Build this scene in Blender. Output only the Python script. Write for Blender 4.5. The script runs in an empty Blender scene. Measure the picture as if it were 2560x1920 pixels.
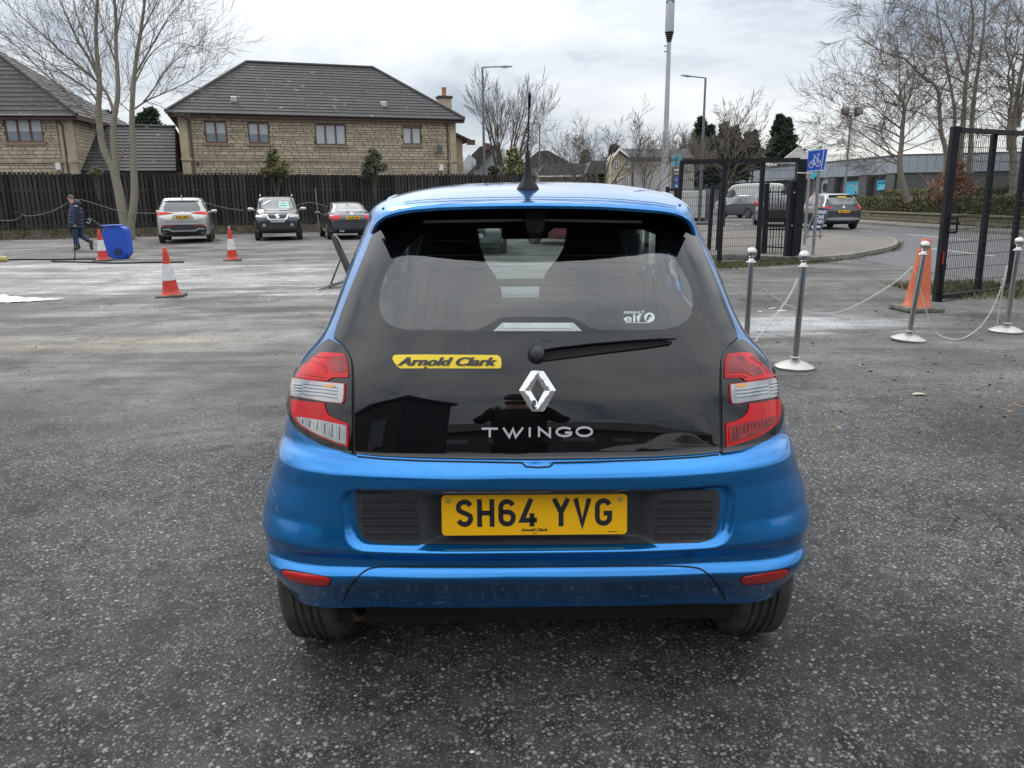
import bpy, math, random
import numpy as np
from mathutils import Vector, Matrix
from mathutils.bvhtree import BVHTree
from mathutils.geometry import delaunay_2d_cdt

# ------------------------------------------------------------------ camera, sky, sun, exposure
SC = bpy.context.scene
COL = SC.collection
FPX = 1923.0          # focal length in pixels of the 2560 px wide photograph
CAM_H = 1.48          # eye height
PITCH = math.atan(456 / FPX)
ROLL = 0.011
_f = np.array([0, math.cos(PITCH), -math.sin(PITCH)])
_r0 = np.array([1.0, 0, 0]); _u0 = np.array([0, math.sin(PITCH), math.cos(PITCH)])
_r = math.cos(ROLL) * _r0 - math.sin(ROLL) * _u0
_u = math.sin(ROLL) * _r0 + math.cos(ROLL) * _u0
CAM = np.array([0, 0, CAM_H])
cd = bpy.data.cameras.new('camera'); cam = bpy.data.objects.new('camera', cd); COL.objects.link(cam)
cd.sensor_fit = 'HORIZONTAL'; cd.sensor_width = 36.0; cd.lens = 36.0 * FPX / 2560
cd.clip_start = 0.05; cd.clip_end = 3000
cam.matrix_world = Matrix(((_r[0], _u[0], -_f[0], 0), (_r[1], _u[1], -_f[1], 0), (_r[2], _u[2], -_f[2], CAM_H), (0, 0, 0, 1)))
SC.camera = cam
cd.dof.use_dof = False

SUN_EL, SUN_AZ = math.radians(42), math.radians(-35)   # azimuth measured from +Y towards +X
w = bpy.data.worlds.new('World'); SC.world = w; w.use_nodes = True
nt = w.node_tree; N = nt.nodes; LK = nt.links
for n in list(N): N.remove(n)
def wn(t, **k):
    n = N.new(t)
    for a, b in k.items(): setattr(n, a, b)
    return n
out = wn('ShaderNodeOutputWorld')
sky = wn('ShaderNodeTexSky', sky_type='NISHITA'); sky.sun_disc = False
sky.sun_elevation = SUN_EL; sky.sun_rotation = SUN_AZ
bg1 = wn('ShaderNodeBackground'); bg1.inputs[1].default_value = 0.11
LK.new(sky.outputs[0], bg1.inputs[0])
tc = wn('ShaderNodeTexCoord'); sep = wn('ShaderNodeSeparateXYZ'); LK.new(tc.outputs['Generated'], sep.inputs[0])
def wm(op, a, b=None, clamp=False):
    m = wn('ShaderNodeMath', operation=op); m.use_clamp = clamp
    for i, v in enumerate((a, b)):
        if v is None: continue
        if isinstance(v, (int, float)): m.inputs[i].default_value = v
        else: LK.new(v, m.inputs[i])
    return m.outputs[0]
zz = wm('MAXIMUM', sep.outputs[2], 0.0)
den = wm('ADD', zz, 0.27)
cx = wm('DIVIDE', sep.outputs[0], den); cy = wm('DIVIDE', sep.outputs[1], den)
cmb = wn('ShaderNodeCombineXYZ'); LK.new(cx, cmb.inputs[0]); LK.new(cy, cmb.inputs[1]); cmb.inputs[2].default_value = 3.7
n1 = wn('ShaderNodeTexNoise'); n1.inputs['Scale'].default_value = 0.85; n1.inputs['Detail'].default_value = 7; n1.inputs['Roughness'].default_value = 0.58; n1.inputs['Distortion'].default_value = 0.35
LK.new(cmb.outputs[0], n1.inputs['Vector'])
ramp = wn('ShaderNodeValToRGB'); LK.new(n1.outputs['Fac'], ramp.inputs[0])
e = ramp.color_ramp.elements
e[0].position = 0.36; e[0].color = (0.34, 0.39, 0.48, 1)
e[1].position = 0.63; e[1].color = (0.98, 0.985, 0.985, 1)
e2 = ramp.color_ramp.elements.new(0.46); e2.color = (0.66, 0.70, 0.745, 1)
# an overcast dome is brighter overhead than at the horizon
lum = wm('ADD', wm('MULTIPLY', zz, 1.55), 0.74)
vm = wn('ShaderNodeVectorMath', operation='SCALE'); LK.new(ramp.outputs[0], vm.inputs[0]); LK.new(lum, vm.inputs['Scale'])
bg2 = wn('ShaderNodeBackground'); LK.new(vm.outputs[0], bg2.inputs[0]); bg2.inputs[1].default_value = 0.93
mx = wn('ShaderNodeMixShader'); mx.inputs[0].default_value = 0.90
LK.new(bg1.outputs[0], mx.inputs[1]); LK.new(bg2.outputs[0], mx.inputs[2]); LK.new(mx.outputs[0], out.inputs[0])

sd = bpy.data.lights.new('sun', 'SUN'); so = bpy.data.objects.new('sun', sd); COL.objects.link(so)
sd.energy = 1.1; sd.angle = math.radians(14); sd.color = (1.0, 0.96, 0.9)
_s = Vector((math.sin(SUN_AZ) * math.cos(SUN_EL), math.cos(SUN_AZ) * math.cos(SUN_EL), math.sin(SUN_EL)))
so.rotation_euler = _s.to_track_quat('Z', 'Y').to_euler(); so.location = (0, 0, 30)
vs = SC.view_settings; vs.view_transform = 'Standard'; vs.look = 'None'; vs.exposure = 0.42; vs.gamma = 1; vs.use_curve_mapping = False
SC.cycles.max_bounces = 8; SC.cycles.transparent_max_bounces = 12; SC.cycles.caustics_reflective = False; SC.cycles.caustics_refractive = False

# ------------------------------------------------------------------ geometry helpers
def ray(px, py): return _f + (px - 1280) / FPX * _r - (py - 960) / FPX * _u
def gz(y): return 0.0033 * min(max(y - 5, 0), 40)                    # the yard rises very slightly
def P(px, py, Y):
    d = ray(px, py); return CAM + d * (Y / d[1])
def G(px, py):
    d = ray(px, py); z = 0.0
    for _ in range(6):
        t = (z - CAM_H) / d[2]; p = CAM + d * t; z = gz(p[1])
    return p
def PX(X, Y):                                                        # pixel column of a ground position (for judging sizes only)
    v = np.array([X, Y, 0]) - CAM; return 1280 + FPX * (v @ _r) / (v @ _f)
def on_plane(px, py, p0, n):
    d = ray(px, py); t = ((np.array(p0) - CAM) @ np.array(n)) / (d @ np.array(n)); return CAM + d * t
def depth(p): return (np.array(p) - CAM) @ _f

ROOTM = {}
def root_of(o):
    while o.parent is not None: o = o.parent
    return o
class MB:
    def __init__(s): s.v = []; s.f = []; s.m = []; s.mi = 0
    def add(s, vs, fs):
        b = len(s.v); s.v.extend([tuple(map(float, p)) for p in vs])
        for f in fs: s.f.append(tuple(b + i for i in f)); s.m.append(s.mi)
        return s
    def box(s, c, d, R=None):
        x, y, z = d[0] / 2, d[1] / 2, d[2] / 2
        vs = [Vector((i, j, k)) for i in (-x, x) for j in (-y, y) for k in (-z, z)]
        if R is not None: vs = [R @ v for v in vs]
        c = Vector(c); vs = [v + c for v in vs]
        return s.add(vs, [(0, 1, 3, 2), (4, 6, 7, 5), (0, 4, 5, 1), (2, 3, 7, 6), (0, 2, 6, 4), (1, 5, 7, 3)])
    def hexa(s, b, t):                                               # bottom quad, top quad (both counter-clockwise from above)
        return s.add(list(b) + list(t), [(3, 2, 1, 0), (4, 5, 6, 7), (0, 1, 5, 4), (1, 2, 6, 5), (2, 3, 7, 6), (3, 0, 4, 7)])
    def tube(s, pts, r, n=8, cap=True):
        pts = [Vector(p) for p in pts]; m = len(pts)
        if not hasattr(r, '__len__'): r = [r] * m
        b = len(s.v); prev = None
        for i in range(m):
            t = (pts[min(i + 1, m - 1)] - pts[max(i - 1, 0)])
            t = t.normalized() if t.length > 1e-9 else Vector((0, 0, 1))
            if prev is None:
                a = Vector((0, 0, 1)) if abs(t.z) < .9 else Vector((1, 0, 0)); u = t.cross(a).normalized()
            else:
                u = prev - t * prev.dot(t); u = u.normalized() if u.length > 1e-6 else t.orthogonal().normalized()
            prev = u; v = t.cross(u)
            for k in range(n):
                a = 2 * math.pi * k / n; q = pts[i] + (u * math.cos(a) + v * math.sin(a)) * r[i]; s.v.append((q.x, q.y, q.z))
        for i in range(m - 1):
            for k in range(n):
                k2 = (k + 1) % n; s.f.append((b + i * n + k, b + i * n + k2, b + (i + 1) * n + k2, b + (i + 1) * n + k)); s.m.append(s.mi)
        if cap:
            s.f.append(tuple(b + k for k in reversed(range(n)))); s.m.append(s.mi)
            s.f.append(tuple(b + (m - 1) * n + k for k in range(n))); s.m.append(s.mi)
        return s
    def lathe(s, prof, n=24, c=(0, 0, 0), M=None):                   # prof: (radius, height) along z, M rotates
        b = len(s.v); c = Vector(c)
        for r, z in prof:
            for k in range(n):
                a = 2 * math.pi * k / n; q = Vector((r * math.cos(a), r * math.sin(a), z))
                if M is not None: q = M @ q
                q = q + c; s.v.append((q.x, q.y, q.z))
        for i in range(len(prof) - 1):
            for k in range(n):
                k2 = (k + 1) % n; s.f.append((b + i * n + k, b + i * n + k2, b + (i + 1) * n + k2, b + (i + 1) * n + k)); s.m.append(s.mi)
        if prof[0][0] > 1e-6: s.f.append(tuple(b + k for k in reversed(range(n)))); s.m.append(s.mi)
        if prof[-1][0] > 1e-6: s.f.append(tuple(b + (len(prof) - 1) * n + k for k in range(n))); s.m.append(s.mi)
        return s
    def prism(s, poly, a, b, fr):                                    # fr(u, v, w) -> point; poly (u, v); from w=a to w=b
        n = len(poly); base = len(s.v)
        for w_ in (a, b):
            for (u, v) in poly: s.v.append(tuple(float(x) for x in fr(u, v, w_)))
        s.f.append(tuple(base + i for i in range(n))); s.m.append(s.mi)
        s.f.append(tuple(base + n + i for i in reversed(range(n)))); s.m.append(s.mi)
        for i in range(n):
            j = (i + 1) % n; s.f.append((base + i, base + n + i, base + n + j, base + j)); s.m.append(s.mi)
        return s
    def build(s, name, mat, parent=None, smooth=None, world=True, bevel=0, kind=None, seg=2, label=None, normals=None):
        me = bpy.data.meshes.new(name)
        v = s.v
        if parent is not None and world:
            Mi = ROOTM[root_of(parent).name].inverted(); v = [Mi @ Vector(p) for p in v]
        me.from_pydata([tuple(p) for p in v], [], s.f)
        mats = mat if isinstance(mat, (list, tuple)) else [mat]
        for m in mats: me.materials.append(m)
        if len(mats) > 1: me.polygons.foreach_set('material_index', s.m)
        if normals is None:
            import bmesh
            bm = bmesh.new(); bm.from_mesh(me); bmesh.ops.recalc_face_normals(bm, faces=bm.faces); bm.to_mesh(me); bm.free()
        if smooth is not None:
            me.polygons.foreach_set('use_smooth', [True] * len(me.polygons))
            if smooth < 180: me.set_sharp_from_angle(angle=math.radians(smooth))
        me.update()
        if normals is not None:
            me.polygons.foreach_set('use_smooth', [True] * len(me.polygons)); me.normals_split_custom_set_from_vertices([tuple(n) for n in normals])
        o = bpy.data.objects.new(name, me); COL.objects.link(o)
        if parent is not None: o.parent = parent
        else: ROOTM[o.name] = Matrix.Identity(4)
        if bevel:
            md = o.modifiers.new('edge', 'BEVEL'); md.width = bevel; md.segments = seg; md.limit_method = 'ANGLE'; md.angle_limit = math.radians(40)
        if kind: o['kind'] = kind
        if label: o['label'] = label
        return o
def tag(o, label, cat, group=None, kind=None):
    o['label'] = label; o['category'] = cat
    if group: o['group'] = group
    if kind: o['kind'] = kind
    return o
def thing(name, label, cat, loc=(0, 0, 0), rotz=0, group=None, R=None):
    o = bpy.data.objects.new(name, None); COL.objects.link(o); o.empty_display_size = .2
    M = Matrix.Translation(Vector(loc)) @ (R.to_4x4() if R is not None else Matrix.Rotation(rotz, 4, 'Z'))
    o.matrix_world = M; ROOTM[o.name] = M
    return tag(o, label, cat, group)
def dup(rt, loc, rotz=0, label=None, group=None, scale=1):
    r = rt.copy(); COL.objects.link(r); M = Matrix.Translation(Vector(loc)) @ Matrix.Rotation(rotz, 4, 'Z') @ Matrix.Scale(scale, 4)
    r.matrix_world = M; ROOTM[r.name] = M
    if label: r['label'] = label
    if group: r['group'] = group
    def rec(a, b):
        for ch in list(a.children):
            if ch.name in seen: continue
            c = ch.copy(); COL.objects.link(c); c.parent = b; c.matrix_parent_inverse = ch.matrix_parent_inverse.copy(); rec(ch, c)
    seen = set(); rec(rt, r); return r
def place(me, name, parent, loc, rot=(0, 0, 0), scale=(1, 1, 1)):     # shared mesh piece under a parent, parent-local
    o = bpy.data.objects.new(name, me); COL.objects.link(o); o.parent = parent; o.location = loc; o.rotation_euler = rot; o.scale = scale; return o
def chaikin(p, it=2, closed=True):
    for _ in range(it):
        q = []; n = len(p)
        rng = range(n) if closed else range(n - 1)
        if not closed: q.append(p[0])
        for i in rng:
            a, b = p[i], p[(i + 1) % n]
            q.append((a[0] * .75 + b[0] * .25, a[1] * .75 + b[1] * .25)); q.append((a[0] * .25 + b[0] * .75, a[1] * .25 + b[1] * .75))
        if not closed: q.append(p[-1])
        p = q
    return p
def rrect(x0, y0, x1, y1, r, n=5):
    p = []
    for cx_, cy_, a0 in ((x1 - r, y1 - r, 0), (x0 + r, y1 - r, 90), (x0 + r, y0 + r, 180), (x1 - r, y0 + r, 270)):
        for k in range(n + 1):
            a = math.radians(a0 + 90 * k / n); p.append((cx_ + r * math.cos(a), cy_ + r * math.sin(a)))
    return p
def ellipse(cx_, cy_, a, b, n=24): return [(cx_ + a * math.cos(2 * math.pi * k / n), cy_ + b * math.sin(2 * math.pi * k / n)) for k in range(n)]
def inpoly(x, y, poly):
    c = False; n = len(poly); j = n - 1
    for i in range(n):
        xi, yi = poly[i]; xj, yj = poly[j]
        if (yi > y) != (yj > y) and x < (xj - xi) * (y - yi) / (yj - yi) + xi: c = not c
        j = i
    return c
def densify(poly, step):
    o = []
    n = len(poly)
    for i in range(n):
        a, b = poly[i], poly[(i + 1) % n]; L = math.hypot(b[0] - a[0], b[1] - a[1]); k = max(1, int(math.ceil(L / step)))
        for j in range(k): o.append((a[0] + (b[0] - a[0]) * j / k, a[1] + (b[1] - a[1]) * j / k))
    return o
def tri2d(outer, holes=(), step=10.0):
    """triangulate a polygon with holes, with interior points every `step`; returns verts, tris, boundary loops"""
    loops = [densify(outer, step)] + [densify(h, step) for h in holes]
    V, Ed, idx = [], [], []
    for lp in loops:
        b = len(V); V += [Vector(p) for p in lp]; Ed += [(b + i, b + (i + 1) % len(lp)) for i in range(len(lp))]
    xs = [p[0] for p in loops[0]]; ys = [p[1] for p in loops[0]]
    y = min(ys) + step * .5; k = 0
    while y < max(ys):
        x = min(xs) + step * (.5 if k % 2 else .25)
        while x < max(xs):
            if inpoly(x, y, loops[0]) and not any(inpoly(x, y, h) for h in loops[1:]):
                V.append(Vector((x, y)))
            x += step
        y += step; k += 1
    vo, eo, fo, ov, oe, of = delaunay_2d_cdt(V, Ed, [], 0, 1e-5)
    T = []
    for f in fo:
        cx_ = sum(vo[i].x for i in f) / 3; cy_ = sum(vo[i].y for i in f) / 3
        if inpoly(cx_, cy_, loops[0]) and not any(inpoly(cx_, cy_, h) for h in loops[1:]): T.append(tuple(f))
    return [(v.x, v.y) for v in vo], T
class Surf:
    """a surface that panels are laid on: BVH of a fine mesh with smooth normals"""
    def __init__(s, V, F, NV):
        s.V = V; s.NV = NV; s.T = []
        for f in F:
            for k in range(1, len(f) - 1): s.T.append((f[0], f[k], f[k + 1]))
        s.bvh = BVHTree.FromPolygons([Vector(v) for v in V], s.T)
    def hit(s, o, d):
        loc, n, i, dist = s.bvh.ray_cast(Vector(o), Vector(d))
        if loc is None: return None
        return s._n(loc, i)
    def near(s, p):
        loc, n, i, dist = s.bvh.find_nearest(Vector(p)); return s._n(loc, i)
    def _n(s, loc, i):
        a, b, c = s.T[i]; A, B, Cc = s.V[a], s.V[b], s.V[c]
        v0 = B - A; v1 = Cc - A; v2 = np.array(loc) - A
        d00 = v0 @ v0; d01 = v0 @ v1; d11 = v1 @ v1; d20 = v2 @ v0; d21 = v2 @ v1; den = d00 * d11 - d01 * d01
        if abs(den) < 1e-14: w_ = (1, 0, 0)
        else:
            v = (d11 * d20 - d01 * d21) / den; w = (d00 * d21 - d01 * d20) / den; w_ = (1 - v - w, v, w)
        n = w_[0] * s.NV[a] + w_[1] * s.NV[b] + w_[2] * s.NV[c]; L = np.linalg.norm(n)
        return np.array(loc), (n / L if L > 1e-9 else np.array([0, -1., 0]))
def lay(surf, V2, T, shoot, off, thick, mb=None):
    """shoot 2-D points onto surf; returns an MB with front and rim, and normals"""
    pts = []; nn = []
    for (x, y) in V2:
        o, d = shoot(x, y); h = surf.hit(o, d)
        if h is None:
            q = np.array(o) + np.array(d) * (np.linalg.norm(np.array(surf.V.mean(0)) - np.array(o)) / np.linalg.norm(d)); h = surf.near(q)
        pts.append(h[0] + h[1] * off); nn.append(h[1])
    m = mb or MB(); b = len(m.v)
    n0 = len(pts)
    # orient
    if T:
        if sum(float(np.cross(pts[a[1]] - pts[a[0]], pts[a[2]] - pts[a[0]]) @ nn[a[0]]) for a in T) < 0: T = [(t[0], t[2], t[1]) for t in T]
    m.v += [tuple(p) for p in pts]; N_ = list(nn)
    for t in T: m.f.append((b + t[0], b + t[1], b + t[2])); m.m.append(m.mi)
    if thick > 0:
        cnt = {}
        for t in T:
            for i in range(3):
                e_ = (t[i], t[(i + 1) % 3]); cnt[e_] = cnt.get(e_, 0) + 1
        bd = [e_ for e_ in cnt if (e_[1], e_[0]) not in cnt]
        mp = {}
        for (i, j) in bd:
            for k in (i, j):
                if k not in mp:
                    mp[k] = (len(m.v), len(m.v) + 1); q = pts[k] - nn[k] * thick
                    m.v.append(tuple(pts[k])); m.v.append(tuple(q))
                    N_ += [np.zeros(3), np.zeros(3)]
            e1 = pts[j] - pts[i]; rn = np.cross(e1, nn[i]); L = np.linalg.norm(rn)
            if L > 0:
                for k in (i, j):
                    for q in mp[k]: N_[q - b] = N_[q - b] + rn / L
            m.f.append((mp[i][0], mp[i][1], mp[j][1], mp[j][0])); m.m.append(m.mi)
    return m, N_
def flat_lay(V2, T, fr, thick, mb=None):
    """extrude a triangulated 2-D shape: fr(u, v, w)"""
    m = mb or MB(); b = len(m.v); n = len(V2)
    m.v += [tuple(float(c) for c in fr(x, y, 0)) for x, y in V2] + [tuple(float(c) for c in fr(x, y, -thick)) for x, y in V2]
    cnt = {}
    for t in T:
        m.f.append(tuple(b + i for i in t)); m.m.append(m.mi)
        m.f.append(tuple(b + n + i for i in reversed(t))); m.m.append(m.mi)
        for i in range(len(t)): cnt[(t[i], t[(i + 1) % len(t)])] = 1
    for (i, j) in cnt:
        if (j, i) not in cnt: m.f.append((b + i, b + n + i, b + n + j, b + j)); m.m.append(m.mi)
    return m
_TXT = {}
def text2d(s, bold=0.0, shear=0.0, spacing=1.0):
    """letters as 2-D triangles, cap height 1, from x=0; returns verts, faces, width"""
    key = (s, bold, shear, spacing)
    if key in _TXT: return _TXT[key]
    cu = bpy.data.curves.new('lettering', 'FONT'); cu.body = s; cu.size = 1.0; cu.offset = bold; cu.shear = shear; cu.space_character = spacing
    cu.resolution_u = 3; cu.fill_mode = 'FRONT' if hasattr(cu, 'fill_mode') else cu.fill_mode
    o = bpy.data.objects.new('lettering', cu); COL.objects.link(o)
    dg = bpy.context.evaluated_depsgraph_get(); dg.update()
    me = bpy.data.meshes.new_from_object(o.evaluated_get(dg))
    V = [(v.co.x, v.co.y) for v in me.vertices]; Fc = [tuple(p.vertices) for p in me.polygons]
    bpy.data.objects.remove(o); bpy.data.curves.remove(cu); bpy.data.meshes.remove(me)
    x0 = min(v[0] for v in V); h = max(v[1] for v in V if True); x1 = max(v[0] for v in V)
    H_ = 0.73
    V = [((x - x0) / H_, y / H_) for x, y in V]
    _TXT[key] = (V, Fc, (x1 - x0) / H_); return _TXT[key]

# number-plate lettering drawn as strokes (height 1, width .63, stroke .18)
def stroke_poly(pts, w_):
    pts = [Vector((p[0], p[1])) for p in pts]; L, R_ = [], []
    for i, p in enumerate(pts):
        a = pts[max(i - 1, 0)]; b = pts[min(i + 1, len(pts) - 1)]
        d0 = (p - a).normalized() if (p - a).length > 1e-9 else (b - p).normalized(); d1 = (b - p).normalized() if (b - p).length > 1e-9 else d0
        d = (d0 + d1).normalized(); n = Vector((-d.y, d.x)); k = 1 / max(.45, abs(n.dot(Vector((-d0.y, d0.x))))); L.append(p + n * w_ / 2 * k); R_.append(p - n * w_ / 2 * k)
    return L, R_
def arc(cx_, cy_, rx, ry, a0, a1, n=6): return [(cx_ + rx * math.cos(math.radians(a0 + (a1 - a0) * k / n)), cy_ + ry * math.sin(math.radians(a0 + (a1 - a0) * k / n))) for k in range(n + 1)]
_l, _rr, _b, _t = .09, .54, .09, .91
def _rs(*c): return c
GL = {
 'S': [arc(.315, .69, .225, .22, 20, 180) [0:1] + arc(.315, .69, .225, .22, 20, 180) + [(.12, .60), (.24, .53), (.39, .47), (.51, .40)] + arc(.315, .31, .225, .22, 0, -160)],
 'H': [[(_l, 0), (_l, 1)], [(_rr, 0), (_rr, 1)], [(_l, .5), (_rr, .5)]],
 '6': [arc(.315, .70, .225, .21, 20, 180) + [(_l, .30)] + arc(.315, .30, .225, .21, 180, 360) + arc(.315, .36, .225, .17, 0, 90) + [(_l, .53)]],
 '4': [[(.45, 0), (.45, .48)], [(.63, .23), (.09, .23), (.42, 1.0)]],
 'Y': [[(.06, 1), (.315, .5), (.57, 1)], [(.315, .5), (.315, 0)]],
 'V': [[(.07, 1), (.315, .07), (.56, 1)]],
 'G': [arc(.315, .70, .225, .21, 20, 180) + arc(.315, .30, .225, .21, 180, 360) + [(_rr, .46), (.32, .46)]],
}
def plate_text(s, w_=.17):
    mb2 = []; x = 0
    for ch in s:
        if ch == ' ': x += .42; continue
        for pl in GL[ch]:
            L, R_ = stroke_poly(pl, w_); n = len(L); V = [(p.x + x, p.y) for p in L] + [(p.x + x, p.y) for p in R_]
            mb2.append((V, [(i, n + i, n + i + 1, i + 1) for i in range(n - 1)]))
        x += .63 + .14
    return mb2, x - .14

# ------------------------------------------------------------------ materials
def mat(name, col, rough=.6, metal=0.0, spec=.5, var=None, bump=None, coat=0, island=0, objrand=0, alpha=None, emis=None, speck=None, coord='Object', ior=None, flake=None):
    """var=(scale, amount[, colour2]) noise mix; bump=(scale, strength[, distance]); speck=(scale, threshold, colour)"""
    m = bpy.data.materials.new(name); m.use_nodes = True; nt = m.node_tree; b = nt.nodes['Principled BSDF']; L = nt.links
    b.inputs['Base Color'].default_value = (*col, 1); b.inputs['Roughness'].default_value = rough; b.inputs['Metallic'].default_value = metal
    b.inputs['Specular IOR Level'].default_value = spec
    if ior: b.inputs['IOR'].default_value = ior
    if coat: b.inputs['Coat Weight'].default_value = coat; b.inputs['Coat Roughness'].default_value = .03
    tcn = nt.nodes.new('ShaderNodeTexCoord'); src = tcn.outputs[coord]; cur = None
    def noise(sc, det=5, rg=.6):
        n = nt.nodes.new('ShaderNodeTexNoise'); n.inputs['Scale'].default_value = sc; n.inputs['Detail'].default_value = det; n.inputs['Roughness'].default_value = rg; L.new(src, n.inputs['Vector']); return n.outputs['Fac']
    def mixc(fac, a, c2):
        x = nt.nodes.new('ShaderNodeMix'); x.data_type = 'RGBA'
        if isinstance(fac, float): x.inputs[0].default_value = fac
        else: L.new(fac, x.inputs[0])
        for i, q in ((6, a), (7, c2)):
            if isinstance(q, tuple): x.inputs[i].default_value = (*q[:3], 1)
            else: L.new(q, x.inputs[i])
        return x.outputs[2]
    def mth(op, a, bb, cl=False):
        x = nt.nodes.new('ShaderNodeMath'); x.operation = op; x.use_clamp = cl
        for i, q in enumerate((a, bb)):
            if isinstance(q, (int, float)): x.inputs[i].default_value = q
            else: L.new(q, x.inputs[i])
        return x.outputs[0]
    def rng(f, lo, hi):
        r = nt.nodes.new('ShaderNodeMapRange'); L.new(f, r.inputs[0]); r.inputs[1].default_value = lo; r.inputs[2].default_value = hi; return r.outputs[0]
    cur = tuple(col)
    if var:
        vs_ = var if isinstance(var, list) else [var]
        for v in vs_:
            c2 = v[2] if len(v) > 2 else tuple(c * (1 - v[1]) for c in col)
            f = rng(noise(v[0]), .35, .65); f = mth('MULTIPLY', f, v[1] if len(v) > 2 else 1.0); cur = mixc(f, cur, c2)
    if island or objrand:
        rv = None
        if island: g = nt.nodes.new('ShaderNodeNewGeometry'); rv = g.outputs['Random Per Island']; amt = island
        if objrand:
            oi = nt.nodes.new('ShaderNodeObjectInfo'); amt = objrand
            rv = oi.outputs['Random'] if rv is None else mth('FRACT', mth('ADD', rv, oi.outputs['Random']), 0)
        h = nt.nodes.new('ShaderNodeHueSaturation')
        L.new(mth('ADD', mth('MULTIPLY', rv, amt), 1 - amt / 2), h.inputs['Value'])
        L.new(mth('ADD', mth('MULTIPLY', mth('FRACT', mth('MULTIPLY', rv, 7.3), 0), amt * .6), 1 - amt * .3), h.inputs['Saturation'])
        if isinstance(cur, tuple): h.inputs['Color'].default_value = (*cur, 1)
        else: L.new(cur, h.inputs['Color'])
        cur = h.outputs[0]
    if speck:
        v = nt.nodes.new('ShaderNodeTexNoise'); v.inputs['Scale'].default_value = speck[0]; v.inputs['Detail'].default_value = 3; L.new(src, v.inputs['Vector'])
        cur = mixc(rng(v.outputs['Fac'], speck[1], speck[1] + .05), cur, speck[2])
    if not isinstance(cur, tuple): L.new(cur, b.inputs['Base Color'])
    if bump:
        bn = nt.nodes.new('ShaderNodeBump'); bn.inputs['Strength'].default_value = bump[1]; bn.inputs['Distance'].default_value = bump[2] if len(bump) > 2 else .01
        L.new(noise(bump[0], 6), bn.inputs['Height']); L.new(bn.outputs[0], b.inputs['Normal'])
    if alpha is not None: b.inputs['Alpha'].default_value = alpha
    if emis: b.inputs['Emission Color'].default_value = (*emis[0], 1); b.inputs['Emission Strength'].default_value = emis[1]
    return m
def glass_mat(name, tint, refl=1.0, ior=1.5, double=1.0):
    m = bpy.data.materials.new(name); m.use_nodes = True; nt = m.node_tree; nt.nodes.clear(); L = nt.links
    o = nt.nodes.new('ShaderNodeOutputMaterial'); t = nt.nodes.new('ShaderNodeBsdfTransparent'); t.inputs[0].default_value = (*tint, 1)
    g = nt.nodes.new('ShaderNodeBsdfGlossy'); g.inputs['Roughness'].default_value = .0; g.inputs[0].default_value = (refl, refl, refl, 1)
    f = nt.nodes.new('ShaderNodeFresnel'); ge = nt.nodes.new('ShaderNodeNewGeometry'); mr = nt.nodes.new('ShaderNodeMapRange'); mr.inputs[3].default_value = ior; mr.inputs[4].default_value = 1 / ior; L.new(ge.outputs['Backfacing'], mr.inputs[0]); L.new(mr.outputs[0], f.inputs[0]); x = nt.nodes.new('ShaderNodeMixShader')
    dm = nt.nodes.new('ShaderNodeMath'); dm.operation = 'MULTIPLY'; dm.use_clamp = True; dm.inputs[1].default_value = double; L.new(f.outputs[0], dm.inputs[0]); L.new(dm.outputs[0], x.inputs[0]); L.new(t.outputs[0], x.inputs[1]); L.new(g.outputs[0], x.inputs[2]); L.new(x.outputs[0], o.inputs[0]); return m
def srgb(r, g, b): return tuple(((c / 255) / 12.92 if c / 255 <= .04045 else ((c / 255 + .055) / 1.055) ** 2.4) for c in (r, g, b))
M_BLUE = mat('blue_metallic_paint', (0.0, 0.205, 0.58), rough=.22, metal=.78, coat=1.0, spec=.5, var=(2.2, .12))
M_BLUE.node_tree.nodes['Principled BSDF'].inputs['Coat IOR'].default_value = 1.52
M_BLUE_FLECK = M_BLUE
M_BLACKGLOSS = mat('black_gloss', (0.004, 0.004, 0.005), rough=.015, spec=.5, coat=.0, ior=1.62)
M_BLACKPL = mat('black_textured_plastic', (0.034, 0.036, 0.042), rough=.5, bump=(900, .15, .002))
M_SEAM = mat('dark_joint', (0.004, 0.004, 0.005), rough=.7)
M_RUB = mat('tyre_rubber', (0.036, 0.035, 0.033), rough=.85, var=(14, .8, (0.085, 0.08, 0.072)), bump=(160, .35, .004))
M_GLASS = glass_mat('tinted_glass', (0.58, 0.66, 0.64), 1.0, 1.62, 1.7)
M_CLEARG = glass_mat('clear_glass', (0.80, 0.86, 0.84), 1.0, 1.5)
M_RED = mat('red_lens', (0.66, 0.000, 0.003), rough=.15, spec=.3, coat=.35, var=(26, .45, (0.34, 0.0, 0.003)))
M_REDD = mat('dark_red_lens', (0.13, 0.001, 0.004), rough=.15, coat=.35, var=(45, .8, (0.42, 0.01, 0.02)))
M_REDR = mat('red_reflector', (0.62, 0.012, 0.014), rough=.25, coat=.6, bump=(420, .6, .002))
M_CLEARL = mat('clear_lens', (0.40, 0.40, 0.41), rough=.12, metal=.8, coat=1.0, var=(40, .35, (0.30, 0.30, 0.31)))
M_AMBER = mat('amber_bulb', (0.75, 0.30, 0.04), rough=.15, coat=1)
M_CHROME = mat('chrome', (0.74, 0.74, 0.74), rough=.24, metal=.75, var=(22, .35, (0.55, 0.55, 0.55)))
M_SILV = mat('silver_lettering', (0.58, 0.58, 0.58), rough=.3, metal=.3)
M_YPL = mat('yellow_plate', (0.95, 0.50, 0.002), rough=.35, coat=.1, var=(5, .25, (0.86, 0.42, 0.004)))
M_WPL = mat('white_plate', (0.75, 0.75, 0.72), rough=.35)
M_BLK = mat('black_print', (0.012, 0.014, 0.02), rough=.45)
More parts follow.
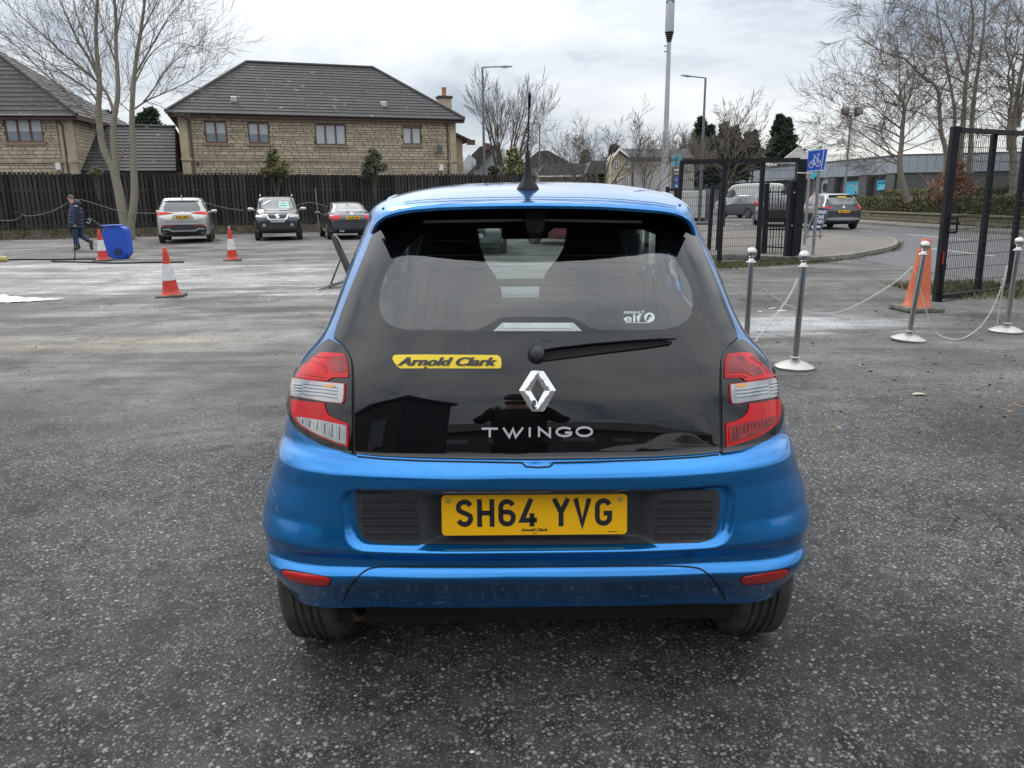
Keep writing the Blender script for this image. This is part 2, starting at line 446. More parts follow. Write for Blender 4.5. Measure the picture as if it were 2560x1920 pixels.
M_YST = mat('yellow_sticker', (0.90, 0.66, 0.03), rough=.4, var=(18, .2, (0.80, 0.55, 0.03)))
M_WPR = mat('white_print', (0.62, 0.68, 0.68), rough=.5)
M_INT = mat('dark_interior', (0.012, 0.012, 0.014), rough=.8, bump=(60, .2, .004))
M_SEAT = mat('seat_fabric', (0.014, 0.014, 0.017), rough=.9)
M_GREYT = mat('grey_trim', (0.30, 0.31, 0.32), rough=.4)
M_PALEG = mat('pale_grey_plastic', (0.42, 0.46, 0.46), rough=.35)
M_RUST = mat('rusty_pipe', (0.34, 0.22, 0.15), rough=.6, metal=.5, var=(30, .8, (0.07, 0.035, 0.02)))
M_METD = mat('dull_metal', (0.12, 0.115, 0.105), rough=.55, metal=.5, var=(12, .6, (0.05, .05, .05)))

interp = np.interp
# ------------------------------------------------------------------ ground
rnd = random.Random(7)
def ground_mat():
    m = bpy.data.materials.new('yard_gravel'); m.use_nodes = True; nt = m.node_tree; b = nt.nodes['Principled BSDF']; L = nt.links
    def n(t, **k):
        x = nt.nodes.new(t)
        for a, c in k.items(): setattr(x, a, c)
        return x
    def mth(op, a, c=None, cl=False):
        x = n('ShaderNodeMath', operation=op); x.use_clamp = cl
        for i, q in enumerate((a, c)):
            if q is None: continue
            if isinstance(q, (int, float)): x.inputs[i].default_value = q
            else: L.new(q, x.inputs[i])
        return x.outputs[0]
    def rng(f, a, c, d=0., e_=1., sm=True):
        r = n('ShaderNodeMapRange'); r.interpolation_type = 'SMOOTHSTEP' if sm else 'LINEAR'; L.new(f, r.inputs[0])
        for i, q in zip((1, 2, 3, 4), (a, c, d, e_)): r.inputs[i].default_value = q
        return r.outputs[0]
    def mix(f, a, c, bl='MIX'):
        x = n('ShaderNodeMix', data_type='RGBA', blend_type=bl)
        if isinstance(f, (int, float)): x.inputs[0].default_value = f
        else: L.new(f, x.inputs[0])
        for i, q in ((6, a), (7, c)):
            if isinstance(q, tuple): x.inputs[i].default_value = (*q, 1)
            else: L.new(q, x.inputs[i])
        return x.outputs[2]
    tc_ = n('ShaderNodeTexCoord'); src = tc_.outputs['Object']; sp = n('ShaderNodeSeparateXYZ'); L.new(src, sp.inputs[0]); X, Y = sp.outputs[0], sp.outputs[1]
    def noise(s, det=4, rg=.6, vec=None, dist=0):
        q = n('ShaderNodeTexNoise'); q.inputs['Scale'].default_value = s; q.inputs['Detail'].default_value = det; q.inputs['Roughness'].default_value = rg; q.inputs['Distortion'].default_value = dist
        L.new(vec or src, q.inputs['Vector']); return q.outputs['Fac']
    def vor(s, ft='F1', out_='Distance', rnd_=1.0):
        q = n('ShaderNodeTexVoronoi'); q.feature = ft; q.inputs['Scale'].default_value = s; q.inputs['Randomness'].default_value = rnd_; L.new(src, q.inputs['Vector']); return q.outputs[out_], q
    st = n('ShaderNodeMapping'); st.inputs['Scale'].default_value = (.16, 1, 1); st.inputs['Rotation'].default_value = (0, 0, math.radians(-6)); L.new(src, st.inputs[0]); SV = st.outputs[0]
    # crushed stone: two sizes of chips, each its own grey
    d1, q1 = vor(62); d2, q2 = vor(130); d3, q3 = vor(30)
    g1 = n('ShaderNodeSeparateColor'); L.new(q1.outputs['Color'], g1.inputs[0]); g2 = n('ShaderNodeSeparateColor'); L.new(q2.outputs['Color'], g2.inputs[0]); g3 = n('ShaderNodeSeparateColor'); L.new(q3.outputs['Color'], g3.inputs[0])
    base = mix(rng(noise(1.1, 6, .65), .35, .65), (0.017, 0.0168, 0.0175), (0.033, 0.0325, 0.032))
    base = mix(rng(noise(9, 5, .7), .35, .7), base, (0.060, 0.059, 0.057))
    chip = mix(g1.outputs[1], (0.05, 0.05, 0.051), (0.23, 0.227, 0.222))
    m1 = mth('MULTIPLY', rng(d1, .46, .30), rng(g1.outputs[0], .42, .50))
    m2 = mth('MULTIPLY', rng(d2, .48, .32), rng(g2.outputs[0], .42, .50))
    chip2 = mix(g2.outputs[1], (0.05, 0.05, 0.05), (0.19, 0.187, 0.18))
    col = mix(m2, base, chip2); col = mix(m1, col, chip)
    m3 = mth('MULTIPLY', rng(d3, .30, .20), rng(g3.outputs[0], .82, .86)); col = mix(m3, col, mix(g3.outputs[1], (0.12, 0.12, 0.118), (0.34, 0.33, 0.31)))
    # fine white grit
    dg, qg = vor(260); gg = n('ShaderNodeSeparateColor'); L.new(qg.outputs['Color'], gg.inputs[0]); mg = mth('MULTIPLY', rng(dg, .35, .2), rng(gg.outputs[0], .955, .965)); col = mix(mg, col, (0.42, 0.42, 0.41))
    # driven-over compacted dust from about six metres on, streaked along the wheel tracks
    far = rng(mth('ADD', Y, mth('MULTIPLY', noise(.5, 4), 3.0)), 5.5, 9.5)
    dust = mix(rng(noise(1.6, 6, .62, SV), .34, .66), (0.080, 0.077, 0.073), (0.185, 0.177, 0.165))
    dust = mix(mth('MULTIPLY', m1, .45), dust, chip); dust = mix(mth('MULTIPLY', m2, .35), dust, chip2)
    lines = rng(noise(2.6, 5, .7, SV, .4), .60, .68); dust = mix(mth('MULTIPLY', lines, .5), dust, (0.035, 0.034, 0.033))
    left = rng(X, 1.6, -1.0)
    right_d = mth('ADD', .55, mth('MULTIPLY', left, .45))
    col = mix(mth('MULTIPLY', mth('MULTIPLY', far, right_d), rng(noise(.35, 4, .6, SV), .2, .55, .5, 1.0)), col, dust)
    # sandy stain on the left
    sx = mth('MULTIPLY', rng(mth('ABSOLUTE', mth('ADD', Y, -8.35)), .65, .05), mth('MULTIPLY', rng(X, -2.6, -3.6), rng(noise(3.0, 5, .6, SV), .38, .62))); col = mix(mth('MULTIPLY', sx, .75), col, (0.23, 0.195, 0.15))
    # wet, worn concrete-grey strip where the cars are washed (a real strip of a different surface)
    edge = mth('MULTIPLY', mth('SUBTRACT', noise(.45, 5, .6), .5), 2.2)
    ya = mth('ADD', mth('ADD', Y, edge), mth('MULTIPLY', X, .14))
    strip = mth('MULTIPLY', rng(ya, 11.5, 12.2), rng(ya, 19.3, 18.3)); strip = mth('MULTIPLY', strip, rng(X, 2.6, 1.2))
    stc = mix(rng(noise(.9, 6, .62, SV), .34, .62), (0.065, 0.065, 0.064), (0.235, 0.237, 0.232)); stc = mix(rng(noise(2.6, 6, .72, SV, .5), .54, .62), stc, (0.06, 0.06, 0.06))
    stc = mix(mth('MULTIPLY', rng(noise(18, 4, .7), .52, .6), .5), stc, (0.05, .05, .05)); stc = mix(rng(noise(5.0, 4, .6, SV), .60, .68), stc, (0.42, 0.43, 0.43))
    col = mix(strip, col, stc)
    # pale dried foam by the gateway
    wx = mth('MULTIPLY', rng(mth('ABSOLUTE', mth('ADD', Y, -8.9)), 1.5, .3), mth('MULTIPLY', rng(X, 1.8, 2.6), rng(X, 5.4, 4.2))); wet = mth('MULTIPLY', wx, rng(noise(1.6, 6, .65, SV, .3), .47, .60)); col = mix(mth('MULTIPLY', wet, .85), col, (0.30, 0.31, 0.32))
    # leaf litter tint by the posts
    lt = mth('MULTIPLY', rng(X, 2.0, 3.2), rng(noise(14, 3, .6), .60, .66)); lt = mth('MULTIPLY', lt, rng(noise(.9, 3), .42, .6)); lt = mth('MULTIPLY', lt, rng(Y, 9.5, 7.5)); col = mix(mth('MULTIPLY', lt, .7), col, (0.20, 0.14, 0.10))
    grain = rng(noise(34, 5, .75), .50, .62); fm = mth('MAXIMUM', far, strip); col = mix(mth('MULTIPLY', mth('MULTIPLY', grain, fm), .42), col, (0.030, 0.029, 0.028)); g4 = rng(noise(11, 6, .8, SV), .55, .64); col = mix(mth('MULTIPLY', mth('MULTIPLY', g4, fm), .40), col, (0.20, 0.195, 0.185))
    pat = rng(noise(1.3, 5, .7, None, .8), .56, .63); col = mix(mth('MULTIPLY', pat, .45), col, (0.030, 0.029, 0.029)); pat2 = rng(noise(.9, 6, .7, SV, 1.0), .58, .64); col = mix(mth('MULTIPLY', pat2, .35), col, (0.15, 0.145, 0.135))
    tone = rng(noise(.75, 5, .62), .32, .68, .84, 1.70)
    hs = n('ShaderNodeHueSaturation'); L.new(tone, hs.inputs['Value']); L.new(col, hs.inputs['Color']); col = hs.outputs[0]
    L.new(col, b.inputs['Base Color'])
    ro = mth('SUBTRACT', .82, mth('MULTIPLY', mth('MAXIMUM', strip, wet), .22)); ro = mth('SUBTRACT', ro, mth('MULTIPLY', mth('MULTIPLY', rng(noise(.8, 4), .55, .7), strip), .2)); ro = mth('ADD', ro, mth('MULTIPLY', mth('SUBTRACT', noise(80, 2), .5), .3))
    L.new(ro, b.inputs['Roughness']); b.inputs['Specular IOR Level'].default_value = .25
    h = mth('ADD', mth('MULTIPLY', mth('MULTIPLY', mth('SUBTRACT', .5, d1), m1), 1.1), mth('MULTIPLY', mth('MULTIPLY', mth('SUBTRACT', .5, d2), m2), .6)); h = mth('ADD', h, mth('MULTIPLY', noise(220, 4, .7), .35)); h = mth('ADD', h, mth('MULTIPLY', noise(24, 4), .5)); h = mth('ADD', h, mth('MULTIPLY', mth('MULTIPLY', mth('SUBTRACT', .5, d3), m3), 2.5))
    h = mth('MULTIPLY', h, mth('SUBTRACT', 1.0, mth('MULTIPLY', strip, .8)))
    bp = n('ShaderNodeBump'); bp.inputs['Strength'].default_value = .9; bp.inputs['Distance'].default_value = .012; L.new(h, bp.inputs['Height']); L.new(bp.outputs[0], b.inputs['Normal'])
    return m
M_GROUND = ground_mat()
g = MB()
xs = [-400, -60, -30, -12, -4, 4, 12, 30, 60, 400]; ys = [-60, -10, 0, 5, 10, 15, 20, 25, 30, 35, 40, 45, 70, 200, 900]
for y in ys:
    for x in xs: g.v.append((x, y, gz(y)))
for i in range(len(ys) - 1):
    for k in range(len(xs) - 1): a = i * len(xs) + k; g.f.append((a, a + 1, a + len(xs) + 1, a + len(xs))); g.m.append(0)
g.build('ground', M_GROUND, kind='structure')

# loose chippings: real stones near the camera
M_CHIP = mat('stone_chip', (0.19, 0.187, 0.182), rough=.75, island=1.3, var=(140, .3))
M_CHIPW = mat('pale_stone_chip', (0.5, 0.49, 0.46), rough=.7, island=.5)
def scatter(n, x0, x1, y0, y1, r0, r1, seed, avoid=None):
    R_ = np.random.RandomState(seed); m = MB()
    base = np.array([(1, 0, 0), (0, 1, 0), (-1, 0, 0), (0, -1, 0), (.45, .45, .8), (-.45, .3, .8), (0, -.5, .75)])
    fc = [(0, 1, 4), (1, 2, 5), (1, 5, 4), (2, 3, 5), (3, 6, 5), (3, 0, 6), (0, 4, 6), (4, 5, 6)]
    for i in range(n):
        t = R_.rand(); y = y0 + (y1 - y0) * t ** 1.5; x = x0 + (x1 - x0) * R_.rand()
        if avoid and avoid(x, y): continue
        r = r0 + (r1 - r0) * R_.rand() ** 4; a = R_.rand() * 6.28; e = .6 + .5 * R_.rand(); h = .35 + .4 * R_.rand()
        p = base * (1 + .35 * (R_.rand(7, 1) - .5)); c, s = math.cos(a), math.sin(a)
        q = np.stack([(p[:, 0] * c - p[:, 1] * e * s) * r + x, (p[:, 0] * s + p[:, 1] * e * c) * r + y, p[:, 2] * r * h + gz(y) - .0005], 1); m.add(q, fc)
    return m
scatter(46000, -2.6, 2.9, .75, 6.5, .0014, .0105, 3).build('gravel', M_CHIP, kind='stuff', normals=None)
scatter(9000, -9, 7, 5.5, 16, .004, .016, 5).build('gravel', M_CHIP, kind='stuff')
scatter(1500, -3.2, 4.5, .8, 9, .0012, .006, 4).build('grit', M_CHIPW, kind='stuff')

# ------------------------------------------------------------------ road side on the right: apron, kerb, road, far pavement
M_ROAD = mat('road_asphalt', (0.135, 0.135, 0.137), rough=.8, var=[(.5, .35), (14, .3)], bump=(120, .4, .006))
M_PAVE = mat('pavement_asphalt', (0.185, 0.165, 0.145), rough=.85, var=[(.8, .3), (20, .25)], bump=(90, .4, .006))
M_KERB = mat('kerb_concrete', (0.25, 0.24, 0.215), rough=.85, var=(6, .5), bump=(60, .4, .006), objrand=.3)
M_LINE = mat('road_paint', (0.55, 0.55, 0.52), rough=.6, var=(9, .6, (0.25, .25, .24)))
M_GRASS = mat('grass', (0.085, 0.090, 0.035), rough=.9, island=.8, var=(2, .6, (0.13, .115, .06)))
M_EARTH = mat('bare_earth', (0.075, 0.060, 0.045), rough=.95, var=(4, .5), bump=(30, .8, .03))
def sheet(name, pts, z, mt, kind='structure', sub=None):
    m = MB(); v2, t = tri2d([(p[0], p[1]) for p in pts], (), 6.0); m.v = [(x, y, gz(y) + z) for x, y in v2]; m.f = list(t); m.m = [0] * len(t); return m.build(name, mt, kind=kind)
road_pts = [(8.6, 4), (19.2, 4), (18.9, 20), (18.5, 32), (18.6, 45), (20, 60), (25, 100), (20, 140), (2, 140), (6, 90), (10.2, 60), (10.6, 40), (10.7, 30), (11.2, 25.5), (11.4, 23.3), (10.9, 21.6), (9.6, 20.2), (8.3, 19.4), (8.3, 12)]
sheet('road', road_pts, .004, M_ROAD)
# corner of the pavement by the gateway, with a curved kerb
kc = [G(x, y)[:2] for x, y in ((1992, 656), (2060, 653), (2120, 647), (2175, 637), (2215, 628), (2236, 620), (2240, 610), (2225, 603), (2190, 598), (2140, 594), (2085, 591))]
kc = [(4.3, 18.75), (5.6, 19.1)] + [tuple(p) for p in kc]
kc = chaikin(kc, 2, False)
far_side = [(9.6, 60), (7.2, 60), (4.3, 30), (4.2, 19.0)]
sheet('pavement', kc + [(10.3, 36), (9.6, 60)] + far_side[1:], .10, M_PAVE)
acc = 0; seg = [kc[0]]; 
for a, b_ in zip(kc[:-1], kc[1:]):
    acc += math.hypot(b_[0] - a[0], b_[1] - a[1]); seg.append(b_)
    if acc > .8 or b_ is kc[-1]:
        L_, R_ = stroke_poly(seg, .13)
        m = MB(); nL = len(L_)
        for zt in (0.0, .115): m.v += [(p.x, p.y, gz(p.y) + zt) for p in L_] + [(p.x, p.y, gz(p.y) + zt) for p in R_]
        k = 2 * nL
        for i in range(nL - 1):
            m.f += [(k + i, k + i + 1, k + nL + i + 1, k + nL + i), (i, k + i, k + i + 1, i + 1), (nL + i, nL + i + 1, k + nL + i + 1, k + nL + i)]; m.m += [0] * 3
        m.f += [(0, nL, k + nL, k), (nL - 1, k + nL - 1, k + 2 * nL - 1, 2 * nL - 1)]; m.m += [0, 0]
        m.build('kerb_stone', M_KERB, kind='structure'); seg = [(b_[0] * .99 + a[0] * .01, b_[1] * .99 + a[1] * .01)]; acc = 0
for i in range(26):   # far kerb and strip of footway
    y0 = 18 + i * 2.2
    xk = interp(y0, [18, 32, 45, 60, 80], [18.9, 18.45, 18.6, 20, 22.5])
    xk2 = interp(y0 + 2.2, [18, 32, 45, 60, 80], [18.9, 18.45, 18.6, 20, 22.5])
    b4 = [(xk, y0, gz(y0)), (xk + .15, y0, gz(y0)), (xk2 + .15, y0 + 2.17, gz(y0)), (xk2, y0 + 2.17, gz(y0))]
    MB().hexa(b4, [(p[0], p[1], p[2] + .12) for p in b4]).build('kerb_stone', M_KERB, kind='structure')
sheet('far_pavement', [(19.05, 16), (21.0, 16), (20.55, 32), (20.7, 45), (22.1, 60), (25, 80), (22.65, 80), (20.15, 60), (18.75, 45), (18.6, 32)], .11, M_PAVE)
for y0 in (9.5, 14.5, 19.0, 24.0, 29.5, 35.5, 42):  # dashed line
    sheet('road_markings', [(11.9 + (y0 - 24) * .02, y0), (12.02 + (y0 - 24) * .02, y0), (12.02 + (y0 - 24) * .02, y0 + 3.2), (11.9 + (y0 - 24) * .02, y0 + 3.2)], .008, M_LINE)
for y0 in (12, 19, 26, 33, 40):
    sheet('road_markings', [(15.2, y0), (15.32, y0), (15.32, y0 + 4), (15.2, y0 + 4)], .008, M_LINE)

# boundary wall with hedges on the far side of the road
M_WSTONE = mat('mossy_wall_stone', (0.20, 0.185, 0.13), rough=.9, var=(5, .6, (0.10, 0.10, 0.05)), bump=(20, .6, .02), objrand=.35)
M_HEDGE = mat('hedge_leaves', (0.120, 0.122, 0.050), rough=.8, island=1.2, var=(1.2, .4, (0.17, 0.145, 0.08)))
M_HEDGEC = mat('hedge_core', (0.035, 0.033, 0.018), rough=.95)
wallt = thing('garden_wall', 'low mossy stone wall below the clipped hedge across the road', 'wall', (21.3, 40, 0))
def wx_(y): return interp(y, [16, 32, 45, 60], [21.0, 20.6, 20.8, 22.2])
for c_ in range(2):
    y0 = 17 + .5 * c_
    while y0 < 52:
        L_ = rnd.uniform(.8, 1.4); x = wx_(y0 + L_ / 2) + rnd.uniform(0, .04)
        o = MB().box((x + .17, y0 + L_ / 2, gz(y0) + .22 + c_ * .19), (.34, L_ - .03, .17)).build('stone', M_WSTONE, wallt); y0 += L_
y0 = 17
while y0 < 52:
    L_ = 1.2; MB().box((wx_(y0 + .6) + .16, y0 + .6, gz(y0) + .55), (.44, 1.17, .08)).build('coping_stone', M_WSTONE, wallt, bevel=.02); y0 += L_
def leafbox(m, x0, x1, y0, y1, z0, z1, n, s, R_, fr=None, gap=.0):
    """leaf-sized faces spread over and just inside the faces of a box"""
    for i in range(n):
        u = R_.rand(3); f = R_.rand()
        p = np.array([x0 + u[0] * (x1 - x0), y0 + u[1] * (y1 - y0), z0 + u[2] * (z1 - z0)])
        if f < .40: p[0] = x0 + abs(R_.randn()) * .05
        elif f < .62: p[2] = z1 - abs(R_.randn()) * .05
        elif f < .8: p[1] = y0 + abs(R_.randn()) * .05
        p += .05 * np.array([math.sin(p[1] * 2.1), math.sin(p[0] * 1.7), math.sin(p[1] * 3.3 + p[0])])
        a = R_.randn(3); a /= np.linalg.norm(a); b = np.cross(a, R_.randn(3)); b /= np.linalg.norm(b); k = s * (.6 + .8 * R_.rand())
        if fr is not None: p = fr(p)
        m.v += [tuple(p - a * k), tuple(p + b * k * .5), tuple(p + a * k), tuple(p - b * k * .5)]; q = len(m.v); m.f.append((q - 4, q - 3, q - 2, q - 1)); m.m.append(0)
def hedge(label, x0f, y0, y1, dx, z0, z1, n, s, seed, name='hedge'):
    t = thing(name, label, 'hedge', (x0f((y0 + y1) / 2) + dx / 2, (y0 + y1) / 2, z0)); R_ = np.random.RandomState(seed)
    m = MB(); leafbox(m, 0, dx, y0, y1, z0, z1, n, s, R_, fr=lambda p: p + np.array([x0f(p[1]), 0, 0])); m.build('foliage', M_HEDGE, t)
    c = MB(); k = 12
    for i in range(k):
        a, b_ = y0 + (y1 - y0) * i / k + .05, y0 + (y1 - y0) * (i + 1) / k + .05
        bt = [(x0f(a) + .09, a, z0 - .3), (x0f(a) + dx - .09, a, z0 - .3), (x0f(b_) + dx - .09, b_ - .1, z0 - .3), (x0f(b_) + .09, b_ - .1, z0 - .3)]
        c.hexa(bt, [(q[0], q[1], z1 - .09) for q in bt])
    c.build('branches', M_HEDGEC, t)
hedge('long clipped olive-green hedge directly above the low mossy wall', lambda y: wx_(y) + .35, 17, 50.5, 1.1, .60, 1.50, 26000, .055, 11)
hedge('higher second hedge behind, at the foot of the grey retail building', lambda y: wx_(y) + 4.5, 20, 56, 1.2, 1.0, 1.95, 16000, .07, 12)
sheet('grass_bank', [(21.3, 16), (60, 16), (60, 60), (40, 74), (30, 80), (23, 60), (21.2, 45), (20.95, 32)], .42, M_GRASS)
sheet('car_park', [(-6, 50), (30, 62), (45, 140), (-20, 140), (-14, 60)], .012, M_ROAD)

# ------------------------------------------------------------------ board fence at the back of the yard
FA = np.array([-25.5, 34.7]); FB = np.array([1.45, 46.1]); fl = np.linalg.norm(FB - FA); fd = (FB - FA) / fl; fn = np.array([fd[1], -fd[0]])   # fn points to the yard
FT = 2.97
M_BOARD = mat('dark_stained_board', (0.036, 0.035, 0.031), rough=.85, var=[(1.5, .5, (0.065, 0.062, 0.048)), (9, .3)], bump=(30, .5, .01), objrand=.9)
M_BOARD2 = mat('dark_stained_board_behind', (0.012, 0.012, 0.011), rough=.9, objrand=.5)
M_NAIL = mat('pale_rail_end', (0.16, 0.155, 0.12), rough=.9, island=.8)
fence = thing('board_fence', 'tall dark stained board fence closing the back of the yard', 'fence', (FA[0], FA[1], 0), math.atan2(fd[1], fd[0]))
bme = []
for k in range(5):
    r2 = random.Random(k); m = MB(); t_ = .0
    m.hexa([(-.07, -.011, 0), (.07, -.011, 0), (.07, .011, 0), (-.07, .011, 0)], [(-.07, -.011, 1), (.07, -.011, 1), (.07, .011, 1), (-.07, .011, 1)])
    bme.append(m.build('tmp', M_BOARD)); 
meB = [o.data for o in bme]
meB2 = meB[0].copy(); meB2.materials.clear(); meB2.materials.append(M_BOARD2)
for o in bme: bpy.data.objects.remove(o)
sp = .185; nb = int(fl / sp)
for i in range(nb):
    u = i * sp + sp / 2; h = FT - .28 + rnd.uniform(-.018, .018) + .04 * math.sin(i * .11)
    place(meB[i % 5], 'board', fence, (u, -.045, .28), (rnd.uniform(-.004, .004), rnd.uniform(-.006, .006), 0), (rnd.uniform(.92, 1.02), 1, h))
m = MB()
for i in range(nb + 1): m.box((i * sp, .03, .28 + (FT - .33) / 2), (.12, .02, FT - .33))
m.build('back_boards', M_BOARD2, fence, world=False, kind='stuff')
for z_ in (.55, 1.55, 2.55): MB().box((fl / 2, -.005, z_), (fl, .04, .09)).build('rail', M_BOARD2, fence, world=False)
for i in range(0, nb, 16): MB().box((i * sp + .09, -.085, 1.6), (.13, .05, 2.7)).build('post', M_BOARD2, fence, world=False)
m = MB()
for i in range(nb):
    if rnd.random() < .82:
        for z_ in (.62, 1.28, 2.2): m.box((i * sp + sp, -.052, z_ + rnd.uniform(-.02, .02)), (.02, .03, .06))
m.build('nail_ends', M_NAIL, fence, world=False, kind='stuff')
# earth bank and weeds along the fence foot
bk = MB(); R_ = np.random.RandomState(4); nu = 160
offs = [-.3, 0, .5, 1.1, 1.9, 2.6]
for k, o_ in enumerate(offs):
    for i in range(nu + 1):
        u = fl * i / nu; p = FA + fd * u + fn * o_; h = [.34, .34, .30, .20, .08, -.03][k] + (R_.rand() - .5) * .12 * (k < 5); bk.v.append((p[0], p[1], gz(p[1]) + h))
for k in range(len(offs) - 1):
    for i in range(nu): a = k * (nu + 1) + i; bk.f.append((a, a + 1, a + nu + 2, a + nu + 1)); bk.m.append(0)
bk.build('earth_bank', M_EARTH, smooth=180, kind='structure')
m = MB(); R_ = np.random.RandomState(8)
for i in range(9000):
    u = R_.rand() ** 1.8 * fl * .55; o_ = .1 + R_.rand() * 1.5; p = FA + fd * u + fn * o_; z0 = gz(p[1]) + .30 - o_ * .14; hh = .04 + .16 * R_.rand(); a = R_.rand() * 6.28; w_ = .012 + .02 * R_.rand()
    dx, dy = math.cos(a) * w_, math.sin(a) * w_; lx, ly = R_.randn() * .05, R_.randn() * .05; m.add([(p[0] - dx, p[1] - dy, z0), (p[0] + dx, p[1] + dy, z0), (p[0] + lx, p[1] + ly, z0 + hh)], [(0, 1, 2)])
m.build('weeds', M_GRASS, kind='stuff')
M_LITTER = mat('leaf_litter', (0.11, 0.075, 0.05), rough=.9, island=1.4)
m = MB()
for i in range(5000):
    u = R_.rand() * fl; o_ = .2 + R_.rand() * 2.2; p = FA + fd * u + fn * o_; z0 = gz(p[1]) + .34 - o_ * .13; s_ = .02 + .05 * R_.rand(); a = R_.randn(3); a /= np.linalg.norm(a); b_ = np.cross(a, R_.randn(3)); b_ /= np.linalg.norm(b_); c = np.array([p[0], p[1], z0 + .02])
    m.add([c - a * s_, c + b_ * s_ * .6, c + a * s_, c - b_ * s_ * .6], [(0, 1, 2, 3)])
m.build('leaf_litter', M_LITTER, kind='stuff')

# ------------------------------------------------------------------ stone houses beyond the fence
M_STONE = mat('buff_sandstone', (0.55, 0.465, 0.345), rough=.9, var=[(2.2, .5, (0.42, 0.335, 0.235)), (16, .2)], bump=(9, .8, .03), objrand=.28)
M_STONEI = mat('buff_sandstone_small', (0.55, 0.465, 0.345), rough=.9, var=[(2.2, .5, (0.42, 0.335, 0.235)), (16, .2)], bump=(9, .8, .03), island=.28)
M_MORT = mat('mortar', (0.40, 0.34, 0.25), rough=.95, var=(10, .4))
M_DRESS = mat('dressed_sandstone', (0.50, 0.41, 0.29), rough=.85, var=(1.5, .35))
M_TILE = mat('grey_roof_tile', (0.068, 0.064, 0.065), rough=.75, var=[(1.2, .4), (28, .35)], bump=(18, .5, .02), speck=(3.4, .66, (0.21, .21, .185)), objrand=.22)
M_FASC = mat('brown_fascia', (0.085, 0.038, 0.026), rough=.5)
M_WFRM = mat('brown_window_frame', (0.13, 0.055, 0.03), rough=.45)
M_WSILL = mat('stone_sill', (0.27, 0.20, 0.15), rough=.85)
M_PANE = mat('window_pane', (0.20, 0.23, 0.26), rough=.04, spec=.9, var=(.9, .4, (0.09, .11, .13)))
M_BLIND = mat('white_blind', (0.46, 0.49, 0.52), rough=.2, spec=.8)
M_GUT = mat('black_gutter', (0.02, 0.018, 0.018), rough=.5)
M_GREYP = mat('brown_downpipe', (0.06, 0.045, 0.04), rough=.5)
M_VENT = mat('pale_vent_cap', (0.5, 0.5, 0.48), rough=.6)
unit = MB().box((0, 0, 0), (1, 1, 1)).build('tmp', M_STONE); st_me = [unit.data]; bpy.data.objects.remove(unit)
for k in range(4):
    r2 = random.Random(40 + k); m = MB(); q = [(-.5, -.5), (.5, -.5), (.5, .5), (-.5, .5)]
    fr_ = [(x * r2.uniform(.93, 1), r2.uniform(-.62, -.42), z * r2.uniform(.84, 1)) for x, z in q]; bk_ = [(x, .5, z) for x, z in q]
    m.v = fr_ + bk_; m.f = [(0, 1, 2, 3), (0, 4, 5, 1), (1, 5, 6, 2), (2, 6, 7, 3), (3, 7, 4, 0)]; m.m = [0] * 5; o = m.build('tmp', M_STONE); st_me.append(o.data); bpy.data.objects.remove(o)
st_me = st_me[1:]
def stone_wall(parent, u0, u1, z0, z1, openings, seed, limit, frame=None, bands=()):
    """random coursed stones; local frame x along, y into the wall, z up"""
    r2 = random.Random(seed); z = z0; n = 0; extra = MB()
    while z < z1 - .06:
        h = r2.choice((.10, .13, .16, .19)); h = min(h, z1 - z); u = u0
        while u < u1 - .02:
            w_ = r2.uniform(.22, .58); w_ = min(w_, u1 - u)
            if u1 - (u + w_) < .15: w_ = u1 - u
            a, b_, c, d = u + .008, u + w_ - .008, z + .008, z + h - .008
            for (ou0, ou1, oz0, oz1) in openings:
                if b_ > ou0 and a < ou1 and d > oz0 and c < oz1:
                    if a < ou0 - .08: b_ = min(b_, ou0)
                    elif b_ > ou1 + .08: a = max(a, ou1)
                    else: b_ = a
            if b_ - a > .06:
                loc = ((a + b_) / 2, -.012, (c + d) / 2); scl = (b_ - a, .05, d - c)
                if n < limit:
                    q = place(st_me[n % 4], 'stone', parent, loc, (0, 0, 0), scl)
                    if frame is not None: q.matrix_basis = frame @ q.matrix_basis if False else frame @ Matrix.LocRotScale(Vector(loc), None, Vector(scl))
                    n += 1
                else:
                    mm_ = st_me[r2.randrange(4)]; vs_ = [Vector(loc) + Vector((v.co.x * scl[0], v.co.y * scl[1], v.co.z * scl[2])) for v in mm_.vertices]
                    if frame is not None: vs_ = [frame @ v for v in vs_]
                    extra.add(vs_, [tuple(p.vertices) for p in mm_.polygons])
            u += w_
        z += h
    if extra.v: extra.build('small_stones', M_STONEI, parent, world=False, kind='stuff')
    return n
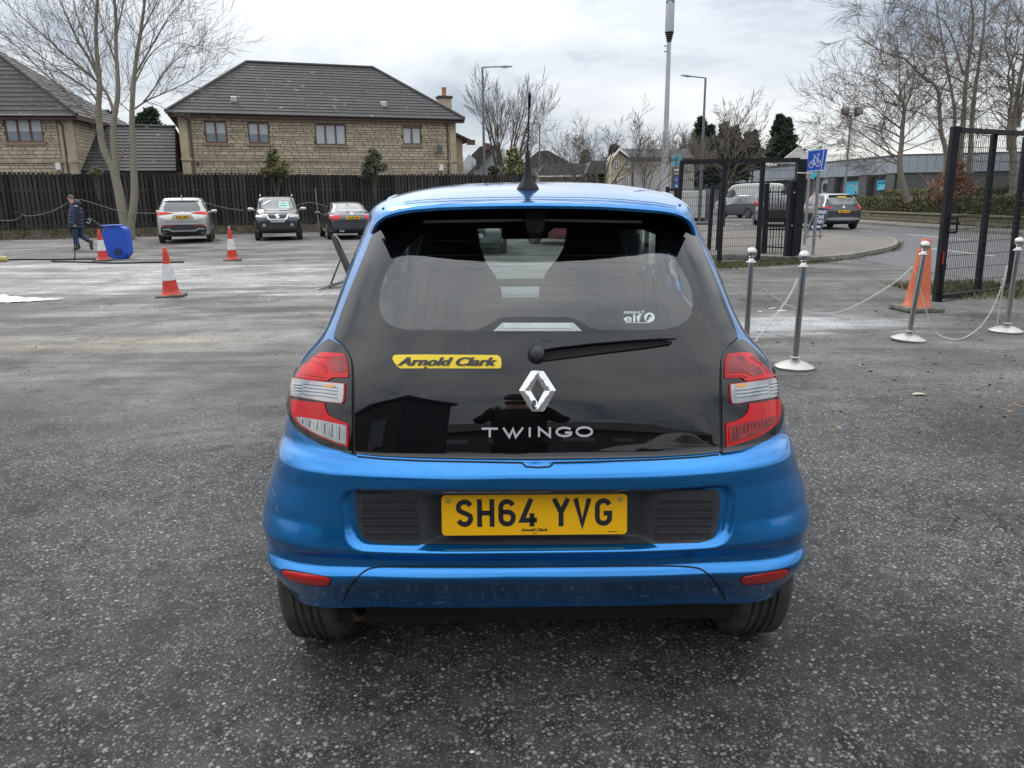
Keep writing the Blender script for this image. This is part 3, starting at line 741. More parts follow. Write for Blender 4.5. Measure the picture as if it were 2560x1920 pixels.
def lwindow(parent, u0, u1, z0, z1, cols, blind='half', seed=0):
    f = MB(); t = .065
    for a, b_, c, d in ((u0, u1, z1 - t, z1), (u0, u1, z0, z0 + t), (u0, u0 + t, z0 + t, z1 - t), (u1 - t, u1, z0 + t, z1 - t)): f.box(((a + b_) / 2, .03, (c + d) / 2), (b_ - a, .07, d - c))
    for k in range(1, cols): x = u0 + (u1 - u0) * k / cols; f.box((x, .03, (z0 + z1) / 2), (.085, .072, z1 - z0 - 2 * t))
    wv = f.build('window', M_WFRM, parent, world=False)
    for k in range(cols):
        a = u0 + t + (u1 - u0 - 2 * t) * k / cols; b_ = u0 + t + (u1 - u0 - 2 * t) * (k + 1) / cols; bz = .55 if blind == 'half' else (1.0 if blind == 'full' else 0)
        zs = z1 - t - (z1 - z0 - 2 * t) * bz
        if bz < 1: MB().box(((a + b_) / 2, .045, (z0 + t + zs) / 2), (b_ - a, .01, zs - z0 - t)).build('pane', M_PANE, wv, world=False)
        if bz > 0:
            MB().box(((a + b_) / 2, .046, (zs + z1 - t) / 2), (b_ - a, .01, z1 - t - zs)).build('blind', M_BLIND, wv, world=False)
            if blind == 'full':
                for j in range(9): pass
    MB().box(((u0 + u1) / 2, -.03, z0 - .07), (u1 - u0 + .16, .16, .13)).build('window_sill', M_WSILL, parent, world=False)
def tile_courses(parent, A, B, Cc, D, n, thick=.05, name='tile_course', mt=None):
    """A-B eaves left to right, D-C ridge left to right"""
    A, B, Cc, D = map(lambda p: np.array(p, float), (A, B, Cc, D)); nn = np.cross(B - A, D - A); nn /= np.linalg.norm(nn)
    if nn[2] < 0: nn = -nn
    for i in range(n):
        a, b_ = i / n, (i + 1) / n + .35 / n; b_ = min(b_, 1)
        p = [A + (D - A) * a, B + (Cc - B) * a, B + (Cc - B) * b_, A + (D - A) * b_]
        lo = [p[0], p[1], p[2], p[3]]; hi = [p[0] + nn * thick, p[1] + nn * thick, p[2] + nn * .012, p[3] + nn * .012]
        MB().hexa(lo, hi).build(name, mt or M_TILE, parent, world=False)
# main house
HL_, HR_ = P(445, 298, 40.5), P(1138, 312, 45.2); ze = (HL_[2] + HR_[2]) / 2
hd = (HR_ - HL_)[:2]; HLEN = float(np.linalg.norm(hd)); hang = math.atan2(hd[1], hd[0])
house = thing('stone_house', 'two-storey buff sandstone house with wide hipped grey tile roof', 'house', (HL_[0], HL_[1], 0), hang)
hn = np.array([math.sin(hang), -math.cos(hang), 0])
def hloc(px, py, v=0.0):
    q = on_plane(px, py, (HL_[0] - hn[0] * v, HL_[1] - hn[1] * v, 0), hn); q = ROOTM[house.name].inverted() @ Vector(q); return q
ZE = 5.95
k2h = lambda x, y: (400 + x * .36166, 120 + y * .36166)
ops = []
wins = [(302, 470, 505, 658, 2, 'half'), (602, 762, 514, 662, 2, 'half'), (1067, 1290, 524, 672, 3, 'full'), (1672, 1808, 546, 668, 2, 'full')]
for x0, x1, y0, y1, c_, bl_ in wins:
    a = hloc(*k2h(x0, y0)); b_ = hloc(*k2h(x1, y1)); z1 = min(a.z, ZE - .12); z0 = b_.z; ops.append((a.x, b_.x, z0, z1)); lwindow(house, a.x, b_.x, z0, z1, c_, bl_)
MB().box((HLEN / 2, .10 + 4.4, ZE / 2), (HLEN, 9.0 - .2, ZE)).build('wall', M_MORT, house, world=False)
zb = hloc(*k2h(1000, 775)).z
stone_wall(house, .42, HLEN - .1, zb + .08, ZE - .14, ops, 3, 300)
stone_wall(house, .42, HLEN - .1, 2.55, zb - .10, [], 5, 0)
MB().box((HLEN / 2, -.03, zb), (HLEN + .1, .14, .12)).build('string_course', M_DRESS, house, world=False)
MB().box((HLEN / 2, -.02, zb - .10), (HLEN + .04, .10, .07)).build('string_course', M_DRESS, house, world=False)
MB().box((.19, -.01, ZE / 2), (.42, .12, ZE - .1)).build('corner_pilaster', M_DRESS, house, world=False)
pc_ = hloc(*k2h(1985, 700)); MB().box((HLEN - .16, -.01, ZE / 2), (.34, .12, ZE - .1)).build('corner_pilaster', M_DRESS, house, world=False)
ov = .42; RZ = hloc(616, 157, 4.5).z; rl = hloc(616, 157, 4.5); rr_ = hloc(932, 174, 4.5)
A = (-ov - .1, -ov, ZE); B = (HLEN + ov, -ov, ZE); Cc = (rr_.x, 4.5, RZ); D = (rl.x, 4.5, RZ)
roof = MB(); roof.v = [A, B, Cc, D, (-ov - .1, 9 + ov, ZE), (HLEN + ov, 9 + ov, ZE)]; roof.f = [(0, 1, 2, 3), (4, 3, 2, 5), (0, 3, 4), (1, 5, 2), (0, 4, 5, 1)]; roof.m = [0] * 5
RF = roof.build('roof', M_TILE, house, world=False)
tile_courses(RF, A, B, Cc, D, 18); tile_courses(RF, (HLEN + ov, -ov, ZE), (HLEN + ov, 9 + ov, ZE), Cc, Cc, 18)
for a, b_ in ((A, D), (B, Cc), (D, Cc)):
    a, b_ = np.array(a) + (0, 0, .06), np.array(b_) + (0, 0, .06); MB().tube([a, b_], .085, 8).build('ridge_tiles', M_TILE, RF, world=False)
MB().box((HLEN / 2, -ov + .02, ZE - .08), (HLEN + 2 * ov, .05, .20)).build('fascia', M_FASC, house, world=False)
MB().box((HLEN / 2, -ov / 2, ZE - .16), (HLEN + 2 * ov, ov, .03)).build('soffit', M_FASC, house, world=False)
MB().tube([(-ov - .1, -ov - .06, ZE - .02), (HLEN + ov, -ov - .06, ZE - .02)], .06, 8).build('gutter', M_GUT, house, world=False)
for u in (.52, HLEN - .48): MB().tube([(u - .1, -ov, ZE - .1), (u, -.08, ZE - .4), (u, -.08, .5)], .04, 8).build('downpipe', M_GREYP, house, world=False)
for x, y in ((510, 358), (1546, 394)):
    px, py = k2h(x, y); c = np.cross(np.array(B) - A, np.array(D) - A); c /= np.linalg.norm(c); M_ = ROOTM[house.name]; c3 = (M_.to_3x3() @ Vector(c)); p0 = M_ @ Vector(A); q = M_.inverted() @ Vector(on_plane(px, py, p0, c3))
    MB().hexa([(q.x - .16, q.y - .2, q.z - .1), (q.x + .16, q.y - .2, q.z - .1), (q.x + .16, q.y + .15, q.z), (q.x - .16, q.y + .15, q.z)], [(q.x - .14, q.y - .22, q.z + .12), (q.x + .14, q.y - .22, q.z + .12), (q.x + .14, q.y + .2, q.z + .2), (q.x - .14, q.y + .2, q.z + .2)]).build('vent_cap', M_VENT, RF, world=False)
# chimney with its pot, small gabled return at the right end, dish, light box
ch = hloc(*k2h(1966, 400), 5.5); zt = hloc(*k2h(1966, 340), 5.5).z; MB().box((ch.x, 5.5, (5.2 + zt) / 2), (.78, .6, zt - 5.2)).build('chimney', M_DRESS, RF, world=False)
zt = hloc(*k2h(1966, 340), 5.5).z; MB().box((ch.x, 5.5, zt - .02), (.92, .74, .13)).build('chimney_cap', M_TILE, RF, world=False)
MB().lathe([(.17, 0), (.15, .1), (.14, .5), (.17, .56), (.12, .57)], 14, (ch.x, 5.5, zt)).build('chimney_pot', mat('terracotta_pot', (.42, .19, .10), rough=.8), RF, world=False, smooth=40)
MB().box((HLEN + .55, 4.6, 2.7), (1.1, 4.2, 5.1)).build('return_wall', M_DRESS, house, world=False)
MB().add([(HLEN, 2.1, 5.6), (HLEN + 1.55, 2.1, 4.95), (HLEN + 1.55, 7.2, 4.95), (HLEN, 7.2, 5.6), (HLEN, 2.1, 5.72), (HLEN + 1.55, 2.1, 5.07), (HLEN + 1.55, 7.2, 5.07), (HLEN, 7.2, 5.72)], [(0, 1, 2, 3), (4, 7, 6, 5), (0, 4, 5, 1), (1, 5, 6, 2)]).build('return_roof', M_TILE, house, world=False)
MB().box((HLEN + 1.5, 2.05, 4.92), (.5, .05, .3)).build('return_fascia', M_FASC, house, world=False)
dq = hloc(*k2h(1916, 705)); MB().lathe([(.0, 0), (.14, .01), (.27, .06), (.28, .065)], 20, (dq.x, -.35, dq.z), Matrix.Rotation(math.radians(75), 3, 'X') @ Matrix.Rotation(.7, 3, 'Y')).build('satellite_dish', M_METD, house, world=False)
MB().tube([(dq.x, -.33, dq.z), (dq.x - .05, -.02, dq.z - .15)], .02, 6).build('dish_arm', M_METD, house, world=False)
lq = hloc(*k2h(1940, 828)); MB().box((lq.x, -.1, lq.z), (.24, .16, .34)).build('alarm_box', M_WPL, house, world=False, bevel=.02)
aq = hloc(*k2h(262, 800)); MB().box((aq.x, -.06, aq.z), (.14, .06, .18)).build('air_brick', M_FASC, house, world=False)

# left house, cut by the picture's edge
LR_ = P(178, 284, 41.0); LA_ = P(-160, 283, 40.2)
ld = (LR_ - LA_)[:2]; LLEN = float(np.linalg.norm(ld)); lang = math.atan2(ld[1], ld[0])
lh = thing('stone_house', 'sandstone house at the left edge of the picture, behind the bare tree', 'house', (LA_[0], LA_[1], 0), lang)
ln_ = np.array([math.sin(lang), -math.cos(lang), 0])
def lloc(px, py, v=0.0): return ROOTM[lh.name].inverted() @ Vector(on_plane(px, py, (LA_[0] - ln_[0] * v, LA_[1] - ln_[1] * v, 0), ln_))
k1 = lambda x, y: (x * .28933, y * .28933)
a, b_ = lloc(*k1(28, 1022)), lloc(*k1(385, 1228)); lop = [(a.x, b_.x, b_.z, a.z)]; lwindow(lh, a.x, b_.x, b_.z, a.z, 3, 'half')
MB().box((LLEN / 2, 4.6, ZE / 2), (LLEN, 9, ZE)).build('wall', M_MORT, lh, world=False)
zb2 = lloc(*k1(250, 1385)).z
stone_wall(lh, LLEN - 4.6, LLEN - .75, zb2 + .08, ZE - .16, lop, 9, 170); stone_wall(lh, LLEN - 4.6, LLEN - .75, 2.5, zb2 - .1, [], 10, 0)
for z_, t_ in ((zb2, .12), (zb2 - .1, .07)): MB().box((LLEN / 2, -.03, z_), (LLEN + .1, .14, t_)).build('string_course', M_DRESS, lh, world=False)
MB().box((LLEN - .34, -.01, ZE / 2), (.72, .12, ZE - .1)).build('corner_pilaster', M_DRESS, lh, world=False)
stone_wall(lh, .1, 4.5, 2.6, ZE - .2, [], 31, 0, frame=Matrix.Translation((LLEN, 0, 0)) @ Matrix.Rotation(math.pi / 2, 4, 'Z'))
ap = lloc(-70, 95, 4.5); A = (-ov, -ov, ZE - .05); B = (LLEN + ov, -ov, ZE - .05); RZ2 = ap.z
Cc = (ap.x + .2, 4.5, RZ2); D = (0, 4.5, RZ2)
roof = MB(); roof.v = [A, B, Cc, D, (-ov, 9 + ov, ZE - .05), (LLEN + ov, 9 + ov, ZE - .05)]; roof.f = [(0, 1, 2, 3), (4, 3, 2, 5), (0, 3, 4), (1, 5, 2), (0, 4, 5, 1)]; roof.m = [0] * 5
RF = roof.build('roof', M_TILE, lh, world=False); tile_courses(RF, A, B, Cc, D, 18); tile_courses(RF, B, (LLEN + ov, 9 + ov, ZE - .05), Cc, Cc, 18)
MB().tube([np.array(B) + (0, 0, .06), np.array(Cc) + (0, 0, .06)], .085, 8).build('ridge_tiles', M_TILE, RF, world=False)
MB().box((LLEN / 2, -ov + .02, ZE - .13), (LLEN + 2 * ov, .05, .20)).build('fascia', M_FASC, lh, world=False)
MB().box((LLEN + ov - .02, 4.5, ZE - .13), (.05, 9 + 2 * ov, .20)).build('fascia', M_FASC, lh, world=False)
MB().tube([(-ov, -ov - .06, ZE - .07), (LLEN + ov, -ov - .06, ZE - .07)], .06, 8).build('gutter', M_GUT, lh, world=False)
u = lloc(*k1(545, 1100)).x; MB().tube([(u - .15, -ov, ZE - .15), (u, -.08, ZE - .5), (u, -.08, .5)], .045, 8).build('downpipe', M_GREYP, lh, world=False)
lq = lloc(*k1(512, 1440)); MB().box((lq.x, -.1, lq.z), (.24, .16, .34)).build('alarm_box', M_WPL, lh, world=False, bevel=.02)
# low linking building between the two
q0, q1 = P(186, 428, 41.2), P(440, 428, 41.0); t0, t1 = P(205, 315, 44.5), P(438, 319, 44.5)
lk = thing('garage_roof_building', 'low building with steep grey tiled roof between the two stone houses', 'building', ((q0[0] + q1[0]) / 2, 42.5, 0))
MB().box(((q0[0] + q1[0]) / 2, 43.9, 1.6), (q1[0] - q0[0] - .1, 5.0, 3.1)).build('wall', M_MORT, lk)
Mi = ROOTM[lk.name].inverted(); qa, qb, tb, ta = [Mi @ Vector(p) for p in (q0, q1, t1, t0)]
rf = MB(); rf.v = [tuple(qa), tuple(qb), tuple(tb), tuple(ta), (ta.x, ta.y + 3.4, qa.z), (tb.x, tb.y + 3.4, qa.z)]; rf.f = [(0, 1, 2, 3), (3, 2, 5, 4), (0, 3, 4), (1, 5, 2)]; rf.m = [0] * 4
RF = rf.build('roof', M_TILE, lk, world=False); tile_courses(RF, qa, qb, tb, ta, 14)
MB().tube([np.array(ta) + (0, 0, .05), np.array(tb) + (0, 0, .05)], .085, 8).build('ridge_tiles', M_TILE, RF, world=False)
MB().box(((q0[0] + q1[0]) / 2, q0[1] + .02, q0[2] - .1), (q1[0] - q0[0], .06, .16)).build('gutter', M_GUT, lk)

# ------------------------------------------------------------------ far houses in the middle
M_WHITE = mat('white_render', (0.52, 0.54, 0.55), rough=.8, var=(.6, .25))
M_CREAM = mat('cream_render', (0.50, 0.45, 0.32), rough=.85, var=(.5, .25))
M_GREYR = mat('grey_render', (0.36, 0.345, 0.325), rough=.85, var=(.5, .25))
M_SLATE = mat('slate_roof', (0.115, 0.115, 0.125), rough=.75, var=[(.8, .3), (9, .2)])
M_DARKR = mat('brown_roof', (0.07, 0.06, 0.055), rough=.8, var=(.8, .4))
M_BRICK = mat('red_brick', (0.16, 0.08, 0.055), rough=.9, var=(3, .4))
def poly_thick(name, mt, pts, th, parent, axis=(0, 1, 0)):
    a = np.array(axis); pts = [np.array(p) for p in pts]; n = len(pts); m = MB(); m.v = [tuple(p) for p in pts] + [tuple(p + a * th) for p in pts]
    m.f = [tuple(range(n)), tuple(range(2 * n - 1, n - 1, -1))] + [(i, (i + 1) % n, n + (i + 1) % n, n + i) for i in range(n)]; m.m = [0] * len(m.f); return m.build(name, mt, parent)
def win_at(parent, px0, py0, px1, py1, Y, cols=2, frame=M_WPL, pane=M_PANE):
    a, b_ = P(px0, py0, Y - .05), P(px1, py1, Y - .05); w_, h_ = b_[0] - a[0], a[2] - b_[2]; t = max(.05, w_ * .05)
    f = MB().box(((a[0] + b_[0]) / 2, Y - .02, (a[2] + b_[2]) / 2), (w_, .06, h_)).build('window', pane, parent)
    fr = MB()
    for x in [a[0] + w_ * k / cols for k in range(cols + 1)]: fr.box((x, Y - .07, (a[2] + b_[2]) / 2), (t, .06, h_))
    for z in (a[2], b_[2]): fr.box(((a[0] + b_[0]) / 2, Y - .07, z), (w_, .062, t))
    fr.build('frame', frame, f)
# white gabled house
Y1 = 84.0
wh = thing('white_gabled_house', 'white rendered house with steep dark roof behind the shrubs', 'house', (P(1200, 440, Y1)[0], Y1, 0))
w_pts = [(1178, 440), (1182, 415), (1238, 370), (1262, 372), (1262, 440)]
poly_thick('gable_wall', M_WHITE, [P(x, y + (30 if y == 440 else 0), Y1) for x, y in w_pts], 7, wh)
poly_thick('gable_wall', M_WHITE, [P(x, y, Y1 - 1.5) for x, y in [(1146, 465), (1148, 420), (1172, 385), (1190, 400), (1190, 465)]], 5, wh)
poly_thick('roof', M_DARKR, [P(x, y, Y1 - 2) for x, y in [(1166, 436), (1236, 366), (1238, 371), (1176, 440)]], 9, wh)
poly_thick('roof', M_DARKR, [P(x, y, Y1 - 1) for x, y in [(1178, 388), (1200, 366), (1236, 363), (1218, 387), (1184, 415)]], 6, wh)
poly_thick('chimney', M_BRICK, [P(x, y, Y1 - 1.2) for x, y in [(1212, 380), (1212, 357), (1225, 359), (1225, 372)]], 1.2, wh)
# small white bungalow and dark outbuilding right of the fence
Y2 = 74.0
bg_ = thing('bungalow', 'low pale bungalow with slate roof beyond the end of the fence', 'house', (P(1410, 470, Y2)[0], Y2, 0))
a, b_ = P(1347, 440, Y2), P(1467, 440, Y2); MB().box(((a[0] + b_[0]) / 2, Y2 + 3, a[2] / 2), (b_[0] - a[0], 6, a[2])).build('wall', M_GREYR, bg_)
poly_thick('roof', M_SLATE, [P(x, y, Y2 - .6) for x, y in [(1343, 437), (1360, 409), (1460, 408), (1472, 437)]], 7, bg_)
MB().box(((a[0] + b_[0]) / 2, Y2 - .7, a[2] - .05), (b_[0] - a[0] + .4, .12, .14)).build('gutter', M_WPL, bg_)
win_at(bg_, 1440, 455, 1465, 470, Y2, 1)
ob = thing('dark_outbuilding', 'low dark timber building with grey roof behind the bare trees', 'building', (P(1500, 470, 70)[0], 70, 0))
a, b_ = P(1468, 436, 70), P(1525, 436, 70); MB().box(((a[0] + b_[0]) / 2, 73, a[2] / 2), (b_[0] - a[0], 5, a[2])).build('wall', M_DARKR, ob)
poly_thick('roof', M_SLATE, [P(x, y, 69.6) for x, y in [(1466, 434), (1478, 402), (1530, 400), (1530, 434)]], 6, ob)
far_r = thing('brown_roofed_house', 'distant house showing only a broad brown roof between trees', 'house', (P(1370, 400, 105)[0], 105, 0))
poly_thick('roof', M_DARKR, [P(x, y, 105) for x, y in [(1300, 415), (1345, 378), (1370, 376), (1440, 415)]], 8, far_r); poly_thick('wall', M_GREYR, [P(x, y, 105.5) for x, y in [(1305, 450), (1305, 415), (1435, 415), (1435, 450)]], 7, far_r)
# cream two-storey house
Y3 = 66.0
ch_ = thing('cream_house', 'cream and grey rendered house with grey roof, left of the tall mast', 'house', (P(1560, 470, Y3)[0], Y3, 0))
poly_thick('gable_wall', M_CREAM, [P(x, y, Y3) for x, y in [(1528, 490), (1528, 404), (1549, 376), (1577, 396), (1577, 490)]], 6, ch_)
gw = [P(1577, 490, Y3), P(1577, 393, Y3), P(1735, 396, Y3 + 9), P(1735, 480, Y3 + 9)]; poly_thick('side_wall', M_GREYR, gw, 4, ch_)
poly_thick('roof', M_SLATE, [P(1549, 372, Y3 - .3), P(1718, 372, Y3 + 9), P(1735, 394, Y3 + 8.6), P(1580, 392, Y3 - .5)], 1.0, ch_, (0, .6, -.5))
poly_thick('verge_board', M_WPL, [P(x, y, Y3 - .4) for x, y in [(1521, 404), (1549, 370), (1578, 391), (1577, 397), (1549, 376), (1524, 407)]], .4, ch_)
for x0, y0, x1, y1, c_ in ((1536, 402, 1546, 418, 2), (1562, 400, 1573, 418, 2), (1554, 443, 1571, 465, 3), (1534, 447, 1543, 462, 1)): win_at(ch_, x0, y0, x1, y1, Y3, c_)
a = P(1583, 400, Y3 - .05); MB().tube([a, (a[0], a[1], 0)], .07, 8).build('downpipe', M_GREYP, ch_)
lw = thing('low_garden_wall', 'low pale garden wall in front of the cream house', 'wall', (P(1620, 480, 60)[0], 60, 0))
a, b_ = P(1480, 470, 60), P(1745, 470, 62); poly_thick('wall_face', M_GREYR, [(a[0], 60, 0), (a[0], 60, 2.0), (b_[0], 62, 2.2), (b_[0], 62, 0)], .3, lw)

# ------------------------------------------------------------------ retail building on the right
M_CLAD = mat('grey_blue_cladding', (0.31, 0.35, 0.40), rough=.5, var=(.25, .2))
M_WALLG = mat('dark_grey_wall', (0.095, 0.098, 0.10), rough=.8, var=(.4, .2))
M_WALLD = mat('charcoal_recess', (0.045, 0.048, 0.052), rough=.8)
M_ROOFW = mat('white_sheet_roof', (0.62, 0.61, 0.56), rough=.7, var=(.3, .25))
M_SKYB = mat('sky_blue_print', (0.06, 0.42, 0.62), rough=.6)
RC = P(2253, 389, 74.0); RA = P(1725, 440, 128.0); RE = P(2620, 389, 71.0)
shop = thing('retail_building', 'long grey retail building with pale blue fascia and white sheet roofs', 'building', (RC[0], RC[1], 0))
def strip_wall(name, mt, A, B, z0, z1, dp, parent, off=0):
    A = np.array(A[:2]); B = np.array(B[:2]); d = (B - A) / np.linalg.norm(B - A); n = np.array([d[1], -d[0]])
    if n @ (-A) < 0: n = -n
    A2, B2 = A + n * off, B + n * off; b4 = [(*A2, z0), (*B2, z0), (*(B2 - n * dp), z0), (*(A2 - n * dp), z0)]; return MB().hexa(b4, [(p[0], p[1], z1) for p in b4]).build(name, mt, parent)
zt_, zf = RC[2], P(2250, 432, 74)[2]
LB = RC[:2] - RA[:2]; LN = np.linalg.norm(LB); ldir = LB / LN; nrm = np.array([ldir[1], -ldir[0]]); nrm = nrm if nrm @ (-RA[:2]) > 0 else -nrm
strip_wall('wall', M_WALLG, RA, RC, 0, zf, 20, shop, -.6); strip_wall('wall', M_WALLG, RC, RE, 0, zf, 20, shop, -.2)
npan = 56
for i in range(npan):
    a = RA[:2] + ldir * LN * i / npan; b_ = RA[:2] + ldir * LN * (i + 1 - .03) / npan; strip_wall('cladding_panel', M_CLAD, a, b_, zf, zt_, .3, shop)
for i in range(16):
    d_ = (RE - RC)[:2]; a = RC[:2] + d_ * i / 16; b_ = RC[:2] + d_ * (i + .97) / 16; strip_wall('cladding_panel', M_CLAD, a, b_, zf, zt_, .3, shop)
strip_wall('parapet_trim', M_WALLG, RA, RC, zt_, zt_ + .12, .4, shop, .05); strip_wall('parapet_trim', M_WALLG, RC, RE, zt_, zt_ + .12, .4, shop, .05)
def on_shop(px, py, off=-.6):
    q = on_plane(px, py, (RA[0] + nrm[0] * off, RA[1] + nrm[1] * off, 0), (nrm[0], nrm[1], 0)); return q
for px in (1995, 2050, 2088, 2168, 2236, 1900, 1820):   # piers
    q = on_shop(px, 470)[:2] + nrm * .55; strip_wall('pier', M_WALLG, q - ldir * .7, q + ldir * .7, 0, zf, .6, shop)
for p0_, p1_ in ((2052, 2086), (2095, 2100), (2172, 2182), (2010, 2024)):
    q0, q1 = on_shop(p0_, 470, -.55)[:2], on_shop(p1_, 470, -.55)[:2]; strip_wall('recess', M_WALLD, q0, q1, 0, zf - .2, .1, shop, .06)
def banner(px0, py0, px1, py1, mt, name, label=None, sag=0):
    c4 = [on_shop(px0, py0, -.42), on_shop(px1, py0 - 2.5, -.42), on_shop(px1, py1 - 1.5, -.42), on_shop(px0, py1, -.42)]; m = MB(); n3 = np.array([nrm[0], nrm[1], 0]) * .06
    m.v = [tuple(p) for p in c4] + [tuple(p - n3) for p in c4]; m.f = [(0, 1, 2, 3), (7, 6, 5, 4), (0, 4, 5, 1), (1, 5, 6, 2), (2, 6, 7, 3), (3, 7, 4, 0)]; m.m = [0] * 6
    o = m.build(name, mt, shop, label=label)
    def fr(u, v, w_): # u,v in 0..1
        p = c4[3] * (1 - u) * (1 - v) + c4[2] * u * (1 - v) + c4[1] * u * v + c4[0] * (1 - u) * v; return p + n3 * (w_ * 10 + .2)
    return o, fr
def banner_text(bn, s, x0, x1, y0, h, mt):
    o, fr = bn; Vt, Ft, wt = text2d(s, .02); flat_lay([(x0 + x / wt * (x1 - x0), y0 + y * h) for x, y in Vt], Ft, fr, .05).build('lettering', mt, o)
b1 = banner(2115, 454, 2166, 487, M_SKYB, 'banner'); banner_text(b1, 'Supporting your local community', .06, .96, .66, .12, M_WHITE); flat_lay([(.38, .50), (.66, .50), (.66, .57), (.38, .57)], [(0, 1, 2, 3)], b1[1], .05).build('blurred_line', M_WHITE, b1[0])
o, fr = b1; flat_lay([(.45, .06), (.58, .06), (.58, .38), (.45, .34)], [(0, 1, 2, 3)], fr, .05).build('picture_patch', M_WHITE, o); flat_lay([(.47, .10), (.53, .10), (.53, .26), (.47, .26)], [(0, 1, 2, 3)], lambda u, v, w_: fr(u, v, w_ + .05), .04).build('picture_patch', M_BLK, o)
b2 = banner(2192, 451, 2244, 476, M_SKYB, 'banner'); banner_text(b2, 'Now recruiting drivers', .04, .82, .66, .16, M_BLK)
o, fr = b2
for k in range(5): flat_lay([(.08 + k * .17, .10), (.16 + k * .17, .10), (.26 + k * .15, .48), (.20 + k * .15, .5)], [(0, 1, 2, 3)], fr, .05).build('crease', mat('banner_crease', (.30, .60, .72), rough=.5) if k == 0 else bpy.data.materials['banner_crease'], o)
q = on_shop(2063, 469, -.40); MB().lathe([(0, 0), (.95, 0), (.95, .08), (0, .09)], 28, q, Vector((nrm[0], nrm[1], 0)).to_track_quat('Z', 'Y').to_matrix()).build('round_sign', M_WHITE, shop)
q = on_shop(2063, 469, -.29); MB().lathe([(.45, 0), (.50, 0), (.50, .03), (.45, .03), (.45, 0)], 28, q, Vector((nrm[0], nrm[1], 0)).to_track_quat('Z', 'Y').to_matrix()).build('round_sign_ring', M_WALLG, shop)
# flower-like blue logos on the fascia and totem: rings of petals
def petals(name, c, right, up, r, mt, parent, n=6, fwd=(0, -1, 0)):
    c, right, up, fwd = map(np.array, (c, right, up, fwd)); m = MB()
    for k in range(n):
        a = 2 * math.pi * k / n + .5; pc__ = (math.cos(a) * r * .62, math.sin(a) * r * .62); v2, t = tri2d(ellipse(*pc__, r * .36, r * .36, 14), [ellipse(*pc__, r * .13, r * .13, 8)], r * .3)
        flat_lay(v2, t, lambda u, v, w_: c + right * u + up * v + fwd * w_, .05, m)
    return m.build(name, mt, parent)
r3 = np.array([ldir[0], ldir[1], 0]); n3 = np.array([nrm[0], nrm[1], 0])
for px, py, r in ((2034, 431, .75), (1773, 450, 1.15)):
    q = on_plane(px, py, (RA[0] + nrm[0] * .15, RA[1] + nrm[1] * .15, 0), (nrm[0], nrm[1], 0)); petals('logo_sign', q, r3, (0, 0, 1.0), r, mat('logo_cyan', (.04, .50, .66), rough=.5) if px == 2034 else bpy.data.materials['logo_cyan'], shop, fwd=n3)
# sheet roofs behind the fascia: two gabled sheds, with standing ribs
def shed(label_, pts_front, Yf, dp, n_rib, top=True):
    F_ = [P(x, y, Yf) for x, y in pts_front]; poly_thick('shed_gable', M_ROOFW, F_, .3, shop)
def sheet_roof(A, B, Cc, D, n):
    A, B, Cc, D = map(np.array, (A, B, Cc, D)); nn = np.cross(B - A, D - A); nn /= np.linalg.norm(nn); nn = nn if nn[2] > 0 else -nn
    m = MB(); m.hexa([A, B, Cc, D], [A + nn * .1, B + nn * .1, Cc + nn * .1, D + nn * .1]); o = m.build('sheet_roof', M_ROOFW, shop); r_ = MB()
    for i in range(n + 1):
        a = A + (B - A) * i / n; b_ = D + (Cc - D) * i / n; e_ = (B - A) / np.linalg.norm(B - A) * .06; r_.hexa([a - e_, a + e_, b_ + e_, b_ - e_], [p + nn * .22 for p in (a - e_, a + e_, b_ + e_, b_ - e_)])
    r_.build('roof_ribs', M_ROOFW, o, kind='stuff')
sheet_roof(P(2003, 412, 96), P(2480, 386, 78), P(2480, 352, 98), P(2004, 368, 112), 90)
poly_thick('shed_gable', M_ROOFW, [P(x, y, 96.5) for x, y in [(1945, 408), (1997, 367), (2030, 392), (2040, 412)]], .3, shop)
sheet_roof(P(1800, 428, 112), P(1998, 412, 97), P(1962, 388, 116), P(1836, 386, 126), 44)
poly_thick('shed_gable', M_ROOFW, [P(x, y, 118) for x, y in [(1752, 446), (1838, 386), (1845, 440)]], .3, shop)

# ------------------------------------------------------------------ what stands behind the camera (seen only in reflections)
cab = thing('site_cabin', 'dark flat-roofed site cabin standing behind the photographer', 'cabin', (-4.2, -4.6, 0), .35)
MB().box((0, 0, 1.35), (4.6, 2.6, 2.7)).build('wall', mat('cabin_panel', (.035, .038, .042), rough=.5), cab, world=False, bevel=.02)
MB().box((0, 0, 2.78), (4.9, 2.9, .14)).build('roof', M_GUT, cab, world=False, bevel=.01)
MB().box((1.0, 1.31, 1.5), (1.1, .04, .9)).build('window', M_PANE, cab, world=False)
ws = thing('rear_workshop', 'long low workshop with shallow roof far behind the photographer', 'building', (8, -34, 0)); MB().box((8, -34, 2.1), (44, 8, 4.2)).build('wall', M_WALLG, ws)
for k in range(9): MB().box((-10 + k * 4.6, -29.97, 1.6), (2.6, .05, 2.6)).build('roller_door', M_CLAD, ws)
MB().hexa([(-15, -38.5, 4.2), (31, -38.5, 4.2), (31, -29.5, 4.2), (-15, -29.5, 4.2)], [(-13, -36, 5.6), (29, -36, 5.6), (29, -33, 5.6), (-13, -33, 5.6)]).build('roof', M_SLATE, ws)
bw = thing('rear_boundary_wall', 'low dark boundary wall far behind the photographer', 'wall', (0, -22, 0)); MB().box((0, -22, .9), (90, .4, 1.8)).build('wall_face', M_WALLG, bw)
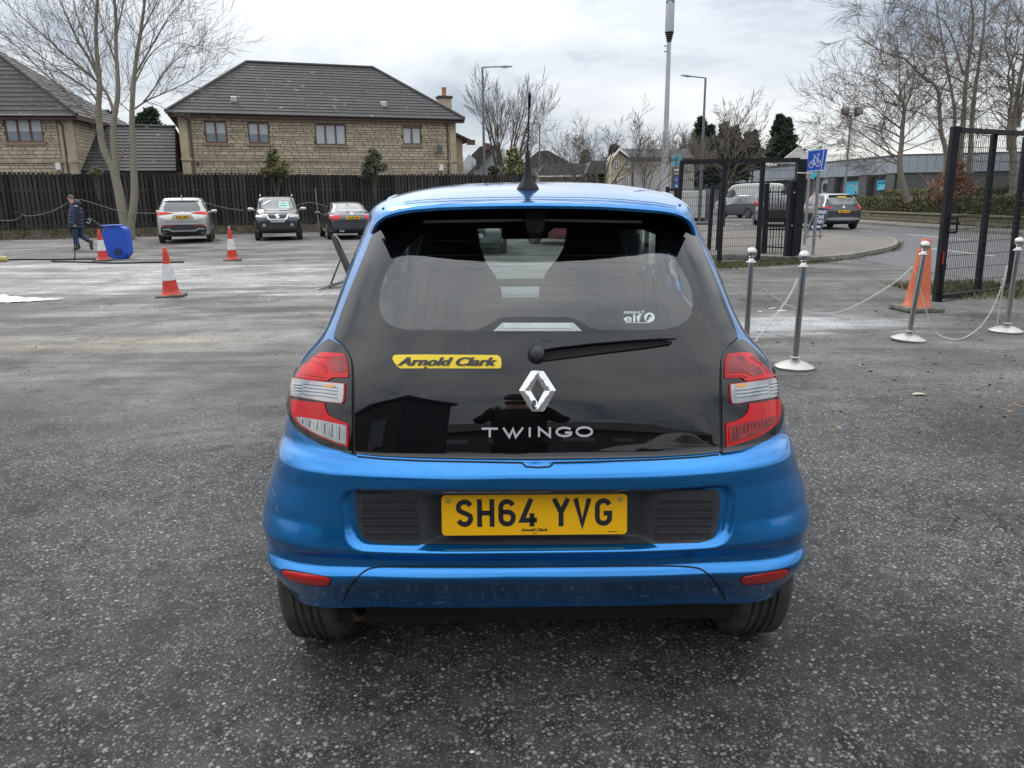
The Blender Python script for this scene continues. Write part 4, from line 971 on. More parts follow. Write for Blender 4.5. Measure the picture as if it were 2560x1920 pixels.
# ------------------------------------------------------------------ trees
M_BARK = mat('grey_brown_bark', (0.25, 0.225, 0.185), rough=.9, var=[(7, .6, (0.12, 0.105, 0.075)), (40, .4, (.3, .27, .21))], bump=(26, .7, .02))
M_TWIG = mat('bare_twigs', (0.145, 0.122, 0.102), rough=.9)
M_BARKD = mat('dark_bark', (0.115, 0.098, 0.08), rough=.9, var=(5, .5))
M_CONIF = mat('conifer_needles', (0.030, 0.050, 0.028), rough=.85, island=1.2)
M_LEAFV = mat('variegated_leaves', (0.13, 0.15, 0.055), rough=.7, island=1.2, var=(3, .5, (0.30, 0.30, 0.16)))
M_BEECH = mat('dead_beech_leaves', (0.26, 0.125, 0.07), rough=.8, island=1.0)
class Tree:
    def __init__(s, seed): s.r = random.Random(seed); s.big = MB(); s.tw = MB(); s.n = 0
    def branch(s, p, d, L, r, lvl, spread, up, curl, kids, minr, seglen=None, tip=.35):
        R = s.r; n = max(3, int(5 if lvl < 2 else 4)); pts = [Vector(p)]; rad = [r]; d = Vector(d).normalized(); q = Vector(p)
        nodes = []
        for i in range(n):
            j = Vector((R.gauss(0, 1), R.gauss(0, 1), R.gauss(0, 1))) * curl
            d = (d + j + Vector((0, 0, up))).normalized(); q = q + d * (L / n); pts.append(q.copy()); rad.append(max(minr, r * (1 - (1 - tip) * (i + 1) / n))); nodes.append((q.copy(), d.copy(), rad[-1]))
        (s.big if r > .03 else s.tw).tube(pts, rad, 7 if r > .06 else (5 if r > .02 else 3), cap=False); s.n += 1
        if lvl <= 0: return
        for k in range(kids):
            f = .25 + .75 * (k + R.random()) / kids; i = min(n - 1, int(f * n)); q0, d0, r0 = nodes[i]
            if i > 0: t = R.random(); q0 = nodes[i - 1][0].lerp(q0, t)
            a = R.uniform(0, 2 * math.pi); o = d0.orthogonal(); o.rotate(Matrix.Rotation(a, 3, d0)); an = spread * R.uniform(.6, 1.25)
            nd = d0 * math.cos(an) + o * math.sin(an)
            s.branch(q0, nd, L * R.uniform(.48, .75) * (1.15 - .35 * f), max(minr, r0 * R.uniform(.5, .72)), lvl - 1, spread, up, curl, kids if lvl > 2 else max(3, kids), minr, tip=tip)
        s.branch(nodes[-1][0], nodes[-1][1], L * .6, rad[-1], lvl - 1, spread, up, curl, kids, minr, tip=tip)
def bare_tree(label, base, trunks, lvl, spread, up, curl, kids, minr, seed, group=None, mb=None, mt=None, name='bare_tree'):
    """trunks: list of (start, direction, length, radius)"""
    t = thing(name, label, 'tree', base, 0, group); T = Tree(seed)
    for (p, d, L, r) in trunks: T.branch(Vector(p), d, L, r, lvl, spread, up, curl, kids, minr)
    T.big.build('trunk', mb or M_BARK, t, smooth=70, normals=None)
    T.tw.build('crown', mt or M_TWIG, t, kind=None); return t, T
# the twin-stemmed tree in front of the fence: stems and main limbs traced, finer growth grown
YT = 33.4
t0 = thing('bare_tree', 'bare pale-barked tree with two tall stems, rising in front of the fence at left', 'tree', (*P(315, 600, YT)[:2], gz(YT)))
T = Tree(5); k_ = .28933
def tp_(pts, Y=YT): return [P(x * k_, y * k_ + oy, Y) for x, y, oy in pts]
LB1 = [(1120, 700, 400), (1085, 560, 400), (1055, 420, 400), (1030, 280, 400), (1000, 150, 400), (975, 1440, 0), (890, 1300, 0), (862, 1100, 0), (845, 950, 0), (862, 800, 0), (858, 650, 0), (835, 450, 0), (825, 250, 0), (840, 50, 0), (850, -200, 0), (860, -420, 0)]
LB2 = [(1010, 1620, 0), (1005, 1500, 0), (985, 1300, 0), (975, 1100, 0), (1000, 950, 0), (1025, 800, 0), (1015, 620, 0), (1000, 420, 0), (1005, 200, 0), (990, 0, 0), (975, -250, 0), (965, -450, 0)]
LB3 = [(1130, 690, 400), (1125, 560, 400), (1155, 420, 400), (1165, 250, 400), (1155, 80, 400), (1155, 1330, 0), (1140, 1150, 0), (1140, 950, 0), (1150, 780, 0), (1165, 600, 0), (1190, 420, 0), (1215, 280, 0), (1240, 100, 0), (1270, -150, 0), (1290, -350, 0)]
limbs = [(LB1, .30, .05), (LB2, .20, .04), (LB3, .24, .045),
 ([(862, 1050, 0), (720, 950, 0), (600, 830, 0), (450, 690, 0), (280, 540, 0), (130, 380, 0), (-40, 250, 0), (-300, 90, 0)], .075, .012),
 ([(850, 900, 0), (790, 780, 0), (640, 700, 0), (480, 580, 0), (320, 460, 0), (120, 300, 0), (-60, 120, 0)], .06, .012),
 ([(980, 960, 0), (930, 800, 0), (830, 700, 0), (700, 580, 0), (560, 480, 0), (420, 340, 0), (250, 200, 0), (80, 50, 0), (-100, -120, 0)], .085, .015),
 ([(860, 700, 0), (780, 520, 0), (690, 380, 0), (620, 250, 0), (560, 100, 0), (470, -80, 0), (400, -250, 0)], .085, .015),
 ([(840, 620, 0), (770, 420, 0), (700, 230, 0), (640, 60, 0), (600, -150, 0)], .07, .014),
 ([(1005, 560, 0), (950, 400, 0), (890, 250, 0), (860, 100, 0), (790, -100, 0)], .05, .012),
 ([(1000, 330, 0), (1040, 150, 0), (1080, -30, 0), (1110, -250, 0)], .05, .012),
 ([(1165, 940, 0), (1260, 870, 0), (1380, 820, 0), (1520, 760, 0), (1640, 700, 0), (1730, 640, 0), (1800, 585, 0)], .05, .008),
 ([(1240, 880, 0), (1340, 760, 0), (1410, 620, 0), (1500, 540, 0), (1600, 440, 0), (1720, 320, 0)], .045, .008),
 ([(1175, 700, 0), (1260, 520, 0), (1340, 420, 0), (1480, 330, 0), (1600, 280, 0)], .045, .008),
 ([(1185, 620, 0), (1290, 430, 0), (1370, 300, 0), (1430, 180, 0), (1530, 60, 0), (1650, -60, 0)], .055, .010),
 ([(1210, 300, 0), (1290, 150, 0), (1370, 0, 0), (1450, -180, 0)], .05, .010),
 ([(1115, 960, 0), (1050, 900, 0), (960, 820, 0), (880, 730, 0), (820, 620, 0)], .028, .008),
 ([(1010, 1430, 0), (1060, 1330, 0), (1080, 1260, 0), (1070, 1180, 0)], .06, .03)]
for i, (pts, r0, r1) in enumerate(limbs):
    Yc = YT + (0 if i < 3 else random.Random(i).uniform(-1.2, 1.2)); n = len(pts)
    A3 = []
    for j, q in enumerate(pts):
        Yj = YT + (Yc - YT) * j / (n - 1); A3.append(Vector(P(q[0] * k_, q[1] * k_ + q[2], Yj)))
    r0, r1 = r0 * .80, r1 * .8; rad = [r0 + (r1 - r0) * (j / (n - 1)) ** (.8) for j in range(n)]
    # smooth
    S, SR = [], []
    for j in range(n - 1):
        for u in (0, .5): S.append(A3[j].lerp(A3[j + 1], u)); SR.append(rad[j] + (rad[j + 1] - rad[j]) * u)
    S.append(A3[-1]); SR.append(rad[-1])
    for _ in range(1): S = [S[0]] + [(S[j - 1] + S[j] * 2 + S[j + 1]) / 4 for j in range(1, len(S) - 1)] + [S[-1]]
    T.big.tube(S, SR, 9 if r0 > .1 else 6, cap=False)
    if i == len(limbs) - 1: continue
    st_ = 14 if i < 3 else 2
    for j in range(st_, len(S)):
        for rep in range(1 if i < 3 else 2):
            d = (S[min(j + 1, len(S) - 1)] - S[j - 1]).normalized(); o = d.orthogonal(); o.rotate(Matrix.Rotation(T.r.uniform(0, 6.28), 3, d)); an = T.r.uniform(.4, .9); nd = d * math.cos(an) + o * math.sin(an)
            T.branch(S[j].lerp(S[j - 1], T.r.random()), nd, T.r.uniform(.9, 1.9), min(.020, SR[j] * .5), 2, .5, .03, .10, 3, .0045, tip=.3)
T.big.build('trunk', M_BARK, t0, smooth=70); T.tw.build('crown', M_TWIG, t0)
# background trees; px column, base row, depth, height, shape
def bt(label, px, Y, h, r, nst, spreadv, lvl, spread, up, curl, kids, seed, minr=.012, group=None, mb=M_BARKD, mt=None, z0=0.0, lean=0, basefrac=.18):
    h *= .80; r *= .8; minr *= .8; p = P(px, 500, Y); b = Vector((p[0], Y, z0)); R = random.Random(seed); tr = []
    T = Tree(seed); t = thing('bare_tree', label, 'tree', tuple(b), 0, group)
    fk = b + Vector((lean * .3, 0, h * basefrac)); T.big.tube([b, b.lerp(fk, .5) + Vector((.02, 0, 0)), fk], [r * 1.15, r * .95, r * .9], 8, cap=False)
    for k in range(nst):
        a = 2 * math.pi * k / max(1, nst) + R.uniform(-.4, .4); d = Vector((math.cos(a) * spreadv, math.sin(a) * spreadv, 1)) if nst > 1 else Vector((lean, 0, 1))
        T.branch(fk, d, h * .42 * R.uniform(.85, 1.1), r * (.62 if nst > 1 else .85), lvl, spread, up, curl, kids, minr)
    T.big.build('trunk', mb, t, smooth=70); T.tw.build('crown', mt or M_TWIG, t); return t
bt('tall many-stemmed bare tree behind the fence, next to the lamp post', 1268, 66, 13.6, .42, 6, .34, 4, .36, .05, .07, 3, 21, .014)
bt('bare tree with open crown, left of the middle pair behind the blue car', 1405, 60, 8.6, .14, 4, .50, 4, .55, .02, .13, 3, 22, .013)
bt('largest bare round-crowned tree standing before the dark outbuilding', 1497, 57, 10.0, .19, 4, .50, 4, .58, .02, .14, 3, 23, .013)
bt('slim bare tree in front of the cream house', 1617, 48, 7.6, .10, 4, .36, 4, .48, .04, .13, 3, 24, .011, basefrac=.12)
bt('pale bare tree behind the foot of the tall mast', 1695, 78, 9.2, .14, 6, .42, 4, .42, .05, .08, 4, 25, .016)
bt('tangled bare tree growing through the view of the left gate', 1810, 40, 7.6, .13, 5, .34, 4, .48, .03, .12, 3, 26, .010, basefrac=.25)
bt('small bare tree left of the tall many-stemmed one', 1165, 72, 6.0, .10, 4, .45, 3, .5, .03, .12, 5, 27, .016)
bt('low scrubby bare tree among the roofs behind the aerial', 1345, 88, 7.5, .12, 6, .55, 3, .6, .02, .12, 5, 28, .022)
bt('spreading bare tree by the cream house gable', 1545, 95, 9.5, .15, 6, .6, 3, .6, .02, .12, 5, 29, .024)
bt('bare treetop showing above the left end of the main roof ridge', 680, 60, 12.2, .20, 5, .4, 3, .5, .04, .1, 5, 30, .012)
bt('bare treetop showing above the right end of the main roof ridge', 935, 62, 12.0, .20, 5, .45, 3, .5, .04, .1, 5, 33, .012)
# three big trees on the right
def pxtree(label, Y, stems, seed, dens, tw=1.5, lv=3, minr=.0062, mb=M_BARK):
    b = P(*stems[0][0][0], Y); t = thing('bare_tree', label, 'tree', (b[0], b[1], gz(Y))); T = Tree(seed)
    for pts, r0, r1, st in stems:
        n = len(pts); Yc = Y + T.r.uniform(-1.5, 1.5) * (0 if r0 > .14 else 1); A3 = [Vector(P(x, y, Y + (Yc - Y) * j / (n - 1))) for j, (x, y) in enumerate(pts)]; rad = [.78 * (r0 + (r1 - r0) * (j / (n - 1)) ** .8) for j in range(n)]; S, SR = [], []
        for j in range(n - 1):
            for u in (0, .33, .67): S.append(A3[j].lerp(A3[j + 1], u)); SR.append(rad[j] + (rad[j + 1] - rad[j]) * u)
        S.append(A3[-1]); SR.append(rad[-1])
        for _ in range(2): S = [S[0]] + [(S[j - 1] + S[j] * 2 + S[j + 1]) / 4 for j in range(1, len(S) - 1)] + [S[-1]]
        T.big.tube(S, SR, 9 if r0 > .1 else 6, cap=False)
        for j in range(int(len(S) * st), len(S)):
            for rep in range(dens):
                d = (S[min(j + 1, len(S) - 1)] - S[j - 1]).normalized(); o = d.orthogonal(); o.rotate(Matrix.Rotation(T.r.uniform(0, 6.28), 3, d)); an = T.r.uniform(.5, 1.1); nd = d * math.cos(an) + o * math.sin(an)
                T.branch(S[j].lerp(S[j - 1], T.r.random()), nd, tw * T.r.uniform(.6, 1.2), min(.03, SR[j] * .45), lv, .5, .02, .13, 5, minr, tip=.3)
    T.big.build('trunk', mb, t, smooth=70); T.tw.build('crown', M_TWIG, t); return t
k6 = lambda p: sc_(p, .28933, 1920, 0)
def sc_(pts, k, ox, oy): return [(ox + x * k, oy + y * k) for x, y in pts]
pxtree('bare tree with a crooked trunk standing in the hedge before the grey building', 36, [
 (k6([(1215, 1740), (1170, 1620), (1140, 1500), (1135, 1380), (1155, 1250), (1160, 1100), (1180, 940)]), .22, .10, .5),
 (k6([(1180, 940), (1250, 770), (1260, 600), (1265, 460)]), .08, .015, .1), (k6([(1180, 940), (1130, 760), (1140, 560), (1110, 450), (1040, 330)]), .08, .012, .1),
 (k6([(1150, 880), (1060, 760), (950, 690), (830, 630)]), .05, .010, .1), (k6([(1160, 1120), (1000, 1000), (870, 890), (690, 835)]), .05, .010, .1),
 (k6([(1150, 1190), (1000, 1100), (800, 1060), (600, 960), (500, 915)]), .05, .010, .1), (k6([(1140, 1370), (1000, 1290), (850, 1180), (700, 1090), (450, 1070)]), .06, .010, .1),
 (k6([(1130, 1420), (1000, 1380), (880, 1300), (700, 1240), (450, 1150)]), .05, .010, .1), (k6([(1180, 960), (1300, 930), (1420, 860), (1480, 740)]), .05, .012, .1),
 (k6([(1165, 1240), (1260, 1200), (1400, 1100), (1500, 950)]), .04, .010, .1), (k6([(1240, 1720), (1235, 1600), (1290, 1540), (1310, 1490)]), .07, .04, .9)], 41, 1, 1.6, 2)
pxtree('bare tree with tall grey stems just left of the leaning gate', 40, [
 (k6([(1530, 1560), (1545, 1400), (1530, 1250), (1490, 1150), (1480, 900), (1470, 740), (1300, 640), (1190, 500), (1080, 480), (940, 430), (760, 300)]), .20, .015, .4),
 (k6([(1650, 1500), (1660, 1300), (1690, 1050), (1700, 800), (1720, 600), (1760, 400), (1780, 130), (1740, -60)]), .21, .05, .35),
 (k6([(1740, 1500), (1750, 1300), (1760, 1050), (1790, 750), (1850, 400), (1875, 100), (1880, -80)]), .21, .05, .35),
 (k6([(1600, 1300), (1620, 1000), (1590, 800), (1540, 560), (1500, 330), (1470, 130), (1440, -60)]), .13, .03, .3),
 (k6([(1690, 650), (1640, 480), (1600, 340), (1540, 190), (1400, 100), (1180, 40), (960, 10)]), .07, .010, .2), (k6([(1700, 720), (1560, 640), (1450, 570), (1300, 570), (1200, 620)]), .05, .010, .2),
 (k6([(1500, 360), (1360, 330), (1190, 210), (1020, 110)]), .05, .010, .1), (k6([(1790, 500), (1700, 350), (1640, 180), (1600, 20)]), .06, .012, .1), (k6([(1540, 1230), (1420, 1050), (1330, 980), (1200, 950)]), .05, .010, .2)], 42, 1, 1.7, 2)
pxtree('bare tree with stout grey trunk at the right edge, behind the leaning gate', 34, [
 (k6([(2120, 1760), (2130, 1500), (2110, 1250), (2120, 1050), (2150, 900), (2170, 700), (2220, 500), (2230, 200)]), .26, .06, .35),
 (k6([(2080, 1300), (2080, 1050), (2110, 800), (2130, 600), (2040, 420), (2060, 230), (2090, 30)]), .12, .02, .2), (k6([(2160, 1100), (2190, 900), (2220, 700), (2260, 450)]), .12, .05, .2),
 (k6([(2110, 850), (2060, 650), (2130, 480), (2160, 250), (2190, 0)]), .07, .02, .1), (k6([(2080, 1050), (1980, 960), (1900, 950), (1830, 900)]), .04, .008, .1), (k6([(2060, 1120), (1950, 1000), (1880, 820), (1900, 640)]), .04, .008, .1), (k6([(2130, 420), (2020, 250), (1950, 80)]), .05, .012, .1)], 43, 1, 1.5, 2)

# evergreens
def conifer(name, label, pxs, Y, seed, n, s, group=None, trunk=True):
    """pxs: list of (px centre, px top, px half width at base, px base)"""
    R_ = np.random.RandomState(seed); p0 = P(pxs[0][0], pxs[0][3], Y); t = thing(name, label, 'tree', (p0[0], Y, 0), 0, group); m = MB(); tk = MB()
    for (cx_, ty, hw, by) in pxs:
        tp = P(cx_, ty, Y); bp = P(cx_, by, Y); hh = tp[2] - bp[2]; rr_ = hw / FPX * depth(bp)
        tk.tube([(bp[0], Y, 0), (tp[0], Y, tp[2] - .3)], [.16, .03], 6, cap=False)
        # boughs: tapering sprays at irregular heights, each carrying needles
        nb_ = int(90 * hh / 6) + 30
        for b_ in range(nb_):
            hfrac = (b_ + R_.rand()) / nb_; z = bp[2] + hh * hfrac; rad = rr_ * 1.3 * (1 - hfrac) ** 1.15 * (.55 + .50 * R_.rand()) + .08; a = R_.rand() * 6.28
            rise = .05 + .5 * hfrac + .45 * R_.rand(); k = int(n / nb_)
            for i in range(k):
                f = R_.rand() ** .6; c = np.array([bp[0] + (tp[0] - bp[0]) * hfrac + math.cos(a) * rad * f, Y + math.sin(a) * rad * f, z + rad * f * rise - .12 * rad * f]) + R_.randn(3) * np.array([1, 1, .55]) * (.10 + .30 * rad * (1.15 - f))
                d = np.array([math.cos(a), math.sin(a), rise]) + R_.randn(3) * .5; d /= np.linalg.norm(d); e_ = np.cross(d, R_.randn(3)); e_ /= np.linalg.norm(e_); q = s * (.6 + .9 * R_.rand())
                m.v += [tuple(c - e_ * q * .35), tuple(c + e_ * q * .35), tuple(c + d * q)]; L_ = len(m.v); m.f.append((L_ - 3, L_ - 2, L_ - 1)); m.m.append(0)
    tk.build('trunk', M_BARKD, t); m.build('crown', M_CONIF, t); return t
conifer('conifer', 'dark pointed conifer standing alone above the white sheet roofs', [(1950, 292, 36, 402), (1968, 300, 26, 402)], 100, 61, 9000, .34)
conifer('conifer', 'broad dark evergreen behind the street lamp, left half of the dark clump', [(1752, 300, 40, 455), (1775, 318, 42, 455)], 88, 62, 9000, .34)
conifer('conifer', 'dark evergreen with split tops, middle of the dark clump', [(1812, 312, 30, 450), (1838, 322, 30, 445)], 90, 63, 8000, .34)
conifer('conifer', 'lowest olive evergreen at the right of the dark clump', [(1872, 336, 26, 420), (1884, 332, 16, 420)], 93, 64, 5000, .34)
conifer('conifer', 'dark evergreen top between the two stone houses', [(375, 276, 26, 330), (360, 290, 22, 330)], 62, 65, 4000, .22)
conifer('conifer', 'dark evergreen top behind the twin-stemmed tree', [(268, 283, 20, 330)], 62, 66, 2500, .22)
conifer('conifer', 'small dark evergreen among the roofs right of the aerial', [(1462, 380, 12, 420)], 96, 67, 1500, .3)
conifer('conifer', 'small dark evergreen in front of the cream gable', [(1535, 368, 16, 430)], 78, 68, 2500, .3)
def shrub(name, label, px, top, base, hw, Y, mt, n, s, seed, pointy=.8, cat='shrub'):
    R_ = np.random.RandomState(seed); a = P(px, top, Y); b = P(px, base, Y); hh = a[2] - b[2]; rr_ = hw / FPX * depth(b); t = thing(name, label, cat, (b[0], Y, b[2])); m = MB(); st = MB()
    cl = [(R_.randn() * .35, R_.randn() * .35, R_.rand()) for _ in range(26)]
    for i in range(n):
        cx_, cy_, cz_ = cl[R_.randint(26)]; w_ = (1 - cz_) ** pointy; c = np.array([b[0] + cx_ * rr_ * w_ * 1.4, Y + cy_ * rr_ * w_ * 1.4, b[2] + cz_ * hh]) + R_.randn(3) * np.array([.17, .17, .10]) * rr_ * (.4 + .9 * w_)
        d = R_.randn(3); d /= np.linalg.norm(d); e_ = np.cross(d, R_.randn(3)); e_ /= np.linalg.norm(e_); q = s * (.6 + .8 * R_.rand()); m.add([c - d * q, c + e_ * q * .45, c + d * q, c - e_ * q * .45], [(0, 1, 2, 3)])
    for i in range(9): st.tube([(b[0], Y, b[2] - 1.2), (b[0] + R_.randn() * rr_ * .3, Y + R_.randn() * rr_ * .3, b[2] + hh * (.4 + .4 * R_.rand()))], [.03, .008], 5, cap=False)
    st.build('stems', M_BARKD, t); m.build('foliage', mt, t); return t
M_LAUREL = mat('yellow_green_leaves', (0.115, 0.125, 0.045), rough=.6, island=1.1, var=(4, .5, (0.24, 0.22, 0.09)))
M_OLIVE = mat('grey_green_leaves', (0.085, 0.10, 0.06), rough=.6, island=1.1, var=(4, .4, (0.19, 0.15, 0.11)))
shrub('shrub', 'yellow-green bushy shrub rising over the fence, left of the pair before the house', 688, 376, 440, 40, 39.5, M_LAUREL, 5200, .075, 71)
shrub('shrub', 'grey-green bushy shrub rising over the fence, right of the pair before the house', 936, 372, 442, 36, 41.5, M_OLIVE, 5200, .07, 72)
shrub('shrub', 'speckled evergreen shrub over the fence at the foot of the many-stemmed tree', 1285, 372, 450, 34, 58, M_LEAFV, 5200, .14, 73, .5)
shrub('shrub', 'round dark clipped bush beside the white gabled house', 1233, 416, 450, 18, 60, M_OLIVE, 3000, .1, 74, .3)
shrub('shrub', 'rust-coloured beech shrub with dead leaves behind the leaning gate', 2385, 412, 505, 56, 39, M_BEECH, 6500, .06, 75, .35)
shrub('shrub', 'small yellowish clump on top of the fence beside the twin-stemmed tree', 240, 420, 434, 18, 36.6, M_LAUREL, 500, .05, 76, .4)
# ------------------------------------------------------------------ the blue hatchback
CX = 0.068
def ip(x, xs, ys): return np.interp(x, xs, ys)
from numpy import interp
_Wz = [.30, .335, .37, .43, .50, .555, .62, .68, .75, .85, .94, .985, 1.02, 1.045, 1.075, 1.11, 1.155, 1.215, 1.27, 1.32, 1.36, 1.395, 1.425]
_Ww = [.785, .800, .812, .824, .834, .838, .830, .812, .792, .778, .764, .748, .726, .702, .674, .656, .638, .620, .604, .588, .573, .562, .552]
_Yz = [.30, .335, .38, .43, .452, .468, .476, .50, .518, .530, .540, .60, .70, .735, .752, .762, .776, .788, .792, .797, .803, .85, .90, .95, 1.0, 1.05, 1.13, 1.20, 1.30, 1.38, 1.425]
_Yy = [2.085, 2.066, 2.030, 1.984, 1.970, 1.980, 1.990, 1.985, 1.972, 1.963, 1.958, 1.962, 1.962, 1.956, 1.955, 1.960, 1.973, 1.992, 2.006, 2.012, 2.008, 2.016, 2.026, 2.038, 2.053, 2.070, 2.104, 2.145, 2.215, 2.280, 2.320]
def smooth1(zq, xs, ys, s):
    k = np.linspace(-1.5, 1.5, 7); wt = np.exp(-k * k); wt /= wt.sum()
    return sum(wi * np.interp(zq + ki * s, xs, ys) for ki, wi in zip(k, wt))
def Wf(z): return smooth1(z, _Wz, _Ww, .018)
def Yrf(z): return smooth1(z, _Yz, _Yy, .004 if z < .79 else .012)
def Lf(z): return interp(z, [.3, .42, .60, .8, 1.0, 1.425], [.27, .30, .38, .42, .44, .46])
def nf(z): return interp(z, [.3, .42, .60, .8, 1.0, 1.425], [3.8, 3.6, 3.1, 3.0, 2.9, 2.7])
def Yff(z): return interp(z, [.3, .5, .7, .85, .95, 1.0, 1.2, 1.425], [5.50, 5.55, 5.52, 5.40, 5.15, 4.95, 4.60, 4.18])
def ss(a, b, x): t = np.clip((x - a) / (b - a), 0, 1); return t * t * (3 - 2 * t)
def sdrr(x, z, hw, hh, r):
    qx = np.abs(x) - hw + r; qz = np.abs(z) - hh + r
    return np.minimum(np.maximum(qx, qz), 0) + np.hypot(np.maximum(qx, 0), np.maximum(qz, 0)) - r
def recess(x, z):
    """depth (m) the rear bumper is pressed in at x (from the centre line), z"""
    d = sdrr(x, z - .624, .532 - (z - .624) * -.12, .082, .045)
    r1 = .020 * (1 - ss(-.006, .010, d))
    d2 = np.abs(x) - .305
    r2 = .045 * (1 - ss(-.03, .03, d2)) * (1 - ss(-.012, .004, d))
    return r1 + r2
def plan_ring(z, n_rear, n_side, n_front, Wv=None, Yr=None, Yf=None, Lr=None):
    W_ = Wf(z) if Wv is None else Wv; Yr = Yrf(z) if Yr is None else Yr; Yf = Yff(z) if Yf is None else Yf; Lr = Lf(z) if Lr is None else Lr
    Lfr = min(.55, (Yf - Yr) * .3); n = nf(z)
    th = np.linspace(0, math.pi / 2, 400)
    x = W_ * np.sin(th) ** (2 / n); y = Yr + Lr - Lr * np.cos(th) ** (2 / n)
    y = y + .0 * x
    s = np.concatenate([[0], np.cumsum(np.hypot(np.diff(x), np.diff(y)))]); q = np.linspace(0, s[-1], n_rear)
    xr = np.interp(q, s, x); yr = np.interp(q, s, y)
    ys = np.linspace(Yr + Lr, Yf - Lfr, n_side + 2)[1:]; xs = np.full(len(ys), W_)
    xf = W_ * np.cos(th) ** (2 / 2.6); yf = Yf - Lfr + Lfr * np.sin(th) ** (2 / 2.6)
    s = np.concatenate([[0], np.cumsum(np.hypot(np.diff(xf), np.diff(yf)))]); q = np.linspace(0, s[-1], n_front + 1)[1:]
    xf, yf = np.interp(q, s, xf), np.interp(q, s, yf)
    X = np.concatenate([xr, xs, xf]); Y = np.concatenate([yr, ys, yf])
    X = np.concatenate([X, -X[-2:0:-1]]); Y = np.concatenate([Y, Y[-2:0:-1]])
    return X, Y
NR, NS, NF = 110, 40, 24
zl = list(np.linspace(.300, .44, 18)) + list(np.linspace(.445, .56, 30)) + list(np.linspace(.565, .69, 18)) + list(np.linspace(.694, .81, 32)) + list(np.linspace(.82, 1.425, 62))
rings = []
def bottom_rise(X, Y): # the lower edge climbs towards the corners and over the wheels
    a = np.abs(X); r = -.022 * ss(.45, .72, a) * (1 - ss(2.25, 2.5, Y)); return r
for z in zl:
    X, Y = plan_ring(z, NR, NS, NF)
    Z = np.full(len(X), z)
    k = 1 - ss(.335, .62, z)
    Z = Z + (bottom_rise(X, Y) + .038) * (1 - ss(.335, .42, z)) * 0 + k * bottom_rise(X, Y)
    if z < .75: rear = (Y < Yrf(z) + Lf(z) * .97) ; Y = Y + np.where(rear, recess(X, Z), 0)
    # wheel-arch flare
    fl = .016 * np.exp(-((Y - 2.50) / .34) ** 2) * np.exp(-((z - .56) / .14) ** 2)
    X = X + np.sign(X) * np.where(np.abs(X) > .6, fl, 0)
    rings.append(np.stack([X, Y, Z], 1))
NB = len(rings)
for t in np.linspace(0, 1, 26)[1:-1]:
    k = math.sin(t * math.pi / 2) ; q = 1 - (1 - t) ** 1.9
    z = 1.425 + .130 * q; wr = max(0, 1 - q ** 2.35) ** (1 / 2.35)
    X, Y = plan_ring(1.425, NR, NS, NF, Wv=.552 * wr, Yr=2.320 + (1 - wr) * 1.0, Yf=4.18 - (1 - wr) * .85, Lr=.46 * max(wr, .05))
    rings.append(np.stack([X, Y, np.full(len(X), z)], 1))
nr = len(rings[0]); V = np.concatenate(rings + [np.array([[0, 3.32, 1.556]])]); F = []
for i in range(len(rings) - 1):
    for k in range(nr):
        k2 = (k + 1) % nr; F.append((i * nr + k, i * nr + k2, (i + 1) * nr + k2, (i + 1) * nr + k))
top = len(V) - 1
for k in range(nr): F.append(((len(rings) - 1) * nr + k, (len(rings) - 1) * nr + (k + 1) % nr, top))
V = V + np.array([CX, 0, 0])
def vnormals(V, F):
    NV = np.zeros_like(V)
    q = np.array([f for f in F if len(f) == 4]); a = np.cross(V[q[:, 2]] - V[q[:, 0]], V[q[:, 3]] - V[q[:, 1]])
    for j in range(4): np.add.at(NV, q[:, j], a)
    for f in F:
        if len(f) == 3:
            n = np.cross(V[f[1]] - V[f[0]], V[f[2]] - V[f[0]])
            for j in f: NV[j] += n
    L = np.linalg.norm(NV, axis=1); L[L == 0] = 1; return NV / L[:, None]
NV = vnormals(V, F)
# outward?
if NV[0] @ np.array([0, -1, 0]) < 0: NV = -NV; F = [tuple(reversed(f)) for f in F]
MS = Surf(V, F, NV)

CARROOT = thing('blue_hatchback', 'bright blue five-door hatchback seen square from behind, nearest the camera', 'car', (CX, 3.6, 0))
def L2(s): return [tuple(p) for p in s]
def sc(pts, k, ox, oy): return [(ox + x * k, oy + y * k) for x, y in pts]
shoot = lambda x, y: (CAM, ray(x, y))
def panel(name, mt, poly, holes=(), off=.002, thick=.004, step=12, parent=None, label=None, rough=False):
    v2, t = tri2d(poly, holes, step); m, nn = lay(MS, v2, t, shoot, off, thick)
    return m.build(name, mt, parent or CARROOT, normals=nn, label=label)
def stripline(name, mt, pts, wpx, off=.001, parent=None, closed=False, thick=.001):
    L, R_ = stroke_poly(densify_open(pts, 8), wpx); m = MB(); nn = []
    A = [MS.hit(CAM, ray(p.x, p.y)) for p in L]; B = [MS.hit(CAM, ray(p.x, p.y)) for p in R_]
    q = [(a[0] + a[1] * off, b[0] + b[1] * off, a[1]) for a, b in zip(A, B) if a is not None and b is not None]
    for a, b, n in q: m.v += [tuple(a), tuple(b)]; nn += [n, n]
    fl_p = len(q) > 1 and np.cross(q[0][1] - q[0][0], q[1][0] - q[0][0]) @ q[0][2] < 0
    for i in range(len(q) - 1): m.f.append((2 * i, 2 * i + 1, 2 * i + 3, 2 * i + 2) if not fl_p else (2 * i, 2 * i + 2, 2 * i + 3, 2 * i + 1)); m.m.append(0)
    return m.build(name, mt, parent or CARROOT, normals=nn)
def densify_open(p, step):
    o = []
    for a, b in zip(p[:-1], p[1:]):
        L = math.hypot(b[0] - a[0], b[1] - a[1]); k = max(1, int(math.ceil(L / step)))
        o += [(a[0] + (b[0] - a[0]) * j / k, a[1] + (b[1] - a[1]) * j / k) for j in range(k)]
    return o + [p[-1]]
